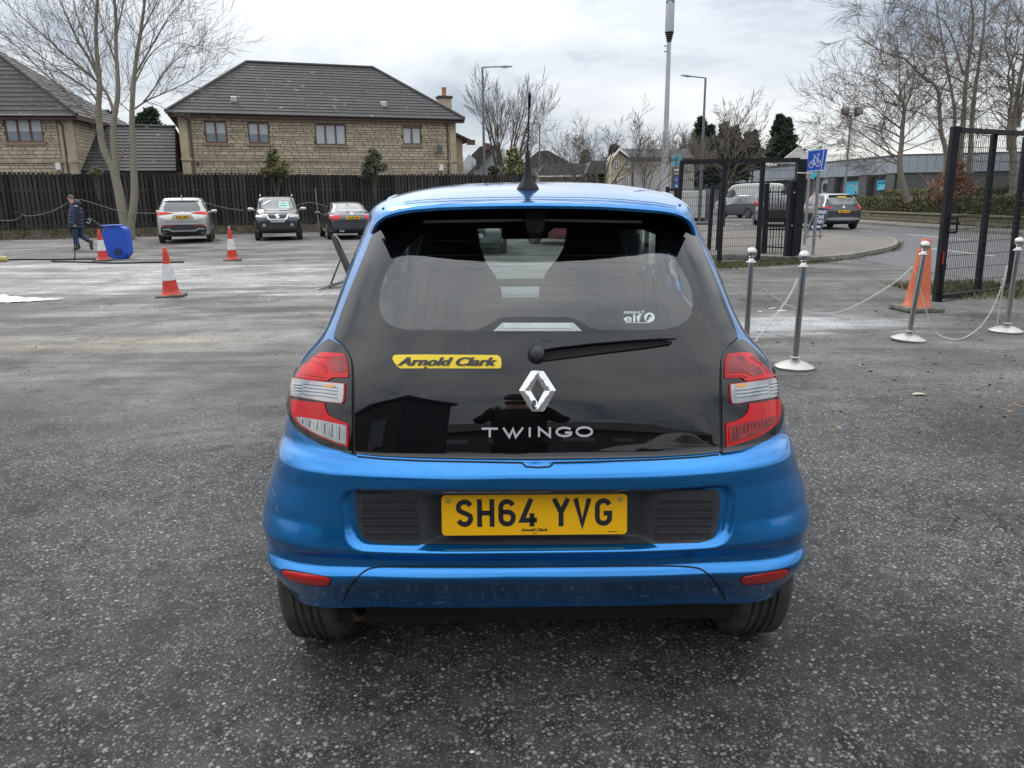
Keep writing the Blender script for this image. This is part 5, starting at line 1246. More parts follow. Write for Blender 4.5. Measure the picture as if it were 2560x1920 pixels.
def mirror(pts, c=1335.0): return [(2 * c - x, y) for x, y in reversed(pts)]

# outlines, measured in the photograph
hatchL = [(940, 572), (929, 596), (915, 632), (897, 676), (876, 728), (858, 776), (845, 812), (836, 843), (846, 856), (862, 872), (874, 890), (882, 915), (885, 950), (885, 1060), (886, 1134)]
hatchR = [(1730, 572), (1742, 590), (1757, 626), (1775, 668), (1797, 722), (1818, 776), (1832, 812), (1842, 843), (1832, 856), (1818, 872), (1806, 890), (1801, 915), (1799, 950), (1800, 1060), (1802, 1130)]
bottom = [(940, 1140), (1050, 1145), (1200, 1148), (1340, 1149), (1500, 1147), (1640, 1143), (1740, 1137)]
topl = [(1700, 545), (1655, 533), (1497, 525), (1338, 523), (1200, 524), (1040, 531), (985, 543)]
hatch = hatchL + bottom + list(reversed(hatchR)) + topl
# the rear glass: clear window, black printed border
k9 = lambda p: sc(p, .3978, 900, 440)
win = k9([(290, 450), (250, 500), (200, 560), (165, 620), (140, 690), (126, 760), (126, 820), (140, 880), (170, 925), (215, 952), (290, 966), (480, 972), (700, 974), (760, 962), (820, 930), (875, 898), (920, 889), (1100, 888), (1300, 889), (1345, 897), (1400, 928), (1450, 958), (1510, 972), (1750, 972), (1900, 966), (1985, 950), (2045, 915), (2078, 870), (2088, 810), (2085, 740), (2060, 670), (2020, 590), (1975, 520), (1930, 450), (1870, 370), (1780, 335), (1400, 328), (1220, 326), (1190, 352), (1110, 372), (1040, 355), (1020, 328), (800, 328), (480, 335), (380, 365)])
deli = hatch
# body shell: cut the openings out
inner_hatch = [(1335 + (x - 1335) * .975, 840 + (y - 840) * .965) for x, y in hatch]
def keep(f):
    c = V[list(f)].mean(0); x, y, z = c - np.array([CX, 0, 0])
    if y < 2.75:
        v = c - CAM; d = v @ _f; px = 1280 + FPX * (v @ _r) / d; py = 960 - FPX * (v @ _u) / d
        n = NV[f[0]]
        if z > .8 and n[1] < 0 and inpoly(px, py, inner_hatch): return 'hole'
    if abs(x) > .5 and 1.02 < z < 1.37 and (2.78 < y < 3.22 or 3.30 < y < 4.15 - (z - 1.02) * .6): return 'side'
    if y > 3.9 and 1.0 < z < 1.39 and abs(x) < Wf(z) * .88: return 'front'
    if z < .62 and abs(x) > .55 and (y > 2.34 and math.hypot(y - 2.51, z - .31) < .345 or math.hypot(y - 4.93, z - .31) < .345): return 'arch'
    return 'body'
cls = [keep(f) for f in F]
def submesh(fs, VV, NN):
    used = sorted({i for f in fs for i in f}); mp = {a: b for b, a in enumerate(used)}
    m = MB(); m.v = [tuple(VV[i]) for i in used]; m.f = [tuple(mp[i] for i in f) for f in fs]; m.m = [0] * len(fs); return m, [NN[i] for i in used]
m, nn = submesh([f for f, c in zip(F, cls) if c == 'body'], V, NV); m.build('body', M_BLUE, CARROOT, normals=nn)
VI = V - NV * .028
m, nn = submesh([tuple(reversed(f)) for f, c in zip(F, cls) if c == 'body'], VI, -NV); m.build('lining', M_INT, CARROOT, normals=nn)
sg = [f for f, c in zip(F, cls) if c == 'side']
for sgn in (1, -1):
    for y0, y1 in ((2.7, 3.26), (3.26, 4.3)):
        fs = [f for f in sg if sgn * (V[f[0]][0] - CX) > 0 and y0 < V[list(f)].mean(0)[1] < y1]
        m, nn = submesh(fs, V - NV * .004, NV); m.build('side_window', M_GLASS, CARROOT, normals=nn)
m, nn = submesh([f for f, c in zip(F, cls) if c == 'front'], V - NV * .003, NV); m.build('windscreen', M_CLEARG, CARROOT, normals=nn)

HATCH = panel('tailgate', M_BLACKGLOSS, hatch, [win], off=.004, thick=.006, step=13)
panel('rear_window', M_GLASS, win, off=.004, thick=0, step=13, parent=HATCH)
# heater wires on the rear window
def hw(pts, parent=HATCH): return stripline('heater_wire', M_HW, sc(pts, .3978, 900, 440), .4, off=.0046, parent=parent)
M_HW = mat('heater_wire', (0.10, 0.06, 0.05), rough=.6, alpha=.45)
HWm = MB()
wires = [[(200, 950), (400, 480)], [(270, 965), (330, 780), (450, 500)], [(335, 968), (400, 770), (520, 500)]]
def bendw(x0, xt, yt, r):
    L = [(x0, 974), (x0 + (xt - x0) * .6, yt + r)]; c = [(xt, yt + r * .35), (xt + r * .4, yt + 6), (xt + r, yt)]
    half = L + c; cx9 = 1105
    return chaikin(half + [(2 * cx9 - x, y) for x, y in reversed(half)], 2, closed=False)
wl = [bendw(585, 640, 748, 90), bendw(650, 700, 800, 80), bendw(710, 750, 852, 60)]
for i, (x0, xt, yt) in enumerate(((525, 560, 690), (462, 510, 640), (400, 450, 590), (335, 400, 548), (272, 350, 505))): wl.append(bendw(x0, xt, yt, 95))
wl += [[(330, 410), (1105, 418), (1880, 410)]]
for wpts in wl: hw(wpts)
# high brake light behind the glass
bl = panel('brake_light', M_PALEG, sc([(838, 978), (895, 926), (1340, 926), (1394, 978)], .3978, 900, 440), off=.0052, thick=.001, step=14, parent=HATCH)
panel('lens', mat('brake_lens', (.55, .62, .60), rough=.3, var=(30, .5, (.35, .42, .42))), sc([(905, 930), (1322, 930), (1322, 960), (905, 960)], .3978, 900, 440), off=.0062, thick=.001, step=14, parent=bl)

# tail light clusters
k2 = lambda p: sc(p, .205, 660, 820); k3 = lambda p: sc(p, .1929, 1740, 820)
hL = k2([(805, 140), (850, 158), (900, 185), (960, 232), (1010, 285), (1050, 345), (1075, 410), (1083, 480), (1085, 700), (1085, 1100), (1085, 1540), (980, 1515), (850, 1472), (700, 1410), (580, 1350), (480, 1285), (395, 1210), (340, 1120), (308, 1010), (298, 880), (302, 760), (312, 660), (350, 585), (446, 480), (532, 400), (626, 300), (720, 205)])
hR = k3([(558, 148), (500, 182), (430, 232), (375, 285), (330, 350), (313, 420), (308, 500), (315, 700), (322, 1100), (330, 1632), (450, 1618), (600, 1590), (760, 1530), (900, 1465), (1010, 1385), (1075, 1300), (1105, 1190), (1118, 1060), (1112, 900), (1090, 760), (1062, 650), (1010, 570), (900, 450), (800, 345), (720, 270), (640, 200)])
redU = [k2([(705, 328), (745, 318), (985, 328), (1002, 345), (1035, 410), (1049, 500), (1049, 612), (875, 615), (840, 628), (800, 652), (720, 650), (600, 640), (500, 622), (415, 602), (455, 555), (500, 480), (560, 440), (620, 385)]),
        k3([(385, 354), (500, 342), (640, 336), (690, 352), (740, 400), (820, 475), (900, 545), (995, 635), (850, 664), (700, 690), (608, 698), (590, 675), (560, 655), (352, 658), (346, 560), (345, 480), (360, 410)])]
whi = [k2([(388, 628), (600, 655), (800, 676), (1002, 692), (1000, 800), (992, 890), (970, 918), (780, 900), (560, 862), (365, 828), (372, 720)]),
       k3([(415, 742), (600, 722), (800, 696), (1018, 664), (1040, 740), (1052, 885), (900, 912), (700, 945), (520, 975), (440, 978), (425, 940)])]
redL = [k2([(362, 868), (480, 890), (620, 908), (765, 918), (770, 960), (785, 1020), (820, 1065), (900, 1105), (1048, 1165), (1048, 1448), (900, 1405), (740, 1340), (600, 1272), (480, 1195), (405, 1115), (372, 1040)]),
        k3([(655, 985), (800, 965), (930, 942), (1056, 918), (1060, 1040), (1056, 1130), (1030, 1205), (960, 1290), (820, 1385), (680, 1445), (520, 1500), (370, 1545), (366, 1400), (364, 1235), (480, 1205), (570, 1165), (630, 1110), (655, 1050)])]
dark = [k2([(430, 1085), (520, 1092), (760, 1130), (900, 1160), (1030, 1188), (1028, 1418), (900, 1385), (740, 1318), (600, 1250), (500, 1185), (455, 1130)]),
        k3([(395, 1282), (560, 1235), (760, 1190), (1010, 1130), (1030, 1150), (985, 1220), (900, 1290), (760, 1370), (600, 1425), (400, 1478)])]
darkU = [k2([(810, 400), (985, 350), (1030, 420), (1035, 545), (950, 555), (880, 540), (820, 500)]), k3([(395, 375), (560, 380), (640, 460), (780, 520), (840, 600), (700, 640), (600, 590), (370, 590), (360, 480)])]
for i, (hp, nm) in enumerate(((hL, 'left'), (hR, 'right'))):
    H_ = panel('tail_light', M_BLACKGLOSS, hp, off=.007, thick=.010, step=10)
    panel('red_lens', M_RED, redU[i], off=.0105, thick=.003, step=9, parent=H_)
    panel('inner_lens', M_REDD, darkU[i], off=.0118, thick=.001, step=9, parent=H_)
    panel('clear_lens_rim', M_RED, [(sum(p[0] for p in whi[i]) / len(whi[i]) + (x - sum(p[0] for p in whi[i]) / len(whi[i])) * 1.035, sum(p[1] for p in whi[i]) / len(whi[i]) + (y - sum(p[1] for p in whi[i]) / len(whi[i])) * 1.08) for x, y in whi[i]], off=.0105, thick=.003, step=9, parent=H_)
    panel('clear_lens', M_CLEARL, whi[i], off=.0130, thick=.002, step=9, parent=H_)
    panel('red_lens', M_RED, redL[i], off=.0105, thick=.003, step=9, parent=H_)
    panel('inner_lens', (M_CLEARL if i == 0 else M_REDD), dark[i], off=.0125, thick=.002, step=9, parent=H_, label='clear reversing lens' if i == 0 else 'dark red fog lens')
    am = k2([(790, 700), (905, 712), (905, 738), (780, 728)]) if i == 0 else k3([(480, 745), (600, 735), (600, 775), (475, 785)])
    panel('amber_bulb', M_AMBER, am, off=.0142, thick=.001, step=9, parent=H_)
    # moulded ribs of the lenses
    rib = MB()
    base, kk = (k2, 1) if i == 0 else (k3, 1)
    if i == 0: rows = [[(400 + 5 * j, 690 + 17 * j), (505, 700 + 17 * j)] for j in range(7)] + [[(530, 700 + 20 * j), (640, 712 + 20 * j), (760, 722 + 20 * j), (930, 745 + 20 * j)] for j in range(7)]
    else: rows = [[(905, 725 + 20 * j), (1010, 708 + 20 * j)] for j in range(8)] + [[(470, 800 + 22 * j), (600, 790 + 22 * j), (740, 768 + 22 * j), (880, 748 + 22 * j)] for j in range(6)]
    for j, r_ in enumerate(rows):
        stripline('lens_rib', M_BLK if j % 2 else M_WPR, base(r_), 1.3, off=.0139, parent=H_)
    rows2 = [[(440, 545), (520, 585), (780, 618)], [(600, 420), (760, 470), (800, 560)], [(650, 370), (800, 380), (1000, 370)]] if i == 0 else [[(700, 380), (960, 620)], [(660, 400), (800, 480), (900, 610)], [(380, 630), (580, 632), (640, 665)]]
    for r_ in rows2: stripline('lens_rib', M_REDD, base(r_), 1.5, off=.0124, parent=H_)
    for j in range(13):
        a_, b_ = ((470 + j * 44, 1110 + j * 7.5), (462 + j * 44, 1150 + j * 20)) if i == 0 else ((400 + j * 46, 1300 - j * 11.5), (403 + j * 46, 1450 - j * 21))
        if i == 0 and j < 2: b_ = (b_[0] + 10, b_[1])
        stripline('lens_rib', (M_SEAM if j % 2 else M_WPR) if i == 0 else (M_SEAM if j % 3 else M_RED), base([a_, b_]), 1.2, off=.0132, parent=H_)
# joints: beside the clusters, under the glass, at the bumper
stripline('body_joint', M_SEAM, chaikin([(838, 846), (862, 866), (880, 895), (886, 935), (886, 1050), (887, 1138)], 2, False), 5, off=.0045)
stripline('body_joint', M_SEAM, chaikin([(1842, 846), (1820, 866), (1803, 895), (1798, 935), (1799, 1050), (1803, 1132)], 2, False), 5, off=.0045)
stripline('body_joint', M_SEAM, [(705, 975), (715, 973), (724, 971)], 2.2, off=.0012)
stripline('body_joint', M_SEAM, [(1952, 970), (1960, 972), (1970, 974)], 2.2, off=.0012)
seamlow = sc([(500, 1395), (530, 1330), (580, 1255), (640, 1205), (700, 1193), (830, 1193)], .4337, 640, 900)
seamlow2 = mirror(seamlow, 1336)
stripline('bumper_joint', M_SEAM, chaikin(seamlow[:-1] + [(1000, 1416), (1336, 1418), (1670, 1414)] + seamlow2[1:], 2, False), 4.0, off=.0012)
# hatch handle notch under the glass
panel('latch_recess', M_BLUE, chaikin([(1303, 1153), (1312, 1166), (1330, 1170), (1360, 1170), (1372, 1166), (1383, 1153)], 1), off=.0008, thick=.0, step=8)
stripline('tailgate_joint', M_SEAM, [(892, 1141), (950, 1147), (1050, 1152), (1200, 1155), (1305, 1157), (1315, 1167), (1345, 1169), (1375, 1167), (1385, 1157), (1500, 1154), (1640, 1149), (1740, 1143), (1798, 1136)], 3.4, off=.0016)
# reflectors
for pl in ([(704, 1425), (730, 1428), (780, 1436), (828, 1444), (822, 1460), (812, 1463), (770, 1460), (735, 1452), (712, 1440)], mirror([(704, 1422), (730, 1426), (780, 1435), (828, 1443), (822, 1457), (812, 1460), (770, 1457), (735, 1449), (712, 1438)], 1339)):
    c = (sum(p[0] for p in pl) / len(pl), sum(p[1] for p in pl) / len(pl))
    rf = panel('reflector_surround', M_SEAM, chaikin([(c[0] + (x - c[0]) * 1.05, c[1] + (y - c[1]) * 1.22) for x, y in pl], 1), off=.0012, thick=.001, step=8)
    panel('reflector', M_REDR, chaikin(pl, 1), off=.003, thick=.002, step=8, parent=rf)
# black insert with the pressed vents
insert = chaikin([(889, 1232), (893, 1226), (904, 1223), (1335, 1224), (1780, 1223), (1792, 1226), (1798, 1234), (1799, 1260), (1794, 1310), (1782, 1342), (1770, 1352), (1740, 1358), (1336, 1364), (950, 1359), (925, 1354), (905, 1342), (894, 1310), (888, 1262)], 1)
INS = panel('bumper_insert', M_BLACKPL, insert, off=.002, thick=.001, step=9)
for s_ in (0, 1):
    for j in range(5):
        yy = 1253 + j * 20.6
        x0, x1 = ((904 + (2 if j == 4 else 0) + (4 if j == 4 else 0), 1047 + j * 1.2) if s_ == 0 else (1640 - j * 1.6, 1783 - max(0, j - 2) * 3))
        outer_ = rrect(x0, yy - 7.5, x1, yy + 7.5, 7.4, 4)
        v2, t = tri2d(outer_, [rrect(x0 + 3.5, yy - 4.0, x1 - 3.5, yy + 4.5, 3.9, 4)], 12); m, nn = lay(MS, v2, t, shoot, .0055, .004)
        o = m.build('vent_surround', M_BLACKPL, INS, normals=nn)
        pv = panel('vent_shade', M_SEAM, rrect(x0 + 3, yy - 4.2, x1 - 3, yy + 4.8, 4.2, 4), off=.0030, thick=0, step=12, parent=o)  # dark panel put in as the shade inside the pressed vent
        for r_ in (-1.6, 2.2):
            stripline('vent_slat', M_BLACKPL, [(x0 + 5, yy + r_), (x1 - 5, yy + r_)], 1.5, off=.0044, parent=o)

# number plate
pc = P(1336, 1287, 2.003); tilt = math.radians(7)
roll_ = math.radians(-.15)
def pfr(u, v, w_): # u right, v up, w out (towards camera)
    u2 = u * math.cos(roll_) - v * math.sin(roll_); v2 = u * math.sin(roll_) + v * math.cos(roll_)
    return pc + np.array([u2, v2 * math.sin(tilt) - w_ * math.cos(tilt), v2 * math.cos(tilt) + w_ * math.sin(tilt)])
v2, t = tri2d(rrect(-.2585, -.0575, .2585, .0575, .011), (), .05)
PLT = flat_lay(v2, t, lambda u, v, w_: pfr(u, v, w_), .006).build('number_plate', M_YPL, CARROOT, smooth=30)
x_ = 0; _, wd = plate_text('SH64 YVG', .175); s_ = .436 / wd; hgt = .079
for ch_ in 'SH64 YVG':
    if ch_ == ' ': x_ += .42; continue
    tx, w1 = plate_text(ch_, .175); m = MB()
    for Vv, Fc in tx: flat_lay([((x + x_) * s_ - .219, y * hgt - .033) for x, y in Vv], Fc, lambda u, v, w_: pfr(u, v, w_ + .0011), .0006, m)
    m.build('plate_letter', M_BLK, PLT); x_ += .77
def flat_text(name, s, mt, h, cx_, cy_, fr, parent, bold=0, shear=0, sx=1, off=.001, spacing=1.0, align=.5, thick=.0004):
    Vt, Ft, wt = text2d(s, bold, shear, spacing)
    return flat_lay([((x - wt * align) * h * sx + cx_, y * h + cy_) for x, y in Vt], Ft, lambda u, v, w_: fr(u, v, w_ + off), thick).build(name, mt, parent)
flat_text('dealer_lettering', 'Arnold Clark', M_BLK, .0085, 0, -.0465, pfr, PLT, bold=.035, shear=.35, sx=1.15)
for cu_, wu_, v_ in ((.218, .024, -.0505), (0, .012, -.0535)): flat_lay([(cu_ - wu_ / 2, v_), (cu_ + wu_ / 2, v_), (cu_ + wu_ / 2, v_ + .0016), (cu_ - wu_ / 2, v_ + .0016)], [(0, 1, 2, 3)], lambda u, v, w_: pfr(u, v, w_ + .001), .0004).build('small_print', M_BLK, PLT)
for sx_ in (-1, 1):
    c = pfr(sx_ * .2395, .0435, .0)
    MB().lathe([(.0072, 0), (.0072, .003), (.005, .005), (0, .0056)], 16, c, Matrix.Rotation(math.pi / 2 + tilt * 0, 3, 'X')).build('plate_screw', mat('plate_screw_cap', (.45, .36, .05), rough=.3), PLT, smooth=40)

# stickers, badge and lettering laid on the glass
def sdecal(name, mt, V2, T, off, thick=.0006, parent=HATCH, label=None):
    m, nn = lay(MS, V2, T, shoot, off, thick); return m.build(name, mt, parent, normals=nn, label=label)
k8 = lambda p: sc(p, .28933, 900, 780)
ac = k8([(300, 378), (315, 374), (600, 371), (1190, 375), (1215, 395), (1222, 420), (1222, 470), (1215, 485), (1200, 489), (590, 489), (572, 470), (548, 489), (355, 490), (335, 480), (332, 472), (322, 468), (318, 455), (300, 440), (296, 425), (287, 412), (289, 392)])
v2, t = tri2d(ac, (), 12); ST = sdecal('dealer_sticker', M_YST, v2, t, .0052)
def curved_text(name, s, mt, x0, y0, x1, h, off, parent, bold=0, shear=0, spacing=1.0, fat=(0,)):
    Vt, Ft, wt = text2d(s, bold, shear, spacing); sx_ = (x1 - x0) / wt
    P2 = [(x0 + x * sx_ + d, y0 - y * h) for d in fat for x, y in Vt]; F2 = [tuple(i + k * len(Vt) for i in f) for k in range(len(fat)) for f in Ft]
    return sdecal(name, mt, P2, F2, off, .0, parent)
a = k8([(335, 462), (1182, 462)])
curved_text('sticker_lettering', 'Arnold Clark', M_BLACKPL, a[0][0], a[0][1] + 1, a[1][0], 21.0, .0080, ST, bold=.012, shear=.38, fat=(-1.8, 0, 1.8))
# R..t / elf sticker
b9 = k9([(1655, 870), (1783, 870), (1656, 922), (1768, 922)])
curved_text('oil_sticker_lettering', 'RENAULT', M_WPR, b9[0][0], b9[0][1], b9[1][0], 6.8, .0054, HATCH, bold=.02)
curved_text('oil_sticker_lettering', 'elf', M_WPR, b9[2][0], b9[2][1] - 1, b9[3][0], 18.5, .0054, HATCH, bold=.015)
cxe, cye = k9([(1815, 893)])[0]
v2, t = tri2d(ellipse(cxe, cye, 13, 12), [[(cxe - 9, cye + 5), (cxe - 4, cye - 6), (cxe + 1, cye - 8), (cxe + 6, cye - 3), (cxe + 4, cye + 1), (cxe + 1, cye - 2), (cxe - 1, cye + 4), (cxe - 5, cye + 9)]], 4); sdecal('oil_sticker_emblem', M_WPR, v2, t, .0054)
v2, t = tri2d(sc([(1663, 925), (1820, 925), (1820, 929), (1663, 929)], .3978, 900, 440), (), 12); sdecal('oil_sticker_line', M_WPR, v2, t, .0054)
# model name
def wide_letter(pl, x, y, w_, h, st):
    L, R_ = stroke_poly(pl, st); n = len(L); return [(x + p.x * w_, y - p.y * h) for p in L] + [(x + p.x * w_, y - p.y * h) for p in R_], [(i, n + i, n + i + 1, i + 1) for i in range(n - 1)]
def strokes_px(name, mt, strokes, wpx, off, thick, parent):
    mb_ = MB(); NN = []
    for pl in strokes:
        L, R_ = stroke_poly(pl, wpx); n = len(L)
        _, nn = lay(MS, [(p.x, p.y) for p in L] + [(p.x, p.y) for p in R_], [t_ for i in range(n - 1) for t_ in ((i, n + i, n + i + 1), (i, n + i + 1, i + 1))], shoot, off, thick, mb_); NN += nn
    return mb_.build(name, mt, parent, normals=NN)
TW = k8
def earc(cx_, cy_, rx, ry, a0, a1, n=14): return [(cx_ + rx * math.cos(math.radians(a0 + (a1 - a0) * k / n)), cy_ - ry * math.sin(math.radians(a0 + (a1 - a0) * k / n))) for k in range(n + 1)]
letters = [[[(1052, 1006), (1192, 1006)], [(1122, 1006), (1122, 1081)]],
           [[(1238, 998), (1290, 1078), (1322, 1010), (1345, 1078), (1408, 998)]],
           [[(1466, 995), (1466, 1078)]],
           [[(1546, 1078), (1546, 1000), (1640, 1074), (1640, 994)]],
           [earc(1764, 1034, 68, 36, 38, 325) + [(1822, 1040), (1770, 1040)]],
           [earc(1936, 1032, 66, 37, 0, 360, 24)]]
for lt in letters: strokes_px('badge_letter', M_SILV, [TW(s_) for s_ in lt], 5.2, .0075, .0035, HATCH)
# lozenge badge
lo = k8([(1475, 515), (1485, 511), (1578, 513), (1590, 520), (1688, 672), (1686, 688), (1590, 850), (1578, 858), (1490, 858), (1478, 850), (1378, 690), (1377, 674)])
li = k8([(1530, 578), (1592, 680), (1535, 785), (1477, 686)])
cxb, cyb = k8([(1532, 684)])[0]
v2, t = tri2d(lo, [li], 4)
def lozenge_off(x, y): # ridge half way between outline and hole
    dx, dy = abs(x - cxb), abs(y - cyb); r = dx / 45 + dy / 62
    return .006 + .010 * max(0, 1 - abs(r - .72) / .34)
m = MB(); pts = []
for x, y in v2:
    h = MS.hit(CAM, ray(x, y)); pts.append(h[0] + h[1] * (lozenge_off(x, y) + .004))
m.v = [tuple(p) for p in pts]; m.f = list(t); m.m = [0] * len(t)
bd = {}
for f in t:
    for i in range(3): bd[(f[i], f[(i + 1) % 3])] = 1
b0 = len(m.v); hn = MS.hit(CAM, ray(cxb, cyb))[1]; m.v += [tuple(p - hn * .008) for p in pts]
for (i, j) in bd:
    if (j, i) not in bd: m.f.append((i, b0 + i, b0 + j, j)); m.m.append(0)
m.build('maker_badge', M_CHROME, HATCH, smooth=25)
# lower-left corner of the badge peels: a darker flake
v2, t = tri2d(k8([(1490, 765), (1515, 762), (1522, 790), (1500, 850), (1480, 800)]), (), 7); sdecal('badge_flake', M_BLACKPL, v2, t, .019, .001)
# wiper
WP = k9([(1088, 1070), (1095, 1050), (1115, 1038), (1210, 1024), (1450, 1014), (1680, 1012), (1860, 1018), (1945, 1026), (1962, 1038), (1958, 1046), (1855, 1044), (1680, 1052), (1450, 1070), (1225, 1095), (1170, 1105), (1095, 1108)])
BLD = k9([(1130, 1120), (1200, 1104), (1450, 1078), (1700, 1056), (1945, 1046), (1946, 1064), (1750, 1092), (1500, 1122), (1300, 1148), (1160, 1166), (1110, 1166)])
wpm = panel('rear_wiper', M_BLACKPL, WP, off=.038, thick=.018, step=12)
panel('wiper_blade', M_SEAM, BLD, off=.016, thick=.012, step=12, parent=wpm)
hc = MS.hit(CAM, ray(*k9([(1112, 1125)])[0])); Q = Vector(hc[1]).to_track_quat('Z', 'Y').to_matrix()
MB().lathe([(.026, 0), (.026, .012), (.021, .022), (.018, .038), (.008, .044), (0, .045)], 24, hc[0], Q).build('wiper_hub', M_BLACKPL, wpm, smooth=40)
stripline('wiper_seam', M_SEAM, k9([(1150, 1046), (1143, 1052), (1150, 1060), (1212, 1054)]), 1.4, off=.0385, parent=wpm)
stripline('wiper_seam', M_SEAM, k9([(1855, 1020), (1856, 1044)]), 1.4, off=.0385, parent=wpm)

# roof spoiler
Oo = sc([(1180, 597), (1184, 575), (1195, 540), (1212, 500), (1240, 460), (1268, 432), (1300, 410), (1340, 388), (1380, 370), (1430, 353), (1480, 340), (1560, 326), (1659, 315)], .2411, 640, 440) + [(1100, 511), (1180, 508.5), (1260, 507), (1338, 506.5), (1416, 507.5), (1497, 509.5), (1570, 513)] + sc([(0, 330), (90, 343), (180, 360), (235, 376), (280, 395), (320, 418), (350, 440), (380, 470), (400, 500), (415, 535), (425, 570), (430, 604)], .2411, 1640, 440)
Io = sc([(1217, 604), (1220, 590), (1228, 568), (1242, 540), (1262, 510), (1288, 480), (1322, 455), (1358, 438), (1400, 425), (1448, 412), (1500, 402), (1570, 388), (1659, 374)], .2411, 640, 440) + [(1100, 526), (1180, 523), (1260, 521.5), (1338, 521), (1416, 521.5), (1497, 523.5), (1570, 528)] + sc([(0, 385), (75, 392), (150, 404), (200, 416), (245, 430), (275, 447), (300, 464), (330, 495), (352, 526), (368, 558), (380, 590), (393, 622)], .2411, 1640, 440)
sp_n = len(Oo); assert len(Io) == sp_n
def ylip(x): u = (x - 1335) / 410; return 2.170 + .10 * abs(u) ** 3 + .045 * u * u
m = MB(); rows = []
for (ox, oy), (ix, iy) in zip(Oo, Io):
    y = ylip(ox); u = min(1, abs(ox - 1335) / 410)
    lt = P(ox, oy, y + .006); lb = P(ix, iy, y)
    mid = (lt + lb) / 2 + np.array([0, -.006, 0])
    fw = .27 * (1 - u ** 4) + .05
    ft = lt + np.array([0, .08, .004 * (1 - u)]); f2 = lt + np.array([-np.sign(ox - 1335) * .012 * u, fw, .012 * (1 - u * u)])
    rows.append([f2, ft, lt, mid, lb])
for k in range(5): m.v += [tuple(r_[k]) for r_ in rows]
for k in range(4):
    for i in range(sp_n - 1): m.f.append((k * sp_n + i, k * sp_n + i + 1, (k + 1) * sp_n + i + 1, (k + 1) * sp_n + i)); m.m.append(0)
SPO = m.build('roof_spoiler', M_BLUE, CARROOT, smooth=35)
m = MB()
for r_ in rows: m.v.append(tuple(r_[4]))
for r_, (ix, iy) in zip(rows, Io): m.v.append(tuple(r_[4] + np.array([-np.sign(ix - 1335) * .006, .17, .012])))
for r_, (ix, iy) in zip(rows, Io): m.v.append(tuple(r_[4] + np.array([-np.sign(ix - 1335) * .012, .19, -.05])))
for k in range(1):
    for i in range(sp_n - 1): m.f.append((k * sp_n + i, k * sp_n + i + 1, (k + 1) * sp_n + i + 1, (k + 1) * sp_n + i)); m.m.append(0)
m.v = m.v[:2 * sp_n]; m.build('spoiler_underside', M_BLACKPL, SPO, smooth=60)
# spoiler foot in the middle and thin pale grey strips on the glass
foot = k9([(1035, 262), (1042, 340), (1060, 358), (1095, 368), (1125, 368), (1150, 352), (1160, 330), (1165, 262)])
panel('spoiler_foot', M_BLACKPL, foot, off=.05, thick=.045, step=9, parent=SPO)
for st in ([(405, 285), (1020, 275), (1036, 280), (1040, 291), (405, 303)], [(1160, 290), (1165, 279), (1185, 276), (1765, 288), (1765, 304), (1170, 292)]):
    panel('pale_glass_strip', mat('pale_glass_strip', (.30, .29, .31), rough=.35), k9(st), off=.0065, thick=.001, step=9, parent=HATCH)
# seam between roof and tailgate, two roof ditches
stripline('roof_joint', M_SEAM, sc([(0, 140), (0, 140)], 1, 0, 0) and [(1010, 508), (1060, 503), (1120, 500), (1218, 497), (1338, 496), (1458, 497), (1560, 502), (1640, 510), (1690, 519)], 1.6, off=.004)
for s_ in (-1, 1):
    m = MB(); pts = []
    for y in np.linspace(2.5, 4.0, 12):
        h = MS.hit((CX + s_ * .47, y, 2.0), (0, 0, -1)); pts.append(h[0] + np.array([0, 0, .001]))
    m.tube(pts, .0045, 6); m.build('roof_ditch', M_BLUE, CARROOT, smooth=60)
# aerial
base = MS.hit((CX - .010, 2.56, 2.2), (0, 0, -1))[0]
An = MB().lathe([(.037, -.006), (.0365, .0), (.032, .008), (.021, .024), (.0145, .04), (.0105, .055), (.0088, .08), (.0078, .115), (.005, .118)], 20, base).build('aerial', M_SEAM, CARROOT, smooth=50)
tp = [base + np.array([0, 0, .115])]; rr_ = [.003]
topa = P(1324, 234, 2.35); lower = base + np.array([0, 0, .115])
pts, rad = [], []
for k in range(90):
    t = k / 89; p = lower * (1 - t) + topa * t; wob = .0011 if t < .78 else 0
    pts.append(p + np.array([math.cos(k * 1.1), math.sin(k * 1.1), 0]) * wob); rad.append(.0026 if t < .78 else .0044)
MB().tube(pts, rad, 8).build('aerial_rod', M_SEAM, An, smooth=60)

# scratches and scuffs along the bottom of the bumper
M_SCR = mat('paint_scratch', (.16, .32, .48), rough=.6)
for pts in ([(776, 1484), (784, 1487), (797, 1489)], [(924, 1483), (935, 1482), (943, 1484)], [(1086, 1508), (1096, 1505), (1109, 1506)], [(993, 1483), (998, 1482)], [(1015, 1478), (1024, 1480)], [(692, 1266), (695, 1278)], [(682, 1222), (690, 1240)], [(1440, 1493), (1452, 1492)], [(1600, 1488), (1622, 1490)]): stripline('scratch', M_SCR, pts, 1.6, off=.0009)
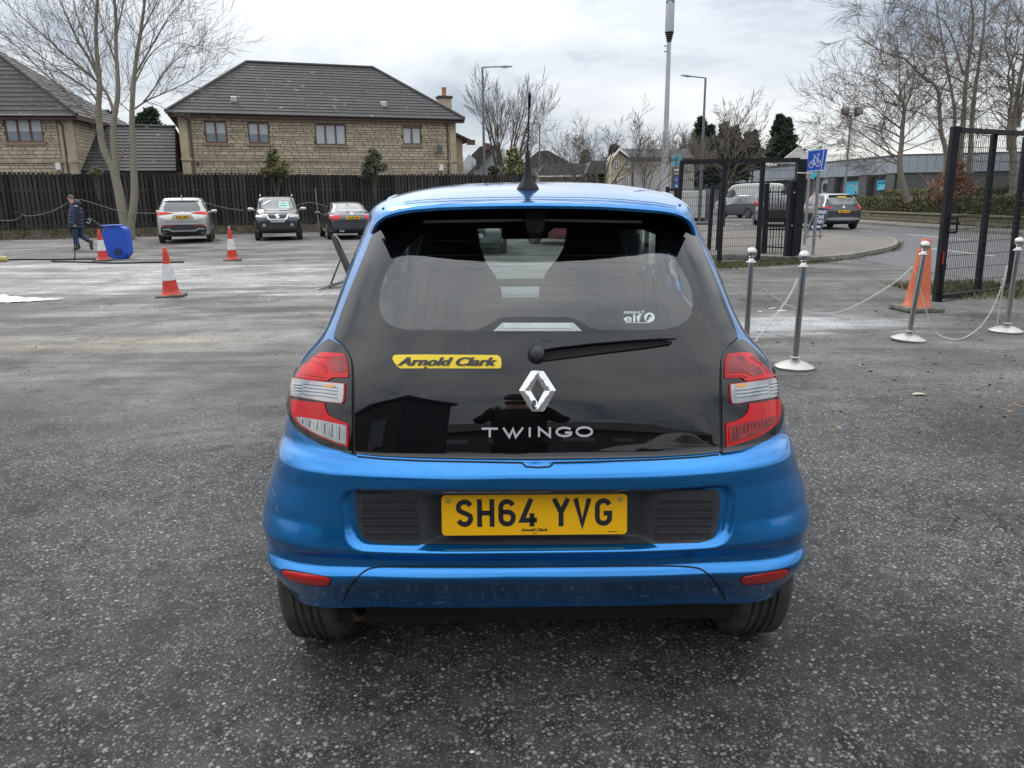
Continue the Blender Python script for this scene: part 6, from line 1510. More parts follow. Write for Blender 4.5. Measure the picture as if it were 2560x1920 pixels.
# wheels
def tyre_mb(c, R_, wd, tread=True):
    hw_ = wd / 2; pr = []
    def y_(x): return x
    prof = [(.62 * R_, -hw_ * .86), (.72 * R_, -hw_ * .98), (.84 * R_, -hw_ * 1.0), (.93 * R_, -hw_ * .95), (.975 * R_, -hw_ * .84)]
    xs = np.linspace(-hw_ * .76, hw_ * .76, 29)
    grooves = [-.52, -.18, .18, .52]
    for x in xs:
        u = x / (hw_ * .76); rr2 = R_ * (1 - .010 * u * u)
        if tread and any(abs(u - g) < .045 for g in grooves): rr2 -= .0075
        prof.append((rr2, x))
    prof += [(.975 * R_, hw_ * .84), (.93 * R_, hw_ * .95), (.84 * R_, hw_ * 1.0), (.72 * R_, hw_ * .98), (.62 * R_, hw_ * .86)]
    return MB().lathe(prof, 64, c, Matrix.Rotation(math.pi / 2, 3, 'Y'))
for s_ in (-1, 1):
    for yw in (2.505, 4.98):
        c = (CX + s_ * .728, yw, .298)
        wheel = tyre_mb(c, .300, .190).build('tyre', M_RUB, CARROOT, smooth=30)
        MB().lathe([(.19, -.07), (.186, .06), (.17, .07), (.10, .04), (.05, .05), (0, .05)], 32, c, Matrix.Rotation(s_ * math.pi / 2, 3, 'Y')).build('rim', M_METD, wheel, smooth=40)
# underside, silencer, exhaust, arch liners
U = MB().box((CX, 3.75, .22), (1.34, 3.0, .12)).build('underbody', M_SEAM, CARROOT)
MB().box((CX, 2.50, .31), (1.42, .10, .10)).build('rear_axle', M_SEAM, CARROOT, bevel=.02)
mm = MB(); mm.lathe([(.0, -.30), (.085, -.30), (.10, -.27), (.10, .27), (.085, .30), (0, .30)], 24, (CX + .02, 2.26, .355), Matrix.Rotation(math.pi / 2, 3, 'Y')); mm.build('silencer', M_METD, CARROOT, smooth=40)
e0 = P(905, 1512, 2.22); e1 = P(897, 1532, 2.12)
ex = MB(); ex.tube([e0 + np.array([.02, .12, .02]), e0, e1], [.024, .025, .026], 20, cap=False); ex.tube([e1 + (e0 - e1) * .02, e0], [.022, .022], 20, cap=False)
ex.build('exhaust_pipe', M_RUST, CARROOT, smooth=60)
MB().lathe([(0, 0), (.022, 0)], 16, e0 * .6 + e1 * .4, Vector(e1 - e0).to_track_quat('Z', 'Y').to_matrix()).build('exhaust_bore', M_SEAM, CARROOT)
for s_ in (-1, 1):
    MB().box((CX + s_ * .60, 2.62, .55), (.40, .56, .35)).build('arch_liner', M_SEAM, CARROOT)
MB().box((CX, 2.30, .50), (1.30, .42, .24)).build('boot_floor', M_SEAM, CARROOT)
# interior
MB().box((CX, 3.3, .60), (1.30, 2.4, .05)).build('cabin_floor', M_INT, CARROOT)
MB().box((CX, 2.62, .80), (1.22, .62, .36)).build('parcel_shelf', M_INT, CARROOT, bevel=.04)
def seat(pxs, Y, name='front_seat'):
    pts = [P(x, y, Y) for x, y in pxs]; m = MB(); n = len(pts)
    m.v = [tuple(p) for p in pts] + [tuple(p + np.array([0, .10, 0])) for p in pts]
    m.f = [tuple(range(n)), tuple(range(2 * n - 1, n - 1, -1))] + [(i, (i + 1) % n, n + (i + 1) % n, n + i) for i in range(n)]; m.m = [0] * len(m.f)
    return m.build(name, M_SEAT, CARROOT, bevel=.02)
seat([(1190, 560), (1200, 620), (1214, 660), (1250, 712), (1262, 800), (1010, 800), (1020, 700), (1050, 600), (1060, 560), (1075, 545), (1175, 545)], 3.75)
seat([(1422, 560), (1412, 620), (1395, 650), (1370, 680), (1350, 720), (1345, 800), (1610, 800), (1590, 700), (1560, 600), (1550, 560), (1535, 545), (1440, 545)], 3.75)
for x0, x1 in ((.46, .20), (-.20, -.46)):
    MB().box((CX + (x0 + x1) / 2, 2.98, .95), (.42, .12, .50)).build('rear_seat_back', M_SEAT, CARROOT, bevel=.05)
MB().box((CX, 4.55, .89), (1.26, .50, .16)).build('dashboard', mat('dash_top', (.10, .11, .11), rough=.3), CARROOT, bevel=.05)
a = P(1298, 582, 4.15); MB().box(a + np.array([.03, 0, 0]), (.25, .03, .065)).build('rear_view_mirror', M_SEAM, CARROOT, bevel=.015)
for s_ in (-1, 1): # B-pillars and headlining edges
    MB().box((CX + s_ * .565, 3.26, 1.2), (.04, .09, .42)).build('door_pillar', M_INT, CARROOT)
for s_ in (-1, 1):   # outside mirrors
    MB().lathe([(0, -.10), (.05, -.09), (.07, 0), (.05, .09), (0, .10)], 16, (CX + s_ * .80, 4.32, .98), Matrix.Rotation(math.pi / 2, 3, 'Y')).build('door_mirror', M_BLUE, CARROOT, smooth=60)
# ------------------------------------------------------------------ the other cars
M_SILVER = mat('silver_paint', (0.46, 0.45, 0.43), rough=.35, metal=.6, coat=.9)
M_DGREY = mat('dark_grey_paint', (0.055, 0.062, 0.070), rough=.35, metal=.5, coat=.9)
M_BLKP = mat('black_paint', (0.018, 0.020, 0.022), rough=.3, metal=.3, coat=1)
M_CARRED = mat('red_paint', (0.30, 0.015, 0.02), rough=.35, metal=.3, coat=.9)
M_MIDG = mat('mid_grey_paint', (0.17, 0.18, 0.19), rough=.35, metal=.6, coat=.9)
M_VANW = mat('white_paint', (0.62, 0.62, 0.59), rough=.4, coat=.5)
M_CGLASS = mat('car_glass_dark', (0.03, 0.035, 0.04), rough=.03, spec=.9, coat=1)
M_CGLASL = mat('car_glass_light', (0.22, 0.235, 0.235), rough=.03, spec=.9, coat=1, var=(2.2, .5))
M_CPL = mat('unpainted_bumper', (0.022, 0.023, 0.025), rough=.6)
M_ALLOY = mat('alloy_rim', (0.42, 0.42, 0.42), rough=.3, metal=.8)
M_HEAD = mat('headlamp_lens', (0.52, 0.54, 0.55), rough=.1, metal=.4, coat=1, var=(16, .6))
def car(name, label, loc, yaw, L, W, H, spec, group=None, cat='car'):
    """spec: stations from rear to front: (y/L from rear, bottom z, belt z, belt half-width, top z, top half-width)"""
    t = thing(name, label, cat, (loc[0], loc[1], gz(loc[1])), yaw, group); M_ = ROOTM[t.name]
    st = spec['st']; V_ = []; paint = spec['paint']
    def prof(s_):
        y, zb, zl, wl, zt, wt = s_; y = (y - .5) * L; wl *= W / 2; wt *= W / 2; zb *= H; zl *= H; zt *= H; zm = zb + (zl - zb) * .5; up = zt > zl + .12 * H
        if up: return [(0, y, zb), (wl * .86, y, zb), (wl * .97, y, zb + .06), (wl, y, zm), (wl * .985, y, zl - .06), (wl * .955, y, zl), (wt * 1.02, y, zt - .10), (wt * .93, y, zt - .025), (wt * .6, y, zt - .004), (0, y, zt)]
        return [(0, y, zb), (wl * .86, y, zb), (wl * .97, y, zb + .06), (wl, y, zm), (wl * .985, y, zl - .06), (wl * .955, y, zl - .01), (wl * .9, y, zl), (wl * .7, y, zl + (zt - zl) * .7), (wl * .4, y, zt), (0, y, zt)]
    rings_ = [prof(s_) for s_ in st]; npt = 10; full = []
    for r_ in rings_: full.append(r_ + [(-x, y, z) for x, y, z in r_[-2:0:-1]])
    nf_ = len(full[0]); m = MB()
    for r_ in full: m.v += r_
    for i in range(len(full) - 1):
        for k in range(nf_): m.f.append((i * nf_ + k, i * nf_ + (k + 1) % nf_, (i + 1) * nf_ + (k + 1) % nf_, (i + 1) * nf_ + k)); m.m.append(0)
    for e_ in (0, len(full) - 1):
        b_ = e_ * nf_
        for k in range(npt - 1):
            a, c = b_ + k, b_ + k + 1; a2 = b_ + (nf_ - k) % nf_; c2 = b_ + (nf_ - k - 1) % nf_
            if k == 0: m.f.append((a, c, c2)); m.m.append(0)
            elif k == npt - 2: m.f.append((a, c, a2)); m.m.append(0)
            else: m.f.append((a, c, c2, a2)); m.m.append(0)
    tmp = m.build('tmp', paint); sb = tmp.modifiers.new('s', 'SUBSURF'); sb.levels = 3; sb.render_levels = 3
    for e_ in tmp.data.edges: pass
    dg = bpy.context.evaluated_depsgraph_get(); dg.update(); me = bpy.data.meshes.new_from_object(tmp.evaluated_get(dg)); bpy.data.objects.remove(tmp)
    me.polygons.foreach_set('use_smooth', [True] * len(me.polygons)); body = bpy.data.objects.new('body', me); COL.objects.link(body); body.parent = t
    V_ = np.array([v.co[:] for v in me.vertices]); F_ = [tuple(p.vertices) for p in me.polygons]; NV_ = np.array([v.normal[:] for v in me.vertices]); S_ = Surf(V_, F_, NV_)
    SH = {'rear': lambda a, b: ((a, -20, b), (0, 1, 0)), 'front': lambda a, b: ((-a, 20, b), (0, -1, 0)), 'right': lambda a, b: ((20, a, b), (-1, 0, 0)), 'left': lambda a, b: ((-20, a, b), (1, 0, 0)), 'top': lambda a, b: ((a, b, 20), (0, 0, -1))}
    def pn(nm, mt, side, poly, off=.006, th=.012, step=.09, holes=(), par=None, label=None):
        v2, tr = tri2d(poly, holes, step); sh = SH[side]; mm, nn = lay(S_, v2, tr, sh, off, th); return mm.build(nm, mt, par or t, world=False, normals=nn, label=label)
    t_pn = pn
    # wheels
    for wy in spec['wheels']:
        for s_ in (-1, 1):
            y = (wy - .5) * L; r = spec['wr']; x = s_ * (W / 2 - .105)
            pn('arch_shade_disc', M_SEAM, 'right' if s_ > 0 else 'left', ellipse(y, r + .01, r * 1.13, r * 1.13, 28), .004, .002, .12)  # dark disc laid on the uncut body as the shade of the arch
            ty = MB().lathe([(.66 * r, -.09), (.9 * r, -.105), (r, -.085), (r, .085), (.9 * r, .105), (.66 * r, .09)], 32, (x, y, r), Matrix.Rotation(math.pi / 2, 3, 'Y')).build('tyre', M_RUB, t, world=False, smooth=40)
            rm = MB(); Q_ = Matrix.Rotation(s_ * math.pi / 2, 3, 'Y'); rm.lathe([(.67 * r, .02), (.67 * r, .10), (.60 * r, .10), (.58 * r, .04), (0, .03)], 28, (x, y, r), Q_)
            for k in range(5 if spec.get('spokes', 5) == 5 else 10):
                a = 2 * math.pi * k / (5 if spec.get('spokes', 5) == 5 else 10); rm.box(Vector((x, y, r)) + Vector((s_ * .09, math.cos(a) * .33 * r, math.sin(a) * .33 * r)), (.03, .62 * r, .055), Matrix.Rotation(a, 3, 'X'))
            rm.build('rim', M_ALLOY, ty, world=False, smooth=40)
    return t, pn, S_
def wire_glass(pn, side, y0, y1, z0, z1, mt=M_CGLASS): pass
def plate(t, c, fwd, right, s, mt, up=(0, 0, 1), w_=.52, h_=.11, world=False, legible=True):
    c, fwd, right, up = map(np.array, (c, fwd, right, up)); fr = lambda u, v, w: c + right * u + up * v + fwd * w
    v2, tr = tri2d(rrect(-w_ / 2, -h_ / 2, w_ / 2, h_ / 2, .012), (), .2); p = flat_lay(v2, tr, fr, .01).build('number_plate', mt, t, world=world)
    if s is None:
        for k in range(7): cu_ = (-.19 + k * .055 + (.05 if k > 3 else 0)); flat_lay([(cu_, -.032), (cu_ + .03, -.032), (cu_ + .03, .032), (cu_, .032)], [(0, 1, 2, 3)], lambda u, v, w: fr(u, v, w + .004), .002).build('blurred_mark', M_BLK, p, world=world)
        return p
    Vt, Ft, wt = text2d(s, .03); hh = h_ * .66; sx = w_ * .86 / wt; flat_lay([((x - wt / 2) * sx, (y - .5) * hh) for x, y in Vt], Ft, lambda u, v, w: fr(u, v, w + .004), .002).build('plate_lettering', M_BLK, p, world=world); return p
def mirrors(t, y, z, x, mt, s=1.0):
    for s_ in (-1, 1):
        o = MB(); o.lathe([(0, -.12), (.05, -.11), (.075, 0), (.06, .10), (0, .12)], 14, (s_ * (x + .12), y, z), Matrix.Rotation(math.pi / 2, 3, 'Y')); o.tube([(s_ * (x - .05), y, z - .04), (s_ * (x + .06), y, z - .02)], .025, 6); o.build('door_mirror', mt, t, world=False, smooth=60)
def R2(x0, z0, x1, z1, r=.02): return rrect(x0, z0, x1, z1, min(r, (x1 - x0) / 2.1, (z1 - z0) / 2.1), 3)
def sym(p): return [(-x, z) for x, z in reversed(p)]

SUVST = [(0.0, .28, .50, .70, .52, .5), (.012, .20, .60, .86, .60, .6), (.05, .15, .64, .96, .74, .60), (.11, .14, .66, .99, .93, .70), (.20, .13, .655, 1.0, .985, .76), (.38, .12, .64, 1.0, 1.0, .78), (.52, .12, .63, 1.0, .99, .77), (.60, .12, .62, 1.0, .92, .74), (.69, .12, .61, .99, .70, .70), (.74, .12, .60, .985, .645, .6), (.86, .13, .58, .96, .615, .6), (.95, .15, .54, .90, .57, .5), (.985, .18, .48, .80, .50, .5), (1.0, .24, .42, .66, .44, .4)]
# silver SUV, rear view
p = G(388, 611); NX, pn, S1 = car('silver_suv', 'silver SUV parked tail-out against the fence, leftmost of the row', (P(465, 560, 31.3)[0], 31.4), math.radians(19), 4.6, 1.90, 1.70, dict(st=SUVST, paint=M_SILVER, wheels=(.215, .815), wr=.37))
pn('rear_window', M_CGLASS, 'rear', chaikin([(-.60, 1.16), (.60, 1.16), (.66, 1.24), (.54, 1.50), (.30, 1.545), (-.30, 1.545), (-.54, 1.50), (-.66, 1.24)], 1), .008)
pn('rear_spoiler', M_SILVER, 'rear', [(-.60, 1.52), (.60, 1.52), (.55, 1.60), (-.55, 1.60)], .05, .06)
for s_ in (0, 1):
    q = [(.30, 1.10), (.62, 1.06), (.90, 1.02), (.90, 1.13), (.62, 1.15), (.46, 1.135)]; pn('tail_light', M_RED, 'rear', q if s_ else sym(q), .014, .02)
pn('lower_bumper', M_CPL, 'rear', chaikin([(-.80, .40), (-.76, .68), (-.5, .69), (.5, .69), (.76, .68), (.80, .40), (.6, .30), (-.6, .30)], 1), .008, .01)
pn('bumper_trim', M_GREYT, 'rear', [(-.72, .54), (-.5, .56), (-.40, .485), (.40, .485), (.5, .56), (.72, .54), (.72, .50), (.52, .515), (.42, .44), (-.42, .44), (-.52, .515), (-.72, .50)], .018, .012)
for s_ in (0, 1): q = [(.36, .66), (.74, .65), (.74, .63), (.36, .64)]; pn('reflector', M_REDR, 'rear', q if s_ else sym(q), .016, .01)
pn('tailgate_line', M_SEAM, 'rear', [(-.60, .80), (.60, .80), (.60, .788), (-.60, .788)], .004, .001)
pn('plate_recess', M_MIDG, 'rear', [(-.40, .89), (-.30, 1.05), (.30, 1.05), (.40, .89)], .004, .002)
plate(NX, (0, -2.335, .965), (0, -1, 0), (1, 0, 0), 'FH05 MEG', M_YPL)
h = pn('maker_emblem', M_CHROME, 'rear', ellipse(0, 1.115, .06, .045, 16), .012, .01, holes=[ellipse(0, 1.115, .045, .03, 12)])
pn('side_window', M_CGLASS, 'right', chaikin([(-1.50, 1.22), (-1.25, 1.46), (-.3, 1.55), (.45, 1.50), (1.05, 1.16), (-1.2, 1.13)], 1), .006)
pn('side_window', M_CGLASS, 'left', chaikin([(-1.50, 1.22), (-1.25, 1.46), (-.3, 1.55), (.45, 1.50), (1.05, 1.16), (-1.2, 1.13)], 1), .006)
pn('sill_trim', M_CPL, 'right', [(-1.9, .25), (1.9, .25), (1.9, .42), (-1.9, .42)], .006); mirrors(NX, .85, 1.14, .92, M_SILVER)
MB().box((0, -1.55, 1.73), (.05, .16, .05)).build('roof_fin', M_SILVER, NX, world=False, bevel=.01)
# black SUV facing the camera
SUZ, pn, S2 = car('black_suv', 'black SUV with price sheet in windscreen, facing the camera in the fence row', (P(685, 560, 32.0)[0], 32.6), math.radians(196), 4.3, 1.82, 1.72, dict(st=[(0.0, .30, .55, .78, .58, .5), (.012, .22, .62, .90, .66, .7), (.04, .17, .64, .97, .86, .74), (.09, .16, .64, .99, .965, .78), (.25, .15, .63, 1.0, 1.0, .80), (.45, .15, .62, 1.0, 1.0, .79), (.56, .15, .62, 1.0, .965, .775), (.63, .15, .615, .99, .80, .76), (.69, .15, .61, .985, .665, .74), (.80, .15, .595, .97, .645, .6), (.92, .16, .57, .95, .61, .6), (.97, .18, .53, .90, .57, .5), (.99, .21, .48, .84, .52, .5), (1.0, .26, .42, .74, .46, .4)], paint=M_BLKP, wheels=(.20, .80), wr=.36))
pn('windscreen', M_CGLASL, 'front', chaikin([(-.66, 1.14), (.66, 1.14), (.56, 1.56), (.40, 1.61), (-.40, 1.61), (-.56, 1.56)], 1), .008)
for s_ in (0, 1):
    q = [(.44, .88), (.78, .90), (.80, 1.02), (.70, 1.04), (.42, 1.01)]; pn('headlight', M_HEAD, 'front', q if s_ else sym(q), .012, .02)
    q = ellipse(.52, .60, .065, .065, 14); pn('fog_light', M_HEAD, 'front', q if s_ else sym(q), .02, .02)
pn('bonnet', M_MIDG, 'front', [(-.62, 1.05), (.62, 1.05), (.64, 1.11), (-.64, 1.11)], .006, .004)
gr = pn('grille', M_CPL, 'front', [(-.38, 1.00), (.38, 1.00), (.30, .84), (-.30, .84)], .010, .01)
pn('chrome_trim', M_CHROME, 'front', [(-.43, 1.0), (-.36, .82), (-.26, .79), (.26, .79), (.36, .82), (.43, 1.0), (.39, 1.0), (.31, .85), (.25, .83), (-.25, .83), (-.31, .85), (-.39, 1.0)], .016, .012)
em = MB(); 
for pl in ([(.055, .955), (-.01, .985), (-.06, .95), (.06, .90), (.01, .865), (-.055, .895)],):
    L_, R__ = stroke_poly(pl, .035); v2 = [(p.x, p.y) for p in L_] + [(p.x, p.y) for p in R__]; n_ = len(L_); mm, nn = lay(S2, v2, [t_ for i in range(n_ - 1) for t_ in ((i, n_ + i, n_ + i + 1), (i, n_ + i + 1, i + 1))], lambda a, b: ((-a, 20, b), (0, -1, 0)), .024, .008); mm.build('maker_emblem', M_CHROME, SUZ, world=False, normals=nn)
pn('lower_grille', M_CPL, 'front', [(-.38, .70), (.38, .70), (.30, .50), (-.30, .50)], .012, .01)
pn('lower_bumper', M_CPL, 'front', [(-.80, .48), (.80, .48), (.66, .34), (-.66, .34)], .010, .01)
plate(SUZ, (0, 2.215, .765), (0, 1, 0), (-1, 0, 0), 'KX59 ZTS', M_WPL)
pn('price_sheet', mat('pale_green_sheet', (.50, .66, .60), rough=.4, emis=None), 'front', [(.08, 1.25), (.48, 1.22), (.44, 1.47), (.10, 1.50)], .016, .002)
pn('price_lettering', mat('green_print', (.05, .35, .28)), 'front', [(.13, 1.30), (.40, 1.28), (.40, 1.33), (.13, 1.35)], .020, .001); pn('price_lettering', bpy.data.materials['green_print'], 'front', [(.16, 1.41), (.38, 1.395), (.38, 1.425), (.16, 1.44)], .020, .001)
pn('dealer_strip', M_WPL, 'front', [(-.58, 1.32), (-.24, 1.50), (-.22, 1.56), (-.50, 1.45)], .016, .002)
for s_, nm in ((1, 'right'), (-1, 'left')): pn('side_window', M_CGLASS, nm, chaikin([(-1.75, 1.20), (-1.65, 1.50), (0, 1.60), (.30, 1.52), (.72, 1.18)], 1), .006)
mirrors(SUZ, .72, 1.20, .90, M_SILVER); 
for s_ in (-1, 1): MB().tube([(s_ * .62, -1.6, 1.70), (s_ * .62, -1.4, 1.76), (s_ * .62, .1, 1.77), (s_ * .62, .3, 1.70)], .02, 6).build('roof_rail', M_ALLOY, SUZ, world=False, smooth=60)
MB().tube([(0, -.2, 1.72), (0, -.35, 1.98)], .008, 5).build('aerial', M_SEAM, SUZ, world=False)
# dark grey saloon, rear three-quarter
SAL = [(0.0, .32, .52, .70, .55, .5), (.012, .22, .58, .86, .62, .6), (.05, .17, .655, .95, .695, .6), (.12, .15, .665, .98, .715, .62), (.17, .15, .665, .99, .75, .62), (.24, .14, .66, 1.0, .88, .62), (.33, .14, .65, 1.0, .985, .66), (.48, .13, .64, 1.0, 1.0, .68), (.57, .13, .63, 1.0, .965, .66), (.68, .13, .62, .99, .74, .66), (.74, .13, .61, .985, .66, .6), (.86, .14, .58, .96, .62, .6), (.96, .17, .52, .88, .55, .5), (.99, .20, .46, .80, .49, .5), (1.0, .25, .42, .68, .45, .4)]
BM, pn, S3 = car('grey_saloon', 'dark grey saloon parked tail-out beside the hatchback\'s left edge', (P(858, 560, 32.6)[0], 33.0), math.radians(19), 4.84, 1.85, 1.47, dict(st=SAL, paint=M_DGREY, wheels=(.22, .80), wr=.335, spokes=10))
pn('rear_window', M_CGLASL, 'rear', chaikin([(-.54, 1.06), (.54, 1.06), (.50, 1.22), (.40, 1.36), (-.40, 1.36), (-.50, 1.22)], 1), .008)
for s_ in (0, 1):
    q = [(.46, .92), (.60, .93), (.86, .95), (.88, .80), (.72, .76), (.52, .78)]; pn('tail_light', M_RED, 'rear', q if s_ else sym(q), .012, .02)
plate(BM, (0, -2.45, .845), (0, -1, 0), (1, 0, 0), 'WU08 0FN', M_YPL)
pn('maker_emblem', M_CHROME, 'rear', ellipse(0, .985, .04, .04, 14), .012, .01); pn('model_lettering', M_GREYT, 'rear', R2(.34, .93, .56, .95, .004), .008, .002)
pn('boot_line', M_SEAM, 'rear', [(-.80, .70), (.80, .70), (.80, .688), (-.80, .688)], .004, .001); pn('lower_bumper', M_CPL, 'rear', [(-.70, .28), (.70, .28), (.74, .36), (-.74, .36)], .008, .005)
for x in (-.50, -.40): MB().lathe([(.035, 0), (.035, .10)], 12, (x, -2.40, .34), Matrix.Rotation(math.pi / 2, 3, 'X')).build('exhaust_tip', M_CHROME, BM, world=False)
for nm in ('left', 'right'): pn('side_window', M_CGLASS, nm, chaikin([(-1.30, 1.02), (-1.0, 1.24), (-.3, 1.37), (.25, 1.34), (.95, 1.0)], 1), .006)
mirrors(BM, .92, 1.0, .90, M_DGREY); MB().box((0, -1.0, 1.475), (.04, .14, .06)).build('roof_fin', M_SEAM, BM, world=False, bevel=.01)
# seen through the rear window of the hatchback: grey saloon nose and a red car
AU, pn, S4 = car('grey_estate', 'grey car with white plate glimpsed through the hatchback\'s rear window, left', (P(1183, 590, 22)[0], 23.6), math.radians(181), 4.6, 1.83, 1.43, dict(st=SAL, paint=M_MIDG, wheels=(.2, .8), wr=.33))
pn('grille', M_CPL, 'front', chaikin([(-.36, .82), (.36, .82), (.30, .42), (-.30, .42)], 1), .012, .01); pn('grille_bar', M_SEAM, 'front', [(-.30, .60), (.30, .60), (.30, .62), (-.30, .62)], .02, .004)
for k in range(4): pn('ring_emblem', M_CHROME, 'front', ellipse(-.105 + .07 * k, .755, .05, .05, 14), .024, .006, holes=[ellipse(-.105 + .07 * k, .755, .036, .036, 12)])
for s_ in (0, 1): q = [(.46, .66), (.80, .70), (.82, .80), (.46, .76)]; pn('headlight', M_HEAD, 'front', q if s_ else sym(q), .012, .02)
plate(AU, (0, 2.36, .52), (0, 1, 0), (-1, 0, 0), 'UJ12 YFU', M_WPL); pn('windscreen', M_CGLASS, 'front', chaikin([(-.62, 1.0), (.62, 1.0), (.50, 1.34), (-.50, 1.34)], 1), .008)
RD, pn, S5 = car('red_car', 'red car with alloy wheels glimpsed through the hatchback\'s rear window, right', (P(1432, 590, 25)[0] + .2, 26.0), math.radians(34), 4.3, 1.80, 1.50, dict(st=SUVST, paint=M_CARRED, wheels=(.2, .8), wr=.34, spokes=10))
pn('rear_window', M_CGLASS, 'rear', chaikin([(-.56, 1.02), (.56, 1.02), (.48, 1.32), (-.48, 1.32)], 1), .008)
for nm in ('left', 'right'): pn('side_window', M_CGLASS, nm, chaikin([(-1.30, 1.06), (-1.1, 1.28), (-.3, 1.37), (.4, 1.32), (1.0, 1.02)], 1), .006)
# dark grey SUV out on the road
RS, pn, S6 = car('grey_crossover', 'grey crossover with pale roof driving away on the road beyond the gateway', (P(2052, 540, 37.5)[0], 37.0), math.radians(0), 4.15, 1.80, 1.58, dict(st=SUVST, paint=M_DGREY, wheels=(.20, .81), wr=.35))
pn('roof_panel', M_SILVER, 'top', rrect(-.62, -1.75, .62, .6, .15), .008, .01, .15)
pn('rear_window', M_CGLASL, 'rear', chaikin([(-.60, 1.08), (.60, 1.08), (.56, 1.26), (.46, 1.42), (-.46, 1.42), (-.56, 1.26)], 1), .008); pn('rear_spoiler', M_SEAM, 'rear', [(-.54, 1.41), (.54, 1.41), (.50, 1.48), (-.50, 1.48)], .04, .05)
pn('window_sticker', M_YST, 'rear', [(-.20, 1.36), (.20, 1.36), (.20, 1.40), (-.20, 1.40)], .05, .002)
for s_ in (0, 1): q = [(.50, .98), (.86, 1.02), (.88, .84), (.66, .86)]; pn('tail_light', M_RED, 'rear', q if s_ else sym(q), .012, .02)
plate(RS, (0, -2.115, .79), (0, -1, 0), (1, 0, 0), None, M_YPL); pn('maker_emblem', M_CHROME, 'rear', ellipse(0, .98, .05, .05, 12), .012, .01)
pn('lower_bumper', M_GREYT, 'rear', chaikin([(-.74, .40), (.74, .40), (.70, .54), (-.70, .54)], 1), .010, .01); pn('bumper_base', M_CPL, 'rear', [(-.80, .24), (.80, .24), (.80, .385), (-.80, .385)], .008, .008)
for nm in ('left', 'right'): pn('side_window', M_CGLASL, nm, chaikin([(-1.40, 1.12), (-1.15, 1.36), (-.3, 1.44), (.4, 1.38), (1.0, 1.06)], 1), .006)
pn('door_highlight', M_SILVER, 'left', [(-1.5, .70), (1.3, .70), (1.3, 1.02), (-1.5, 1.02)], .005, .004)
# dark people carrier, second dark car, white van, white trailer behind the gate
MV, pn, S7 = car('grey_people_carrier', 'dark grey people carrier seen through the mesh of the left gate', (P(1862, 510, 58)[0], 58), math.radians(26), 4.3, 1.8, 1.66, dict(st=SUVST, paint=M_MIDG, wheels=(.2, .8), wr=.34))
pn('rear_window', M_CGLASS, 'rear', chaikin([(-.60, 1.14), (.60, 1.14), (.54, 1.48), (-.54, 1.48)], 1), .008)
for s_ in (0, 1): q = [(.60, .86), (.84, .90), (.84, 1.16), (.68, 1.16)]; pn('tail_light', M_RED, 'rear', q if s_ else sym(q), .012, .02)
plate(MV, (0, -2.18, .92), (0, -1, 0), (1, 0, 0), None, M_YPL)
for nm in ('left', 'right'): pn('side_window', M_CGLASL, nm, chaikin([(-1.55, 1.14), (-1.35, 1.42), (-.3, 1.52), (.4, 1.46), (1.1, 1.12)], 1), .006)
DC, pn, S8 = car('black_hatchback', 'black car partly hidden behind the palisade panel of the gate', (P(1952, 530, 40)[0], 41), math.radians(-12), 4.3, 1.8, 1.56, dict(st=SUVST, paint=M_BLKP, wheels=(.2, .8), wr=.35))
pn('rear_window', M_CGLASS, 'rear', chaikin([(-.60, 1.06), (.60, 1.06), (.54, 1.40), (-.54, 1.40)], 1), .008)
for nm in ('left', 'right'): pn('side_window', M_CGLASL, nm, chaikin([(-1.40, 1.08), (-1.15, 1.34), (-.3, 1.42), (.4, 1.36), (1.0, 1.04)], 1), .006)
for s_ in (0, 1): q = [(.55, .90), (.86, .94), (.86, .78), (.62, .80)]; pn('tail_light', M_RED, 'rear', q if s_ else sym(q), .012, .02)
VST = [(0.0, .24, .50, .80, .60, .5), (.008, .12, .55, .93, .93, .80), (.03, .11, .56, .99, .985, .84), (.2, .11, .56, 1.0, 1.0, .86), (.5, .11, .56, 1.0, 1.0, .86), (.68, .11, .55, 1.0, .985, .84), (.76, .11, .54, 1.0, .93, .80), (.84, .11, .52, .98, .66, .72), (.90, .12, .50, .95, .52, .6), (.97, .14, .42, .88, .44, .5), (1.0, .18, .36, .7, .38, .4)]
VN, pn, S9 = car('white_van', 'tall white panel van with red rear lamp behind the people carrier', (P(1872, 500, 68)[0], 68), math.radians(62), 5.6, 2.0, 2.65, dict(st=VST, paint=M_VANW, wheels=(.2, .8), wr=.36), cat='van')
for s_ in (0, 1): q = [(.86, .9), (.97, .9), (.95, 1.6), (.85, 1.5)]; pn('tail_light', M_RED, 'rear', q if s_ else sym(q), .012, .02)
pn('rear_window', M_CGLASS, 'rear', rrect(-.75, 1.4, -.1, 2.1, .1), .008); pn('rear_window', M_CGLASS, 'rear', rrect(.1, 1.4, .75, 2.1, .1), .008); pn('door_line', M_SEAM, 'rear', [(-.02, .4), (.02, .4), (.02, 2.4), (-.02, 2.4)], .005, .001)
for nm in ('left', 'right'): pn('side_window', M_CGLASS, nm, chaikin([(.9, 1.5), (1.0, 2.2), (1.6, 2.1), (2.0, 1.45)], 1), .006)
a, b_ = P(1703, 478, 50), P(1765, 478, 50); TR = thing('white_site_box', 'white box-shaped cabinet standing behind the left end of the gate', 'cabinet', ((a[0] + b_[0]) / 2, 51, gz(51)))
MB().box(((a[0] + b_[0]) / 2, 51, (a[2] + gz(51)) / 2 + .1), (b_[0] - a[0], 2, a[2] - gz(51) - .2)).build('box_panel', M_VANW, TR, bevel=.04)
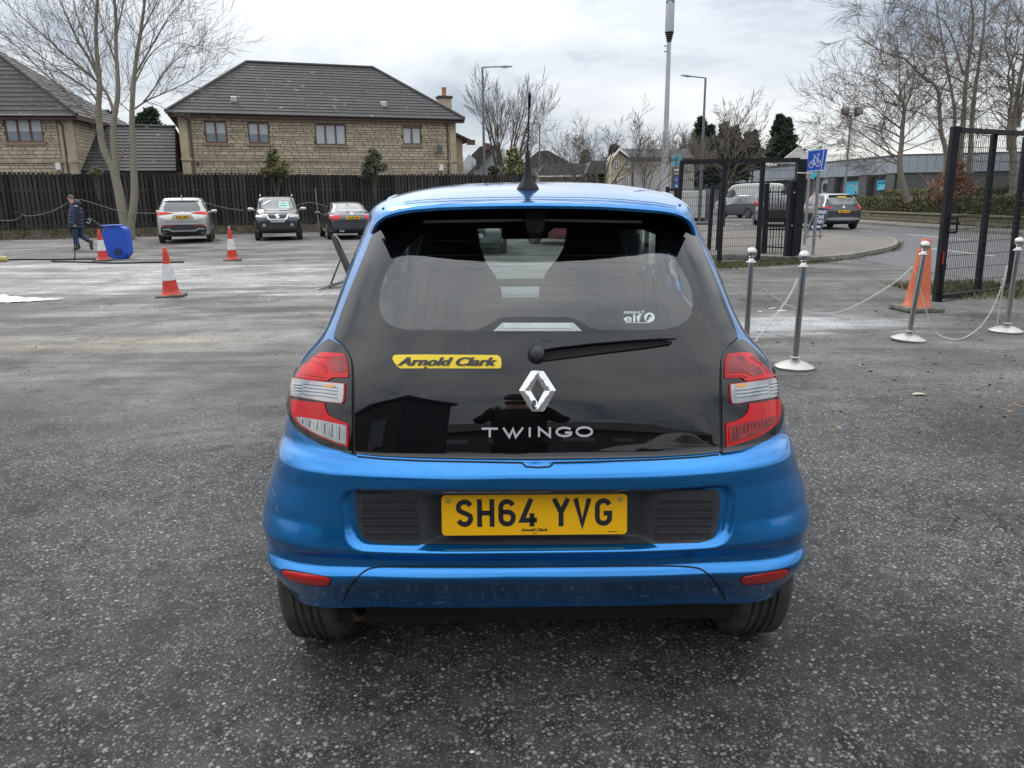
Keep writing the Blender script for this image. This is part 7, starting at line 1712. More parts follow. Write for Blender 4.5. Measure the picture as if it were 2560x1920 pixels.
MB().box(((a[0] + b_[0]) / 2, 50.98, gz(51) + .12), (b_[0] - a[0] - .1, 1.9, .24)).build('plinth', M_SEAM, TR); MB().box((b_[0] + .35, 51.3, 1.15), (.6, 1.6, 1.9)).build('side_door', M_MIDG, TR, bevel=.02)
# a pale car parked behind the photographer, seen only as a reflection
RC_, pn, S10 = car('pale_car', 'pale car parked behind the photographer, visible as a reflection in the bumper', (3.4, -3.6), math.radians(75), 4.4, 1.8, 1.5, dict(st=SAL, paint=M_SILVER, wheels=(.2, .8), wr=.33, spokes=10))
for nm in ('left', 'right'): pn('side_window', M_CGLASS, nm, chaikin([(-1.30, 1.02), (-1.0, 1.24), (-.3, 1.37), (.25, 1.34), (.95, 1.0)], 1), .006)
# ------------------------------------------------------------------ cones
M_CRED = mat('cone_red', (0.60, 0.035, 0.018), rough=.45, var=(9, .3))
M_CWHT = mat('cone_white_sleeve', (0.66, 0.66, 0.66), rough=.4, var=(14, .6, (0.40, 0.38, 0.36)))
M_CBASE = mat('cone_base_rubber', (0.17, 0.165, 0.14), rough=.9, var=(12, .5))
M_CORG = mat('orange_cone_plastic', (0.62, 0.14, 0.055), rough=.5, var=[(7, .35, (0.45, 0.12, 0.06)), (40, .2)])
def cone(label, loc, h, lean=(0, 0), rot=0, group='red and white traffic cones'):
    t = thing('traffic_cone', label, 'traffic cone', loc, 0, group, R=Matrix.Rotation(lean[0], 3, 'Y') @ Matrix.Rotation(lean[1], 3, 'X') @ Matrix.Rotation(rot, 3, 'Z')); s = h / .75
    def rr2(z): return (.125 - (.125 - .027) * (z - .045) / .70) * s
    b = MB(); v2 = rrect(-.205 * s, -.205 * s, .205 * s, .205 * s, .05 * s, 4); b.prism(v2, 0, .035 * s, lambda u, v, w: (u, v, w)); b.build('base', M_CBASE, t, world=False, bevel=.008)
    for z0, z1, mt, nm, o_ in ((.035, .25, M_CRED, 'red_body', 0), (.25, .50, M_CWHT, 'reflective_sleeve', .003), (.50, .735, M_CRED, 'red_tip', 0)):
        pr = [(rr2(z) + o_, z * s) for z in np.linspace(z0, z1, 4)]
        if z0 < .1: pr = [(.165 * s, .035 * s), (.15 * s, .05 * s), (rr2(.07), .075 * s)] + pr[1:]
        if z1 > .7: pr += [(.022 * s, .745 * s), (.0, .75 * s)]
        MB().lathe(pr, 28).build(nm, mt, t, world=False, smooth=40)
    return t
c1 = G(429, 741); cone('nearest red and white cone, tip leaning, at the edge of the pale wet strip', c1, .80, (-.035, 0), .2)
c2 = G(259, 652); cone('red and white cone standing against the tilted blue tub', c2, .82, (-.03, 0), .1)
c3 = G(582, 651); k = cone('red and white cone alone in front of the parked black SUV', c3, .84, (-.02, 0), .3)
MB().lathe([(.0, .83), (.03, .84), (.02, .88), (0, .90)], 10).build('tip_cap', M_GREYT, k, world=False)
M_SCUFF = mat('paint_scuff', (0.45, 0.05, 0.03), rough=.6)
p = G(2290, 776); oc = thing('orange_cone', 'tall faded orange cone with grey base beside the leaning gate', 'traffic cone', p, 0, R=Matrix.Rotation(.035, 3, 'Y') @ Matrix.Rotation(.12, 3, 'Z'))
MB().prism(rrect(-.26, -.26, .26, .26, .07, 4), 0, .06, lambda u, v, w: (u, v, w)).build('base', M_CBASE, oc, world=False, bevel=.015)
MB().lathe([(.175, .058), (.17, .075), (.150, .10), (.135, .30), (.105, .55), (.076, .80), (.062, .855), (.066, .865), (.066, .89), (.055, .91), (.048, .935), (0, .94)], 36).build('body', M_CORG, oc, world=False, smooth=40)
# ------------------------------------------------------------------ blue tub, man, washer lance, hoses
Yb = G(300, 648)[1]; M_BLUEPL = mat('blue_plastic', (0.012, 0.085, 0.50), rough=.45, var=(2.5, .35, (0.008, 0.05, 0.30)))
tub = thing('blue_tub', 'bright blue plastic tub tilted on its edge, behind a cone', 'tub', (P(296, 648, Yb)[0], Yb, gz(Yb)))
q = [P(x, y, Yb) for x, y in ((249, 567), (308, 564), (314, 590), (321, 649), (268, 649), (258, 610))]
pts = [(p_[0], p_[2]) for p_ in q]; m = MB(); m.prism(chaikin(pts, 1), 0, .34, lambda u, v, w: (u + w * .05, Yb + w, v)); m.build('shell', M_BLUEPL, tub, bevel=.05, seg=3)
m = MB(); rim_ = [P(x, y, Yb - .02) for x, y in ((249, 566), (308, 563))]; m.tube([rim_[0], rim_[1]], .03, 8); m.build('rim', M_BLUEPL, tub, smooth=60)
e_ = P(294, 630, Yb - .03); MB().prism(ellipse(e_[0], e_[2], .13, .10, 16), 0, .02, lambda u, v, w: (u, Yb - .012 + w, v)).build('scorch_mark', mat('dark_blue_stain', (0.008, 0.03, 0.13), rough=.6), tub)
def pipe(name, label, cat, pts, Y, r, mt, group=None, n=6, it=2):
    p2 = chaikin(pts, it, False); pp = [P(x, y, Y) for x, y in p2]; o = MB().tube(pp, r, n).build(name, mt, smooth=60); tag(o, label, cat, group); return o
k6_ = lambda p: [(150 + x * .1205, 460 + y * .1205) for x, y in p]
lan = pipe('washer_lance', 'black pressure-washer lance leaning in the blue tub', 'lance', k6_([(880, 885), (740, 800), (660, 730), (600, 705)]), Yb - .1, .020, M_CPL)
a = k6_([(570, 720), (640, 760), (600, 820), (555, 790)]); MB().tube([P(x, y, Yb - .1) for x, y in a], .016, 6).build('trigger_guard', M_GREYT, lan)
pipe('washer_hose', 'thin dark hose looping from the washer lance down to the ground', 'hose', k6_([(600, 705), (490, 745), (400, 790), (345, 850), (300, 930), (285, 1100), (300, 1330), (315, 1480), (290, 1590)]), Yb - .35, .013, M_SEAM)
for i, (pts, lb) in enumerate((([(0, 652), (60, 650), (120, 651), (185, 650), (240, 649)], 'upper black hose lying on the gravel beside the pale strip'), ([(130, 655), (200, 657), (290, 660), (380, 658), (460, 657)], 'lower black hose lying on the gravel in front of the blue tub'))):
    pp = [G(x, y) for x, y in chaikin(pts, 2, False)]; o = MB().tube([Vector(q_) + Vector((0, 0, .02)) for q_ in pp], .022, 6).build('ground_hose', M_SEAM, smooth=60); tag(o, lb, 'hose')
pp = [G(-60, 656), G(-10, 655), G(20, 654)]; o = MB().tube([Vector(q_) + Vector((0, 0, .06)) for q_ in pp], [.12, .12, .08], 10).build('yellow_hose_end', mat('dull_yellow', (.38, .34, .12), rough=.6), smooth=60); tag(o, 'dull yellow hose end lying at the left edge of the yard', 'hose')

# the walking man
YM = 26.0
def man_pts(p, dy=0): return [Vector(P(x, y, YM + dy)) for x, y in k6_(p)]
def skin_chain(name, mt, parent, chains, sub=2, smooth=True):
    """chains: list of [(Vector, radius)...]; first vertex of the first chain is the root; chains joined where they share a start"""
    V_, R__, E_ = [], [], []
    def vid(p, r):
        for i, v in enumerate(V_):
            if (v - p).length < 1e-4: return i
        V_.append(p); R__.append(r); return len(V_) - 1
    for ch in chains:
        prev = None
        for p, r in ch:
            i = vid(p, r)
            if prev is not None and i != prev: E_.append((prev, i))
            prev = i
    Mi = ROOTM[root_of(parent).name].inverted(); me = bpy.data.meshes.new(name); me.from_pydata([Mi @ v for v in V_], E_, []); me.materials.append(mt); o = bpy.data.objects.new(name, me); COL.objects.link(o); o.parent = parent
    md = o.modifiers.new('skin', 'SKIN'); md.use_smooth_shade = True
    for i, sv in enumerate(me.skin_vertices[0].data): sv.radius = R__[i] if hasattr(R__[i], '__len__') else (R__[i], R__[i]); sv.use_root = (i == 0)
    s_ = o.modifiers.new('sub', 'SUBSURF'); s_.levels = sub; s_.render_levels = sub
    dg = bpy.context.evaluated_depsgraph_get(); dg.update(); m2 = bpy.data.meshes.new_from_object(o.evaluated_get(dg)); o.modifiers.clear(); o.data = m2
    m2.polygons.foreach_set('use_smooth', [True] * len(m2.polygons)); return o
M_SKIN = mat('skin', (0.52, 0.30, 0.22), rough=.6); M_HAIR = mat('grey_brown_hair', (0.12, 0.09, 0.07), rough=.8)
M_JACK = mat('navy_padded_jacket', (0.016, 0.030, 0.070), rough=.55, var=(9, .4)); M_JEAN = mat('blue_jeans', (0.030, 0.060, 0.125), rough=.85, var=(12, .5)); M_SHOE = mat('brown_boots', (0.075, 0.045, 0.03), rough=.7)
man = thing('person', 'man in navy padded jacket and jeans striding left past the blue tub', 'person', tuple(P(195, 622, YM)[:2]) + (gz(YM),))
pel, che, nek = man_pts([(335, 900), (330, 560), (275, 400)]); hd1, = man_pts([(228, 330)]); hd2, = man_pts([(205, 270)])
shL, elL, wrL = [man_pts([q_], -.20)[0] for q_ in ((335, 460), (345, 650), (310, 830))]; shR, elR, wrR = [man_pts([q_], .20)[0] for q_ in ((320, 460), (270, 640), (230, 800))]
hpL, knL, anL = [man_pts([q_], -.10)[0] for q_ in ((325, 930), (320, 1110), (372, 1310))]; hpR, knR, anR = [man_pts([q_], .10)[0] for q_ in ((350, 930), (440, 1075), (628, 1205))]
toL = man_pts([(300, 1352)], -.10)[0]; toR = man_pts([(660, 1345)], .10)[0]
skin_chain('body', M_SKIN, man, [[(pel, .13), (che, .15), (nek, .06), (hd1, .085), (hd2, .095)], [(che, .15), (shL, .07), (elL, .05), (wrL, .035)], [(che, .15), (shR, .07), (elR, .05), (wrR, .035)], [(pel, .13), (hpL, .10), (knL, .06), (anL, .04), (toL, .03)], [(pel, .13), (hpR, .10), (knR, .06), (anR, .04), (toR, .03)]])
# jacket: quilted rolls round the trunk and sleeves, hem below the hips
def rolls(a, b, r0, r1, n, k=.10, squash=1.0):
    out_ = []
    for i in range(n * 4 + 1):
        f = i / (n * 4); out_.append((a.lerp(b, f), (r0 + (r1 - r0) * f) * (1 + k * abs(math.sin(f * n * math.pi)))))
    return out_
jm = MB()
for a, b, r0, r1, n in ((nek + Vector((.03, 0, -.05)), che, .13, .205, 2), (che, pel + Vector((0, 0, -.03)), .205, .225, 5), (shL, elL, .105, .085, 3), (elL, wrL, .085, .06, 3), (shR, elR, .105, .085, 3), (elR, wrR, .085, .06, 3)):
    rl_ = rolls(a, b, r0, r1, n); jm.tube([p_ for p_, r in rl_], [r for p_, r in rl_], 16)
jm.build('jacket', M_JACK, man, smooth=70, kind=None)
hood, = man_pts([(355, 395)]); MB().lathe([(0, -.09), (.09, -.08), (.13, 0), (.10, .08), (0, .10)], 16, hood, Matrix.Rotation(.9, 3, 'Y')).build('hood', M_JACK, man, smooth=70)
skin_chain('jeans', M_JEAN, man, [[(pel, .165), (hpL, .125), (knL, .085), (anL, .072)], [(pel, .165), (hpR, .125), (knR, .085), (anR, .068)]])
for a, b in ((anL, toL), (anR, toR)):
    d = (b - a); MB().tube([a + Vector((.02, 0, .06)), a + Vector((.03, 0, -.01)), a.lerp(b, .5), b, b + d * .12], [.06, .062, .055, .048, .02], 12).build('boot', M_SHOE, man, smooth=70)
MB().lathe([(0, -.115), (.05, -.10), (.085, -.05), (.094, .0), (.080, .035), (0, .04)], 18, hd2 + Vector((.045, 0, .0)), Matrix.Rotation(.9, 3, 'Y')).build('hair', M_HAIR, man, smooth=70)
fx = hd2 + Vector((-.085, 0, -.04)); MB().lathe([(0, -.03), (.018, -.01), (.012, .02), (0, .03)], 10, fx, Matrix.Rotation(.3, 3, 'Y')).build('nose', M_SKIN, man, smooth=70)
for s_ in (-1, 1): MB().lathe([(0, -.03), (.018, 0), (0, .03)], 10, hd2 + Vector((.03, s_ * .092, -.05))).build('ear', M_SKIN, man, smooth=70)
MB().tube([hd2 + Vector((-.10, -.05, .0)), hd2 + Vector((-.10, .05, .0))], .006, 5).build('glasses', M_SEAM, man); MB().tube([hd2 + Vector((-.095, -.055, .0)), hd2 + Vector((.03, -.095, .0))], .004, 5).build('glasses_arm', M_SEAM, man)
MB().tube([hd2 + Vector((-.088, -.02, -.095)), hd2 + Vector((-.088, .02, -.095))], .006, 5).build('mouth', M_CARRED, man)
def hand(w_, dirv, nm='hand'):
    dirv = dirv.normalized(); sd_ = dirv.cross(Vector((0, 1, 0))).normalized(); m = MB(); c = w_ + dirv * .045; m.tube([w_, c, w_ + dirv * .085], [.028, .038, .034], 10)
    for k in range(4):
        b = w_ + dirv * .08 + sd_ * (.024 - .016 * k); L_ = (.062, .070, .066, .052)[k]; m.tube([b, b + dirv * L_ * .5 + Vector((-.006, 0, 0)), b + dirv * L_ * .9 + Vector((-.022, 0, 0))], [.0095, .009, .007], 6)
    m.tube([w_ + dirv * .03 + sd_ * .03, w_ + dirv * .06 + sd_ * .055, w_ + dirv * .09 + sd_ * .05], [.012, .011, .008], 6); return m.build(nm, M_SKIN, man, smooth=70)
hand(wrL, Vector((.02, 0, -1))); hand(wrR, Vector((-.1, 0, -1)))
# person in red behind the crossover
YR = 39.6; pr_ = P(2033, 480, YR); per2 = thing('person', 'person in a red top, head and shoulder showing over the grey crossover\'s roof', 'person', (pr_[0], YR, gz(YR)))
z0 = gz(YR); B_ = lambda x, y, z: Vector((pr_[0] + x, YR + y, z0 + z))
skin_chain('body', M_SKIN, per2, [[(B_(0, 0, .95), .13), (B_(-.02, 0, 1.3), .14), (B_(.05, 0, 1.52), .055), (B_(.10, 0, 1.62), .085), (B_(.12, 0, 1.70), .09)], [(B_(-.02, 0, 1.3), .14), (B_(-.24, 0, 1.36), .06), (B_(-.32, 0, 1.1), .045), (B_(-.30, -.1, .88), .035)], [(B_(-.02, 0, 1.3), .14), (B_(.2, 0, 1.36), .06), (B_(.28, 0, 1.1), .045), (B_(.28, -.1, .88), .035)], [(B_(0, 0, .95), .13), (B_(-.1, 0, .85), .1), (B_(-.11, 0, .45), .06), (B_(-.11, 0, .07), .045)], [(B_(0, 0, .95), .13), (B_(.1, 0, .85), .1), (B_(.11, 0, .45), .06), (B_(.11, 0, .07), .045)]])
skin_chain('red_top', mat('red_cloth', (.42, .012, .03), rough=.8), per2, [[(B_(0, 0, .9), .16), (B_(-.02, 0, 1.3), .175), (B_(.03, 0, 1.46), .10)], [(B_(-.02, 0, 1.3), .175), (B_(-.24, 0, 1.38), .085), (B_(-.32, 0, 1.1), .07)], [(B_(-.02, 0, 1.3), .175), (B_(.2, 0, 1.38), .085), (B_(.28, 0, 1.1), .07)]])
MB().lathe([(0, -.09), (.09, -.03), (.10, .04), (.07, .10), (0, .12)], 16, B_(.135, .02, 1.73)).build('hair', M_HAIR, per2, smooth=70)

# chain-like ropes slung along the fence
M_ROPE = mat('weathered_rope', (0.17, 0.17, 0.16), rough=.6)
for pts, lb in (([(-40, 546), (0, 551), (30, 552), (48, 546), (55, 536)], 'short pale rope sagging at the far left end of the fence'), ([(52, 531), (62, 540), (85, 540), (120, 532), (150, 519), (172, 506)], 'thick pale rope sagging in front of the fence, left of the walking man'),
                ([(198, 498), (235, 508), (270, 520), (300, 528), (345, 533), (402, 533)], 'rope sagging between the walking man and the silver SUV'), ([(508, 505), (545, 516), (580, 523), (608, 526)], 'rope sagging between the silver and the black SUV'), ([(736, 516), (770, 504), (800, 511), (832, 520)], 'rope rising to a pole between the black SUV and the grey saloon')):
    pipe('slung_rope', lb, 'rope', pts, 33.0 if pts[0][0] < 400 else 35.5, .015, M_ROPE, None, 5)
o = MB().tube([P(788, 470, 36.5), P(793, 520, 36.5), (P(793, 520, 36.5)[0], 36.5, .2)], .03, 6).build('thin_pole', M_ROPE); tag(o, 'thin pale pole against the fence above the grey saloon\'s roof', 'pole')
a = P(45, 533, 33.0); o = MB().box(a, (.32, .10, .09), Matrix.Rotation(-.15, 3, 'Y')).build('dark_bracket', M_SEAM, bevel=.01); tag(o, 'small dark bracket holding the rope at the left of the fence', 'bracket')

# propped black bumper strip with a stick
k7 = lambda p: [(780 + x * .10846, 560 + y * .10846) for x, y in p]
YB = 13.6
bs = thing('propped_bumper', 'curved black bumper strip propped on a thin stick beside the hatchback', 'car part', tuple(P(845, 690, YB)[:2]) + (gz(YB),))
m = MB(); L1 = k7([(430, 262), (465, 380), (520, 520), (590, 690), (680, 880), (760, 1080), (830, 1260), (900, 1420), (960, 1560)]); L2_ = k7([(500, 236), (560, 300), (620, 420), (700, 560), (790, 750), (880, 930), (950, 1110), (1010, 1280), (1060, 1440)])
for f, (A_, B2) in enumerate(zip(L1, L2_)):
    a = P(*A_, YB - .05); b = P(*B2, YB + .12); n_ = np.array([.25, -1, .2]) * .02; m.v += [tuple(a), tuple((a + b) / 2 + n_ * 2.2), tuple(b), tuple(b - n_), tuple((a + b) / 2 - n_), tuple(a - n_)]
for i in range(len(L1) - 1):
    for k in range(6): m.f.append((i * 6 + k, i * 6 + (k + 1) % 6, (i + 1) * 6 + (k + 1) % 6, (i + 1) * 6 + k)); m.m.append(0)
m.f += [tuple(range(6)), tuple(range(len(m.v) - 1, len(m.v) - 7, -1))]; m.m += [0, 0]; m.build('strip', M_CPL, bs, smooth=40)
a = k7([(500, 236), (610, 350), (700, 560)]); MB().tube([P(x, y, YB + .10) for x, y in a], .018, 6).build('pale_edge', M_GREYT, bs, smooth=60)
s0, s1 = P(*k7([(690, 740)])[0], YB), G(*k7([(405, 1475)])[0]); MB().tube([s0, (np.array(s0) + s1) / 2 + (0, 0, .01), s1], [.012, .016, .018], 6).build('prop_stick', M_BARKD, bs)
pk = thing('broken_plank', 'split grey plank lying at the foot of the propped bumper strip', 'plank', tuple(G(830, 725)))
a, b = G(*k7([(160, 1540)])[0]), G(*k7([(760, 1400)])[0]); MB().tube([a + (0, 0, .02), (a + b) / 2 + (0, 0, .05), b + (0, 0, .07)], [.012, .03, .035], 5).build('plank', M_ROPE, pk); 

# ------------------------------------------------------------------ barrier posts with chains
M_STEEL = mat('polished_steel', (0.50, 0.49, 0.47), rough=.14, metal=1.0, var=(30, .35, (0.36, .35, .33)), bump=(60, .05, .002)); M_STEELB = mat('dull_steel_base', (0.52, 0.51, 0.49), rough=.38, metal=.75, var=(14, .5, (0.36, .35, .33)))
def stanchion(label, base, lean, s=1.0):
    t = thing('barrier_post', label, 'barrier post', base, 0, 'steel barrier posts with ball tops', R=Matrix.Rotation(lean[0], 3, 'Y') @ Matrix.Rotation(lean[1], 3, 'X')); S_ = lambda pr: [(r * s, z * s) for r, z in pr]
    MB().lathe(S_([(.158, 0), (.162, .006), (.162, .018), (.155, .024), (.10, .050), (.055, .064), (.038, .066)]), 40).build('base', M_STEELB, t, world=False, smooth=35)
    MB().lathe(S_([(.0245, .06), (.0245, .84), (.0245, .845)]), 28).build('shaft', M_STEEL, t, world=False, smooth=50)
    MB().lathe(S_([(.026, .090), (.046, .092), (.048, .097), (.046, .102), (.026, .104)]), 28).build('lower_collar', M_STEEL, t, world=False, smooth=40)
    MB().lathe(S_([(.026, .842), (.046, .844), (.047, .849), (.044, .854), (.030, .857), (.026, .866), (.018, .880), (.020, .886), (.024, .889)]), 28).build('top_collar', M_STEEL, t, world=False, smooth=40)
    a = [math.pi * (k / 18) for k in range(19)]; MB().lathe([(math.sin(x) * .047 * s, (.932 - math.cos(x) * .047) * s) for x in a], 32).build('ball', M_STEEL, t, world=False, smooth=180)
    return t
def lean_to(base, top_px, Yt): pass
posts = {}
for key, lb, bpx, lean, s, YY in (('a', 'barrier post with ball top, farthest left, its base hidden by the hatchback', None, (.0, 0), 1.06, 7.25), ('b', 'barrier post just right of the hatchback, on a wide pale base', (1986, 920), (.012, 0), 1.06, None), ('c', 'leaning barrier post in front of the orange cone', (2270, 851), (.07, 0), 1.06, None), ('d', 'rightmost barrier post, before the leaning gate', (2514, 830), (.012, 0), 1.06, None)):
    b = G(*bpx) if bpx else np.array([P(1866, 850, YY)[0], YY, gz(YY)]); t = stanchion(lb, b, lean, s); posts[key] = (b, ROOTM[t.name])
M_CHAIN = mat('galvanised_chain', (0.56, 0.56, 0.55), rough=.3, metal=.7)
tor = MB()
for k in range(10):
    a = 2 * math.pi * k / 10; x, z = math.cos(a) * .0085, math.sin(a) * .0145; ca = 2 * math.pi / 10
    for j in range(5): b = 2 * math.pi * j / 5; nx, nz = math.cos(a), math.sin(a); tor.v.append((x + nx * .0024 * math.cos(b), .0024 * math.sin(b), z + nz * .0024 * math.cos(b)))
for k in range(10):
    for j in range(5): tor.f.append((k * 5 + j, k * 5 + (j + 1) % 5, ((k + 1) % 10) * 5 + (j + 1) % 5, ((k + 1) % 10) * 5 + j)); tor.m.append(0)
o = tor.build('tmp', M_CHAIN, smooth=180); link_me = o.data; bpy.data.objects.remove(o)
def chain(label, pts3, nmax=300):
    t = thing('steel_chain', label, 'chain', tuple(pts3[0]), 0, 'steel chains between the barrier posts'); S = [Vector(p) for p in pts3]
    for _ in range(3): S = [S[0]] + [c for i in range(len(S) - 1) for c in (S[i].lerp(S[i + 1], .25), S[i].lerp(S[i + 1], .75))] + [S[-1]]
    cum = [0]
    for i in range(1, len(S)): cum.append(cum[-1] + (S[i] - S[i - 1]).length)
    n = int(cum[-1] / .0225); Mi = ROOTM[t.name].inverted(); j = 0
    for i in range(min(n, nmax)):
        d = (i + .5) * cum[-1] / n
        while j < len(S) - 2 and cum[j + 1] < d: j += 1
        p = S[j].lerp(S[j + 1], (d - cum[j]) / max(1e-6, cum[j + 1] - cum[j])); tg = (S[j + 1] - S[j]).normalized(); Q_ = tg.to_track_quat('Z', 'Y').to_matrix() @ Matrix.Rotation(math.pi / 2 * (i % 2) + .4, 3, 'Z')
        q = bpy.data.objects.new('link', link_me); COL.objects.link(q); q.parent = t; q.matrix_basis = Mi @ (Matrix.Translation(p) @ Q_.to_4x4())
def cpx(pts, Y0, Y1):
    n = len(pts); o_ = []
    for i, (x, y) in enumerate(pts):
        p = P(x, y, Y0 + (Y1 - Y0) * i / (n - 1)); o_.append(p if p[2] > gz(p[1]) + .02 else G(x, y - 3) + (0, 0, .014))
    return o_
Ya, Yb_, Yc_, Yd = 7.25, posts['b'][0][1], posts['c'][0][1], posts['d'][0][1]
chain('long chain sagging low behind the second post, from the farthest post to the leaning one', cpx([(1884, 688), (1886, 698), (1915, 728), (1950, 753), (1990, 772), (2040, 784), (2090, 783), (2140, 765), (2200, 730), (2250, 697), (2280, 668)], Ya, Yc_), 300)
chain('chain dropping left from the second post behind the hatchback', cpx([(1994, 698), (1980, 730), (1955, 768), (1925, 808), (1895, 845), (1868, 872), (1835, 896)], Yb_, Yb_ - .6))
chain('chain sagging between the leaning post and the rightmost post', cpx([(2284, 668), (2300, 720), (2316, 780), (2335, 830), (2362, 852), (2400, 857), (2435, 838), (2465, 802), (2490, 755), (2508, 705), (2518, 664)], Yc_, Yd))
chain('short loose chain end hanging straight down the rightmost post', cpx([(2517, 668), (2512, 700), (2503, 740), (2496, 785), (2493, 815)], Yd + .03, Yd + .03))

# ------------------------------------------------------------------ gates
M_GATE = mat('black_gate_steel', (0.012, 0.0125, 0.016), rough=.6, spec=.2, var=(8, .4, (0.022, .022, .026))); M_WIRE = mat('black_mesh_wire', (0.012, 0.012, 0.015), rough=.6, spec=.2)
def bar3(m, a, b, w_, d_, up=None):
    a, b = Vector(a), Vector(b); t_ = (b - a); L_ = t_.length; Q_ = t_.to_track_quat('Z', 'Y').to_matrix(); m.box((a + b) / 2, (w_, d_, L_), Q_)
def mesh_leaf(t, TL, TR, BL, BR, n_v, n_h, wr, inset):
    """welded mesh: thin verticals, pairs of horizontals"""
    TL, TR, BL, BR = map(np.array, (TL, TR, BL, BR)); pt = lambda u, v: (BL * (1 - u) + BR * u) * (1 - v) + (TL * (1 - u) + TR * u) * v
    for i in range(1, n_v): MB().tube([pt(i / n_v, .0), pt(i / n_v, 1)], wr, 4, cap=False).build('mesh_wire', M_WIRE, t)
    off = np.array([0, -.012, 0])
    for j in range(1, n_h):
        MB().tube([pt(0, j / n_h) + off, pt(1, j / n_h) + off], wr * 1.25, 4, cap=False).build('cross_wire', M_WIRE, t)
YL, YR_ = 17.3, 18.2
lerp2 = lambda x: YL + (YR_ - YL) * (x - 1707) / (2000 - 1707)
g1 = thing('mesh_gate', 'left black mesh gate leaf standing behind the hatchback\'s roof', 'gate', (P(1850, 660, 17.8)[0], 17.8, gz(17.8)))
TLp, TRp, BRp = P(1705, 405, YL), P(1998, 400, YR_), P(1978, 650, YR_); BLp = P(1685, 668, YL)
m = MB(); bar3(m, TLp, TRp, .09, .10); m.build('top_rail', M_GATE, g1)
m = MB(); bar3(m, BLp + (0, 0, .0), BRp, .12, .10); m.build('bottom_rail', M_GATE, g1); a, b = P(1683, 684, YL), P(1978, 664, YR_); m = MB(); bar3(m, a, b, .15, .16); m.build('bottom_beam', M_GATE, g1)
for xt, xb in ((1705, 1687), (1812, 1797), (1908, 1893)):
    m = MB(); bar3(m, P(xt, 403, lerp2(xt)), P(xb, 661, lerp2(xt)), .085 if xt > 1750 else .07, .09); m.build('stile', M_GATE, g1)
mesh_leaf(g1, P(1705, 408, YL), P(1990, 403, YR_), P(1687, 662, YL), P(1970, 652, YR_), 62, 12, .0035, 0)
gp = thing('gate_post', 'thick black steel gate post with lock box, right end of the left gate', 'post', (P(1995, 660, 18.4)[0], 18.4, gz(18.4)))
m = MB(); bar3(m, P(2004, 398, 18.3), P(1984, 664, 18.3), .22, .20); m.build('post', M_GATE, gp, bevel=.01)
m = MB(); bar3(m, P(1982, 452, 18.35), P(1966, 655, 18.35), .22, .12); m.build('lock_box', M_GATE, gp, bevel=.01)
MB().box(P(1992, 642, 18.2) + (0, 0, 0), (.06, .05, .06)).build('hinge', M_STEELB, gp); o = MB().box(P(1998, 646, 17.9), (.34, .25, .05)).build('latch_plate', M_CPL, gp)
for yy in (481, 564): MB().box(P(1986 - (yy - 481) * .07, yy, 18.18), (.03, .02, .03)).build('bolt', M_STEELB, gp)
a = P(1995, 432, 18.1); MB().tube([P(1992, 432, 18.1), P(2034, 434, 18.1)], .012, 5).build('sign_bracket', M_STEELB, gp)
# palisade panel and railings behind the gate
pf = thing('palisade_fence', 'short black palisade fence section seen through the left gate', 'fence', (P(1940, 620, 19.6)[0], 19.6, gz(19.6)))
for i in range(9):
    x = 1925 + i * 7.2 - 2; m = MB(); a, b = P(x + 3, 470 - (4 if i % 2 else 0), 19.6), P(x - 7, 634, 19.6); bar3(m, a, b, .030, .012); m.build('pale', M_GATE, pf)
for y0, y1 in ((480, 480), (574, 574), (617, 620)): m = MB(); bar3(m, P(1915, y0, 19.62), P(1978, y1, 19.62), .03, .03); m.build('rail', M_GATE, pf)
m = MB(); bar3(m, P(1918, 458, 19.6), P(1908, 642, 19.6), .10, .10); m.build('post', M_GATE, pf)
rl_ = thing('roadside_railing', 'low black railing with square posts between the totem sign and the gate', 'fence', (P(1780, 620, 21)[0], 21, gz(21)))
for xt, xb, yt, yb in ((1669, 1669, 467, 600), (1692, 1690, 470, 620), (1782, 1772, 464, 625), (1803, 1793, 467, 628)): m = MB(); bar3(m, P(xt, yt, 21), P(xb, yb, 21), .09, .09); m.build('post', M_GATE, rl_)
for (x0, x1, y) in ((1669, 1692, 474), (1782, 1803, 471), (1692, 1782, 560)): m = MB(); bar3(m, P(x0, y, 21), P(x1, y, 21), .04, .04); m.build('rail', M_GATE, rl_)
m = MB(); bar3(m, P(1985, 310 + 62, 22), P(1981, 450, 22), .05, .05)
# right gate, leaning
g2 = thing('mesh_gate', 'leaning black mesh gate leaf at the right edge of the picture', 'gate', (P(2350, 757, 11.0)[0], 11.0, gz(11)))
Y0_, Y2_ = 11.0, 12.6
ly = lambda x: Y0_ + (Y2_ - Y0_) * (x - 2370) / (2560 - 2370)
m = MB(); bar3(m, P(2389, 316, Y0_), P(2342, 757, Y0_), .10, .10); m.build('hinge_stile', M_GATE, g2, bevel=.006)
m = MB(); bar3(m, P(2395, 325, Y0_), P(2640, 338, ly(2620)), .10, .06); m.build('top_rail', M_GATE, g2)
m = MB(); bar3(m, P(2352, 742, Y0_), P(2600, 712, ly(2620)), .08, .06); m.build('bottom_rail', M_GATE, g2)
for xt, xb, yt, yb in ((2486, 2443, 336, 732), (2566, 2522, 342, 722), (2648, 2600, 345, 712)): m = MB(); bar3(m, P(xt, yt, ly(xt)), P(xb, yb, ly(xt)), .085, .07); m.build('stile', M_GATE, g2, bevel=.004)
mesh_leaf(g2, P(2400, 332, Y0_), P(2645, 342, ly(2640)), P(2356, 738, Y0_), P(2600, 712, ly(2640)), 58, 12, .0036, 0)
lbx = [P(x, y, Y0_ - .06) for x, y in ((2375, 545), (2394, 545), (2391, 581), (2371, 581))]; m = MB()
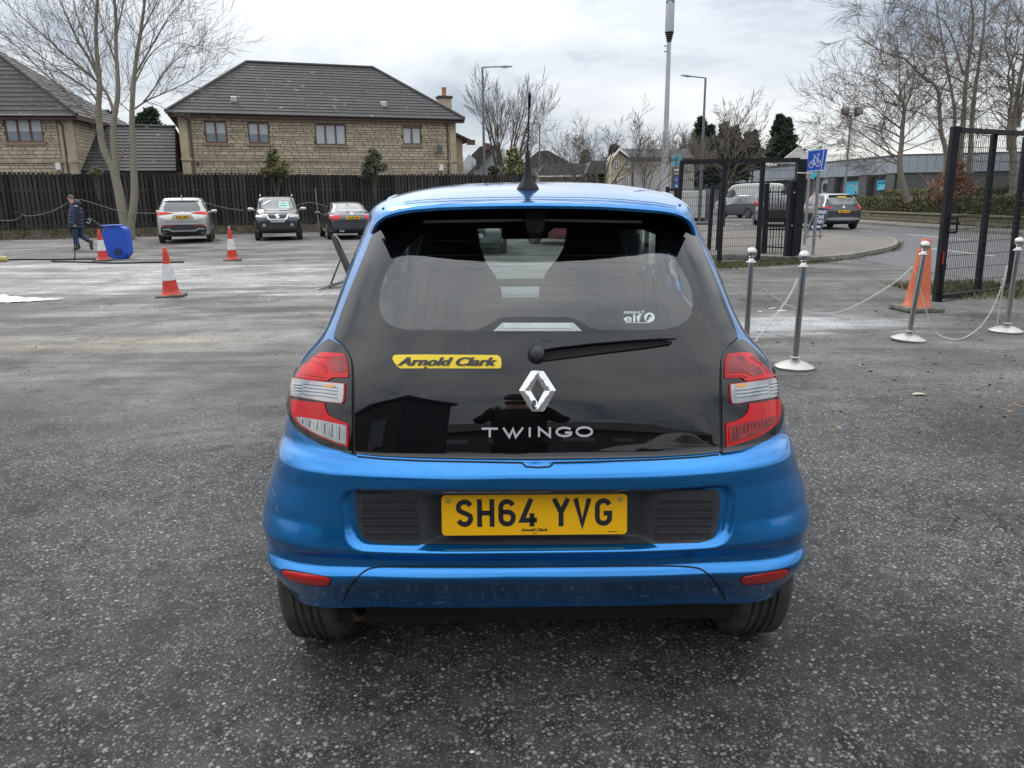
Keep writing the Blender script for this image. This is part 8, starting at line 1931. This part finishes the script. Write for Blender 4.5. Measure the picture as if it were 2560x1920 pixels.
for i in range(4): m.tube([lbx[i], lbx[(i + 1) % 4]], .018, 5)
m.tube([P(2372, 558, Y0_ - .06), P(2398, 557, Y0_ - .06)], .022, 6); m.build('lock_frame', M_GATE, g2)
m = MB(); m.tube([P(2360, 630, Y0_ - .06), P(2356, 665, Y0_ - .06)], .008, 5); m.build('red_streak', M_CRED, g2); m = MB(); m.tube([P(2358, 668, Y0_ - .06), P(2352, 760, Y0_ - .06)], .014, 6); m.build('drop_bolt', M_GATE, g2)
for yy in (664, 672, 729): MB().box(P(2359 - (yy - 664) * .08, yy, Y0_ - .06), (.06, .05, .035)).build('hinge_lug', M_GATE, g2)
m = MB(); bar3(m, P(2352, 775, Y0_), P(2420, 755, Y0_ + .5), .05, .16); m.build('foot_plate', M_GATE, g2)

# ------------------------------------------------------------------ signs
M_SIGNB = mat('sign_blue', (0.008, 0.075, 0.46), rough=.35); M_SIGNW = mat('sign_white', (0.66, 0.68, 0.70), rough=.4); M_GALV = mat('galvanised_post', (0.30, 0.31, 0.31), rough=.5, metal=.5, var=(6, .3))
def sign_frame(Y): 
    c = P(2044, 399, Y); return c
Ys = 18.9; sg = thing('cycle_sign', 'blue cycle route sign with white bicycle on a grey pole by the gate post', 'sign', (P(2032, 655, Ys)[0], Ys, gz(Ys)))
m = MB(); m.tube([(P(2031, 655, Ys)[0], Ys, gz(Ys)), P(2051, 366, Ys)], .038, 12); m.build('pole', M_GALV, sg, smooth=60)
c4 = [P(x, y, Ys - .06) for x, y in ((2016, 428), (2060, 424), (2069, 372), (2021, 377))]
def sfr(u, v, w_): return c4[0] * (1 - u) * (1 - v) + c4[1] * u * (1 - v) + c4[2] * u * v + c4[3] * (1 - u) * v + np.array([0, -1, 0]) * w_
def srect(x0, y0, x1, y1, mt, nm, off, th=.006, par=None): v2, t = tri2d([(x0, y0), (x1, y0), (x1, y1), (x0, y1)], (), .5); return flat_lay(v2, t, lambda u, v, w: sfr(u, v, w + off), th).build(nm, mt, par or sg)
pl = srect(-.02, -.03, 1.02, 1.03, M_SIGNW, 'sign_plate', 0, .012); srect(.01, .01, .99, .985, M_SIGNB, 'blue_field', .004, .003, pl); srect(.80, .03, .835, .97, M_SIGNW, 'white_bar', .008, .003, pl)
def ring2(cx_, cy_, rx, ry, w_): v2, t = tri2d(ellipse(cx_, cy_, rx, ry, 24), [ellipse(cx_, cy_, rx - w_, ry - w_ * 1.1, 20)], .06); flat_lay(v2, t, lambda u, v, w: sfr(u, v, w + .008), .003).build('bicycle_wheel', M_SIGNW, pl)
ring2(.23, .30, .145, .17, .035); ring2(.60, .34, .145, .17, .035)
for st_, wd_ in (([(.23, .30), (.36, .62), (.36, .74)], .045), ([(.36, .60), (.55, .60), (.60, .34)], .045), ([(.55, .60), (.56, .80)], .04), ([(.34, .60), (.43, .30), (.57, .62)], .04), ([(.29, .76), (.41, .73)], .05), ([(.48, .80), (.62, .78)], .045), ([(.23, .31), (.42, .30)], .035)):
    L_, R__ = stroke_poly(st_, wd_); n_ = len(L_); flat_lay([(p.x, p.y) for p in L_] + [(p.x, p.y) for p in R__], [(i, n_ + i, n_ + i + 1, i + 1) for i in range(n_ - 1)], lambda u, v, w: sfr(u, v, w + .008), .003).build('bicycle_frame', M_SIGNW, pl)
sg2 = thing('cycle_sign', 'second blue cycle sign, mostly hidden behind the gate post', 'sign', (P(2018, 600, 23)[0], 23, gz(23)))
m = MB(); m.tube([(P(2010, 620, 23)[0], 23, gz(23)), P(2026, 400, 23)], .04, 10); m.build('pole', M_GALV, sg2, smooth=60)
q4 = [P(x, y, 22.9) for x, y in ((1990, 424), (2042, 421), (2042, 404), (1990, 406))]; m = MB(); m.v = [tuple(p) for p in q4] + [tuple(p + (0, .02, 0)) for p in q4]; m.f = [(0, 1, 2, 3), (7, 6, 5, 4), (0, 4, 5, 1), (1, 5, 6, 2), (2, 6, 7, 3), (3, 7, 4, 0)]; m.m = [0] * 6; o = m.build('sign_plate', M_SIGNW, sg2)
q5 = [P(x, y, 22.88) for x, y in ((1992, 422), (2040, 419), (2040, 406), (1992, 408))]; m = MB(); m.v = [tuple(p) for p in q5] + [tuple(p + (0, .01, 0)) for p in q5]; m.f = [(0, 1, 2, 3), (0, 4, 5, 1), (1, 5, 6, 2), (2, 6, 7, 3), (3, 7, 4, 0)]; m.m = [0] * 5; m.build('blue_field', M_SIGNB, o)
# hand car wash board
Yw = 21.5; wb = thing('car_wash_board', 'dark blue hand car wash board with white arrow, on weighted feet', 'sign', (P(2040, 595, Yw)[0], Yw, gz(Yw)))
w4 = [P(x, y, Yw) for x, y in ((2020, 574), (2051, 576), (2072, 521), (2042, 518))]
wq = [P(x, y, Yw) for x, y in ((2019, 576), (2053, 577), (2074, 520), (2040, 518))]
def wfr(u, v, w_): return wq[0] * (1 - u) * (1 - v) + wq[1] * u * (1 - v) + wq[2] * u * v + wq[3] * (1 - u) * v + np.array([0, -1, 0]) * w_
v2, t = tri2d([(0, 0), (1, 0), (1, 1), (0, 1)], (), .5); o = flat_lay(v2, t, wfr, .02).build('board', M_GALV, wb)
v2, t = tri2d([(.06, .03), (.94, .03), (.94, .97), (.06, .97)], (), .5); bf = flat_lay(v2, t, lambda u, v, w: wfr(u, v, w + .006), .004).build('blue_panel', mat('navy_panel', (.02, .03, .12), rough=.4), o)
for s_, y in (('HAND', .74), ('CAR', .53), ('WASH', .33)): Vt, Ft, wt = text2d(s_, .05); flat_lay([((x - wt / 2) * .70 / max(wt, 2.4) + .52, y + yy * .155) for x, yy in Vt], Ft, lambda u, v, w: wfr(u, v, w + .012), .003).build('lettering', M_SIGNW, bf)
v2, t = tri2d([(.12, .17), (.34, .28), (.34, .22), (.82, .22), (.82, .12), (.34, .12), (.34, .06)], (), .5); flat_lay(v2, t, lambda u, v, w: wfr(u, v, w + .012), .003).build('arrow', M_SIGNW, bf)
m = MB(); m.tube([P(2014, 590, Yw), P(2056, 588, Yw)], .03, 6); m.build('foot_bar', M_GALV, wb); 
for x in (2019, 2050): m = MB(); m.tube([P(x, 596, Yw), P(x + 1, 574, Yw)], .025, 6); m.build('leg', M_GALV, wb)
for x in (2008, 2052): MB().lathe([(0, 0), (.28, .01), (.30, .06), (.18, .12), (0, .13)], 14, (P(x, 597, Yw)[0], Yw, gz(Yw))).build('ballast_bag', M_KERB, wb, smooth=60)
# totem sign
Yt = 52; tt = thing('totem_sign', 'dark totem sign with blue petal logo and panels beside the tall mast', 'sign', (P(1692, 475, Yt)[0], Yt, 0))
a, b = P(1680, 417, Yt), P(1704, 478, Yt); MB().box(((a[0] + b[0]) / 2, Yt, (a[2] + b[2]) / 2), (b[0] - a[0], .3, a[2] - b[2])).build('board', M_WALLG, tt, bevel=.02)
MB().box(((a[0] + b[0]) / 2, Yt, b[2] / 2), (.25, .25, b[2])).build('stem', M_WALLG, tt)
c = P(1692, 402, Yt); petals('petal_logo', c, (1, 0, 0), (0, 0, 1), .38, bpy.data.materials['logo_cyan'], tt, n=6)
c = P(1692, 414, Yt); MB().box(c + (0, .1, 0), (.08, .08, .35)).build('logo_stem', M_WALLG, tt)
for x, y, w_, h_, mt in ((1691, 425, .34, .12, M_SIGNW), (1693, 434, .30, .10, M_SIGNW)): MB().box(P(x, y, Yt - .17), (w_, .03, h_)).build('panel_text', mt, tt)
for y, mt in ((450, mat('round_blue', (.03, .10, .42), rough=.4)), (465, mat('round_blue_bright', (.02, .20, .62), rough=.4))): MB().lathe([(0, 0), (.17, 0), (.17, .03), (0, .03)], 20, P(1692, y, Yt - .16), Matrix.Rotation(math.pi / 2, 3, 'X')).build('round_symbol', mt, tt)
MB().box(P(1692, 465, Yt - .20), (.20, .02, .06)).build('symbol_text', M_SIGNW, tt); MB().tube([P(1690, 454, Yt - .2), P(1690, 447, Yt - .2), P(1694, 448, Yt - .2), P(1693, 451, Yt - .2)], .02, 5).build('symbol_text', M_SIGNW, tt)

# ------------------------------------------------------------------ lamp posts, mast, floodlights
M_POLE = mat('grey_lamp_post', (0.16, 0.175, 0.20), rough=.5, metal=.4); M_MAST = mat('pale_mast', (0.46, 0.48, 0.50), rough=.5, var=(1, .2))
def lamp(label, xt, yt, xb, Y, xa, ya, r=.07, group='street lamps'):
    a = P(xt, yt, Y); t = thing('street_lamp', label, 'street lamp', (a[0], Y, 0), 0, group); MB().tube([(a[0], Y, 0), (a[0], Y, a[2] * .42)], r * 1.25, 10).build('post', M_POLE, t, smooth=60)
    MB().tube([(a[0], Y, a[2] * .41), a], [r, r * .75], 10).build('upper_post', M_POLE, t, smooth=60)
    e = P(xa, ya, Y); d = e - a; MB().tube([a, a + d * .72], r * .45, 6).build('arm', M_POLE, t); MB().tube([a + d * .62, a + d * .75, e], [r * .6, r * .95, r * .4], 8).build('lamp_head', M_GREYT, t, smooth=60)
lamp('tall street lamp with arm to the right, beside the many-stemmed tree', 1206, 168, 1213, 52, 1281, 166, .09)
lamp('street lamp with arm to the left, before the dark conifers', 1764, 195, 1753, 50, 1702, 188, .085)
lamp('thin distant street lamp with arm to the left, behind the aerial', 1349, 309, 1349, 84, 1310, 306, .09)
a = P(1156, 392, 80); o = MB().tube([(a[0], 80, 0), a], .07, 8).build('thin_post', M_POLE); tag(o, 'thin distant post just right of the stone house', 'post')
Yms = 62; a = P(1672, 106, Yms); mast = thing('phone_mast', 'tall pale phone mast rising out of the picture', 'mast', (P(1672, 400, Yms)[0], Yms, 0)); x0 = P(1666, 300, Yms)[0]
MB().tube([(x0, Yms, 0), (x0, Yms, 6.6)], [.29, .28], 20).build('lower_tube', M_MAST, mast, smooth=60); MB().tube([(x0, Yms, 6.6), (x0, Yms, a[2])], [.20, .155], 18).build('upper_tube', M_MAST, mast, smooth=60)
zt = a[2]; zr = P(1672, 82, Yms)[2]; z2 = P(1672, 6, Yms)[2]
for k in range(6): z = zt + (zr - zt) * k / 5; MB().lathe([(.18 + .030 * k, 0), (.20 + .030 * k, .03), (.18 + .03 * k, .07)], 20, (x0, Yms, z)).build('collar_ring', M_GUT, mast, smooth=50)
for k in range(3):
    a_ = 2 * math.pi * k / 3 + .3; MB().lathe([(.20, zr - zt), (.21, zr - zt + .05), (.21, z2 - zt), (.19, z2 - zt + .05)], 12, (x0 + .14 * math.cos(a_), Yms + .14 * math.sin(a_), zt)).build('antenna_panel', M_MAST, mast, smooth=60)
MB().lathe([(.2, 0), (.33, .02), (.33, .06), (.2, .08)], 20, (x0, Yms, z2)).build('collar_ring', M_GUT, mast); MB().tube([(x0, Yms, z2), (x0, Yms, z2 + 3)], .30, 16).build('top_shroud', M_MAST, mast, smooth=60)
for y in (115, 129): p_ = P(1664, y, Yms - .2); MB().box(p_, (.2, .1, .06)).build('bracket', M_GUT, mast)
Yf_ = 60; a = P(2128, 290, Yf_); fl_ = thing('floodlight_pole', 'floodlight pole with two square lamps in front of the grey building', 'floodlight', (P(2110, 495, Yf_)[0], Yf_, 0)); xm = P(2118, 400, Yf_)[0]
zt = a[2]; MB().tube([(xm, Yf_, 0), (xm, Yf_, zt)], [.10, .06], 10).build('pole', M_GALV, fl_, smooth=60); MB().tube([(xm - .55, Yf_, zt), (xm + .55, Yf_, zt)], .04, 6).build('crossbar', M_POLE, fl_)
for s_ in (-1, 1): MB().box((xm + s_ * .5, Yf_ - .1, zt + .32), (.52, .35, .48), Matrix.Rotation(s_ * -.12, 3, 'Y') @ Matrix.Rotation(-.3, 3, 'X')).build('floodlight', M_GREYP if False else M_CPL, fl_, bevel=.03)
for s_ in (-1, 1): MB().box((xm + s_ * .5, Yf_ - .30, zt + .34), (.44, .04, .38), Matrix.Rotation(s_ * -.12, 3, 'Y') @ Matrix.Rotation(-.3, 3, 'X')).build('floodlight_glass', M_GREYT, fl_)

# ------------------------------------------------------------------ small things on the ground
# crumpled white sheet of foam at the left edge
R_ = np.random.RandomState(3); c0, c1_, c2_ = G(-60, 745), G(150, 752), G(60, 725); m = MB(); nx, ny = 46, 14
for j in range(ny + 1):
    for i in range(nx + 1):
        u, v = i / nx, j / ny; wv = .30 * (1 - u) ** .6 * (1 - .25 * math.sin(u * 9)); x = c0[0] + (c1_[0] - c0[0]) * u; y = 12.35 + .10 * math.sin(u * 7) + (v - .5) * 2 * wv - .1 * u
        z = gz(y) + .006 + max(0, 1 - abs(v - .5) * 2) ** .7 * (.13 * (1 - u) + .02) * (.5 + .5 * abs(math.sin(u * 19 + v * 5))) + R_.rand() * .012; m.v.append((x, y, z))
for j in range(ny):
    for i in range(nx): a = j * (nx + 1) + i; m.f.append((a, a + 1, a + nx + 2, a + nx + 1)); m.m.append(0)
o = m.build('foam_heap', mat('white_foam', (0.62, 0.64, 0.66), rough=.7, bump=(30, .6, .01)), smooth=60); tag(o, 'long low heap of white foam at the left edge of the wet strip', 'foam')
def scraps(label, name, pxs, size, mt, seed, cat='scrap'):
    R_ = np.random.RandomState(seed); m = MB()
    for x, y in pxs:
        g_ = G(x, y); s_ = size * (.6 + .9 * R_.rand()); n = 7; a0 = R_.rand() * 6; top = []
        for k in range(n): a = a0 + 2 * math.pi * k / n; r = s_ * (.5 + .7 * R_.rand()); top.append((g_[0] + math.cos(a) * r, g_[1] + math.sin(a) * r * .8, g_[2] + .001 + s_ * .12 * R_.rand()))
        c = (g_[0], g_[1], g_[2] + s_ * .22); b = len(m.v); m.v += top + [c]
        for k in range(n): m.f.append((b + k, b + (k + 1) % n, b + n)); m.m.append(0)
    return m.build(name, mt, kind='stuff')
M_SCRAP = mat('white_scrap', (0.62, 0.61, 0.57), rough=.7, island=.4); R9 = np.random.RandomState(77)
scraps('', 'litter', [(1900, 780), (1925, 772), (1955, 778), (1935, 770)], .045, M_SCRAP, 1)
scraps('', 'litter', [(740, 737), (777, 728), (650, 745), (673, 748), (600, 758), (545, 760), (253, 767), (330, 775), (392, 777), (525, 730), (870, 728), (403, 663), (343, 661), (160, 653)], .022, M_SCRAP, 2)
scraps('', 'litter', [(687, 1700), (1080, 1690), (1180, 1880), (888, 1740), (560, 1760), (293, 1502), (1650, 1600), (1780, 1790), (2200, 1310), (2150, 1330), (2010, 1140)], .0065, M_SCRAP, 3)
lf = thing('fallen_leaf', 'large curled pale leaf lying on the gravel right of the hatchback', 'leaf', tuple(G(2298, 988)))
g_ = G(2298, 988); m = MB(); pts = chaikin([(-.06, 0), (-.03, .028), (.02, .03), (.065, .004), (.03, -.02), (-.02, -.024)], 1); m.v = [(g_[0] + x, g_[1] + y, g_[2] + .004 + .012 * abs(y) / .03) for x, y in pts] + [(g_[0], g_[1], g_[2] + .006)]; n = len(pts); m.f = [(i, (i + 1) % n, n) for i in range(n)]; m.m = [0] * n
m.build('leaf_blade', mat('pale_leaf', (.42, .38, .30), rough=.8), lf)
# fallen leaves under the posts and verge of grass along the gates
R_ = np.random.RandomState(12); m = MB()
for i in range(1500):
    x, y = 1.6 + 5.5 * R_.rand(), 4.6 + 5.5 * R_.rand()
    if R_.rand() > math.exp(-((y - 6.2) / 1.3) ** 2) * .8 + math.exp(-((y - 9.5) / 1.0) ** 2 - ((x - 6.5) / 1.6) ** 2): continue
    s_ = .010 + .016 * R_.rand(); a = R_.rand() * 6.28; c = np.array([x, y, gz(y) + .004]); u = np.array([math.cos(a), math.sin(a), .2 * R_.randn()]) * s_; v = np.array([-math.sin(a), math.cos(a), .3 * R_.randn()]) * s_ * .55; m.add([c - u, c + v, c + u, c - v], [(0, 1, 2, 3)])
m.build('fallen_leaves', mat('brown_leaf', (.20, .135, .09), rough=.85, island=1.3), kind='stuff')
def tufts(n, fx_, h, seed, name='grass'):
    R_ = np.random.RandomState(seed); m = MB()
    for i in range(n):
        x, y = fx_(R_); z = gz(y); hh = h * (.3 + R_.rand()); a = R_.rand() * 6.28; w_ = .006 + .008 * R_.rand(); dx, dy = math.cos(a) * w_, math.sin(a) * w_; lx, ly_ = R_.randn(2) * hh * .5; m.add([(x - dx, y - dy, z), (x + dx, y + dy, z), (x + lx, y + ly_, z + hh)], [(0, 1, 2)])
    return m.build(name, M_GRASS, kind='stuff')
A_, B2_ = np.array([4.4, 16.9]), np.array([7.2, 18.3])
tufts(5000, lambda R_: tuple(A_ + (B2_ - A_) * R_.rand() + np.array([R_.randn() * .2, R_.randn() * .22 - .05])), .09, 31)
tufts(6000, lambda R_: (6.4 + R_.rand() * 3.5, 10.95 + R_.rand() * 1.8 + (R_.rand()) * .8), .08, 32)
tufts(2500, lambda R_: tuple(np.array(kc[min(len(kc) - 1, int(R_.rand() * len(kc) * .75))]) + R_.randn(2) * .12), .06, 33)
m = MB(); m.v = [(4.2, 19.2, gz(19) + .11), (7.0, 20.3, gz(20) + .11), (9.5, 27, gz(26) + .11), (6, 27, gz(26) + .11)]; 
R_ = np.random.RandomState(34); tufts(7000, lambda R_: (4.2 + 3.2 * R_.rand(), 19.0 + 1.9 * R_.rand()), .10, 35)

# the photographer, seen only mirrored in the tailgate glass
ph = thing('person', 'photographer in dark coat and cap holding up a phone, mirrored in the tailgate', 'person', (0, -.5, 0)); V3 = lambda x, y, z: Vector((x, y, z)); M_COAT = mat('dark_coat', (0.012, 0.012, 0.014), rough=.8)
skin_chain('body', M_SKIN, ph, [[(V3(0, -.52, .95), .14), (V3(0, -.52, 1.3), .15), (V3(0, -.50, 1.5), .06), (V3(0, -.48, 1.6), .085), (V3(0, -.48, 1.68), .09)], [(V3(0, -.52, 1.3), .15), (V3(-.2, -.5, 1.38), .07), (V3(-.34, -.36, 1.24), .05), (V3(-.12, -.12, 1.43), .03)], [(V3(0, -.52, 1.3), .15), (V3(.2, -.5, 1.38), .07), (V3(.34, -.36, 1.24), .05), (V3(.12, -.12, 1.43), .03)], [(V3(0, -.52, .95), .14), (V3(-.1, -.52, .85), .1), (V3(-.12, -.5, .45), .07), (V3(-.13, -.52, .06), .045)], [(V3(0, -.52, .95), .14), (V3(.1, -.52, .85), .1), (V3(.12, -.5, .45), .07), (V3(.13, -.52, .06), .045)]])
skin_chain('coat', M_COAT, ph, [[(V3(0, -.52, .7), .20), (V3(0, -.52, .95), .19), (V3(0, -.52, 1.3), .20), (V3(0, -.51, 1.45), .10)], [(V3(0, -.52, 1.3), .20), (V3(-.2, -.5, 1.38), .10), (V3(-.34, -.36, 1.24), .075), (V3(-.15, -.15, 1.41), .05)], [(V3(0, -.52, 1.3), .20), (V3(.2, -.5, 1.38), .10), (V3(.34, -.36, 1.24), .075), (V3(.15, -.15, 1.41), .05)]])
skin_chain('trousers', M_COAT, ph, [[(V3(0, -.52, .97), .17), (V3(-.1, -.52, .85), .13), (V3(-.12, -.5, .45), .09), (V3(-.13, -.52, .1), .07)], [(V3(0, -.52, .97), .17), (V3(.1, -.52, .85), .13), (V3(.12, -.5, .45), .09), (V3(.13, -.52, .1), .07)]])
MB().lathe([(.10, 0), (.105, .03), (.09, .09), (.05, .12), (0, .125)], 18, V3(0, -.48, 1.70)).build('cap', M_BARKD, ph, smooth=60)
o = MB().box((0, -.035, 1.47), (.155, .012, .075)).build('phone', M_SEAM, bevel=.008); tag(o, 'phone held level by the photographer behind the hatchback', 'phone')
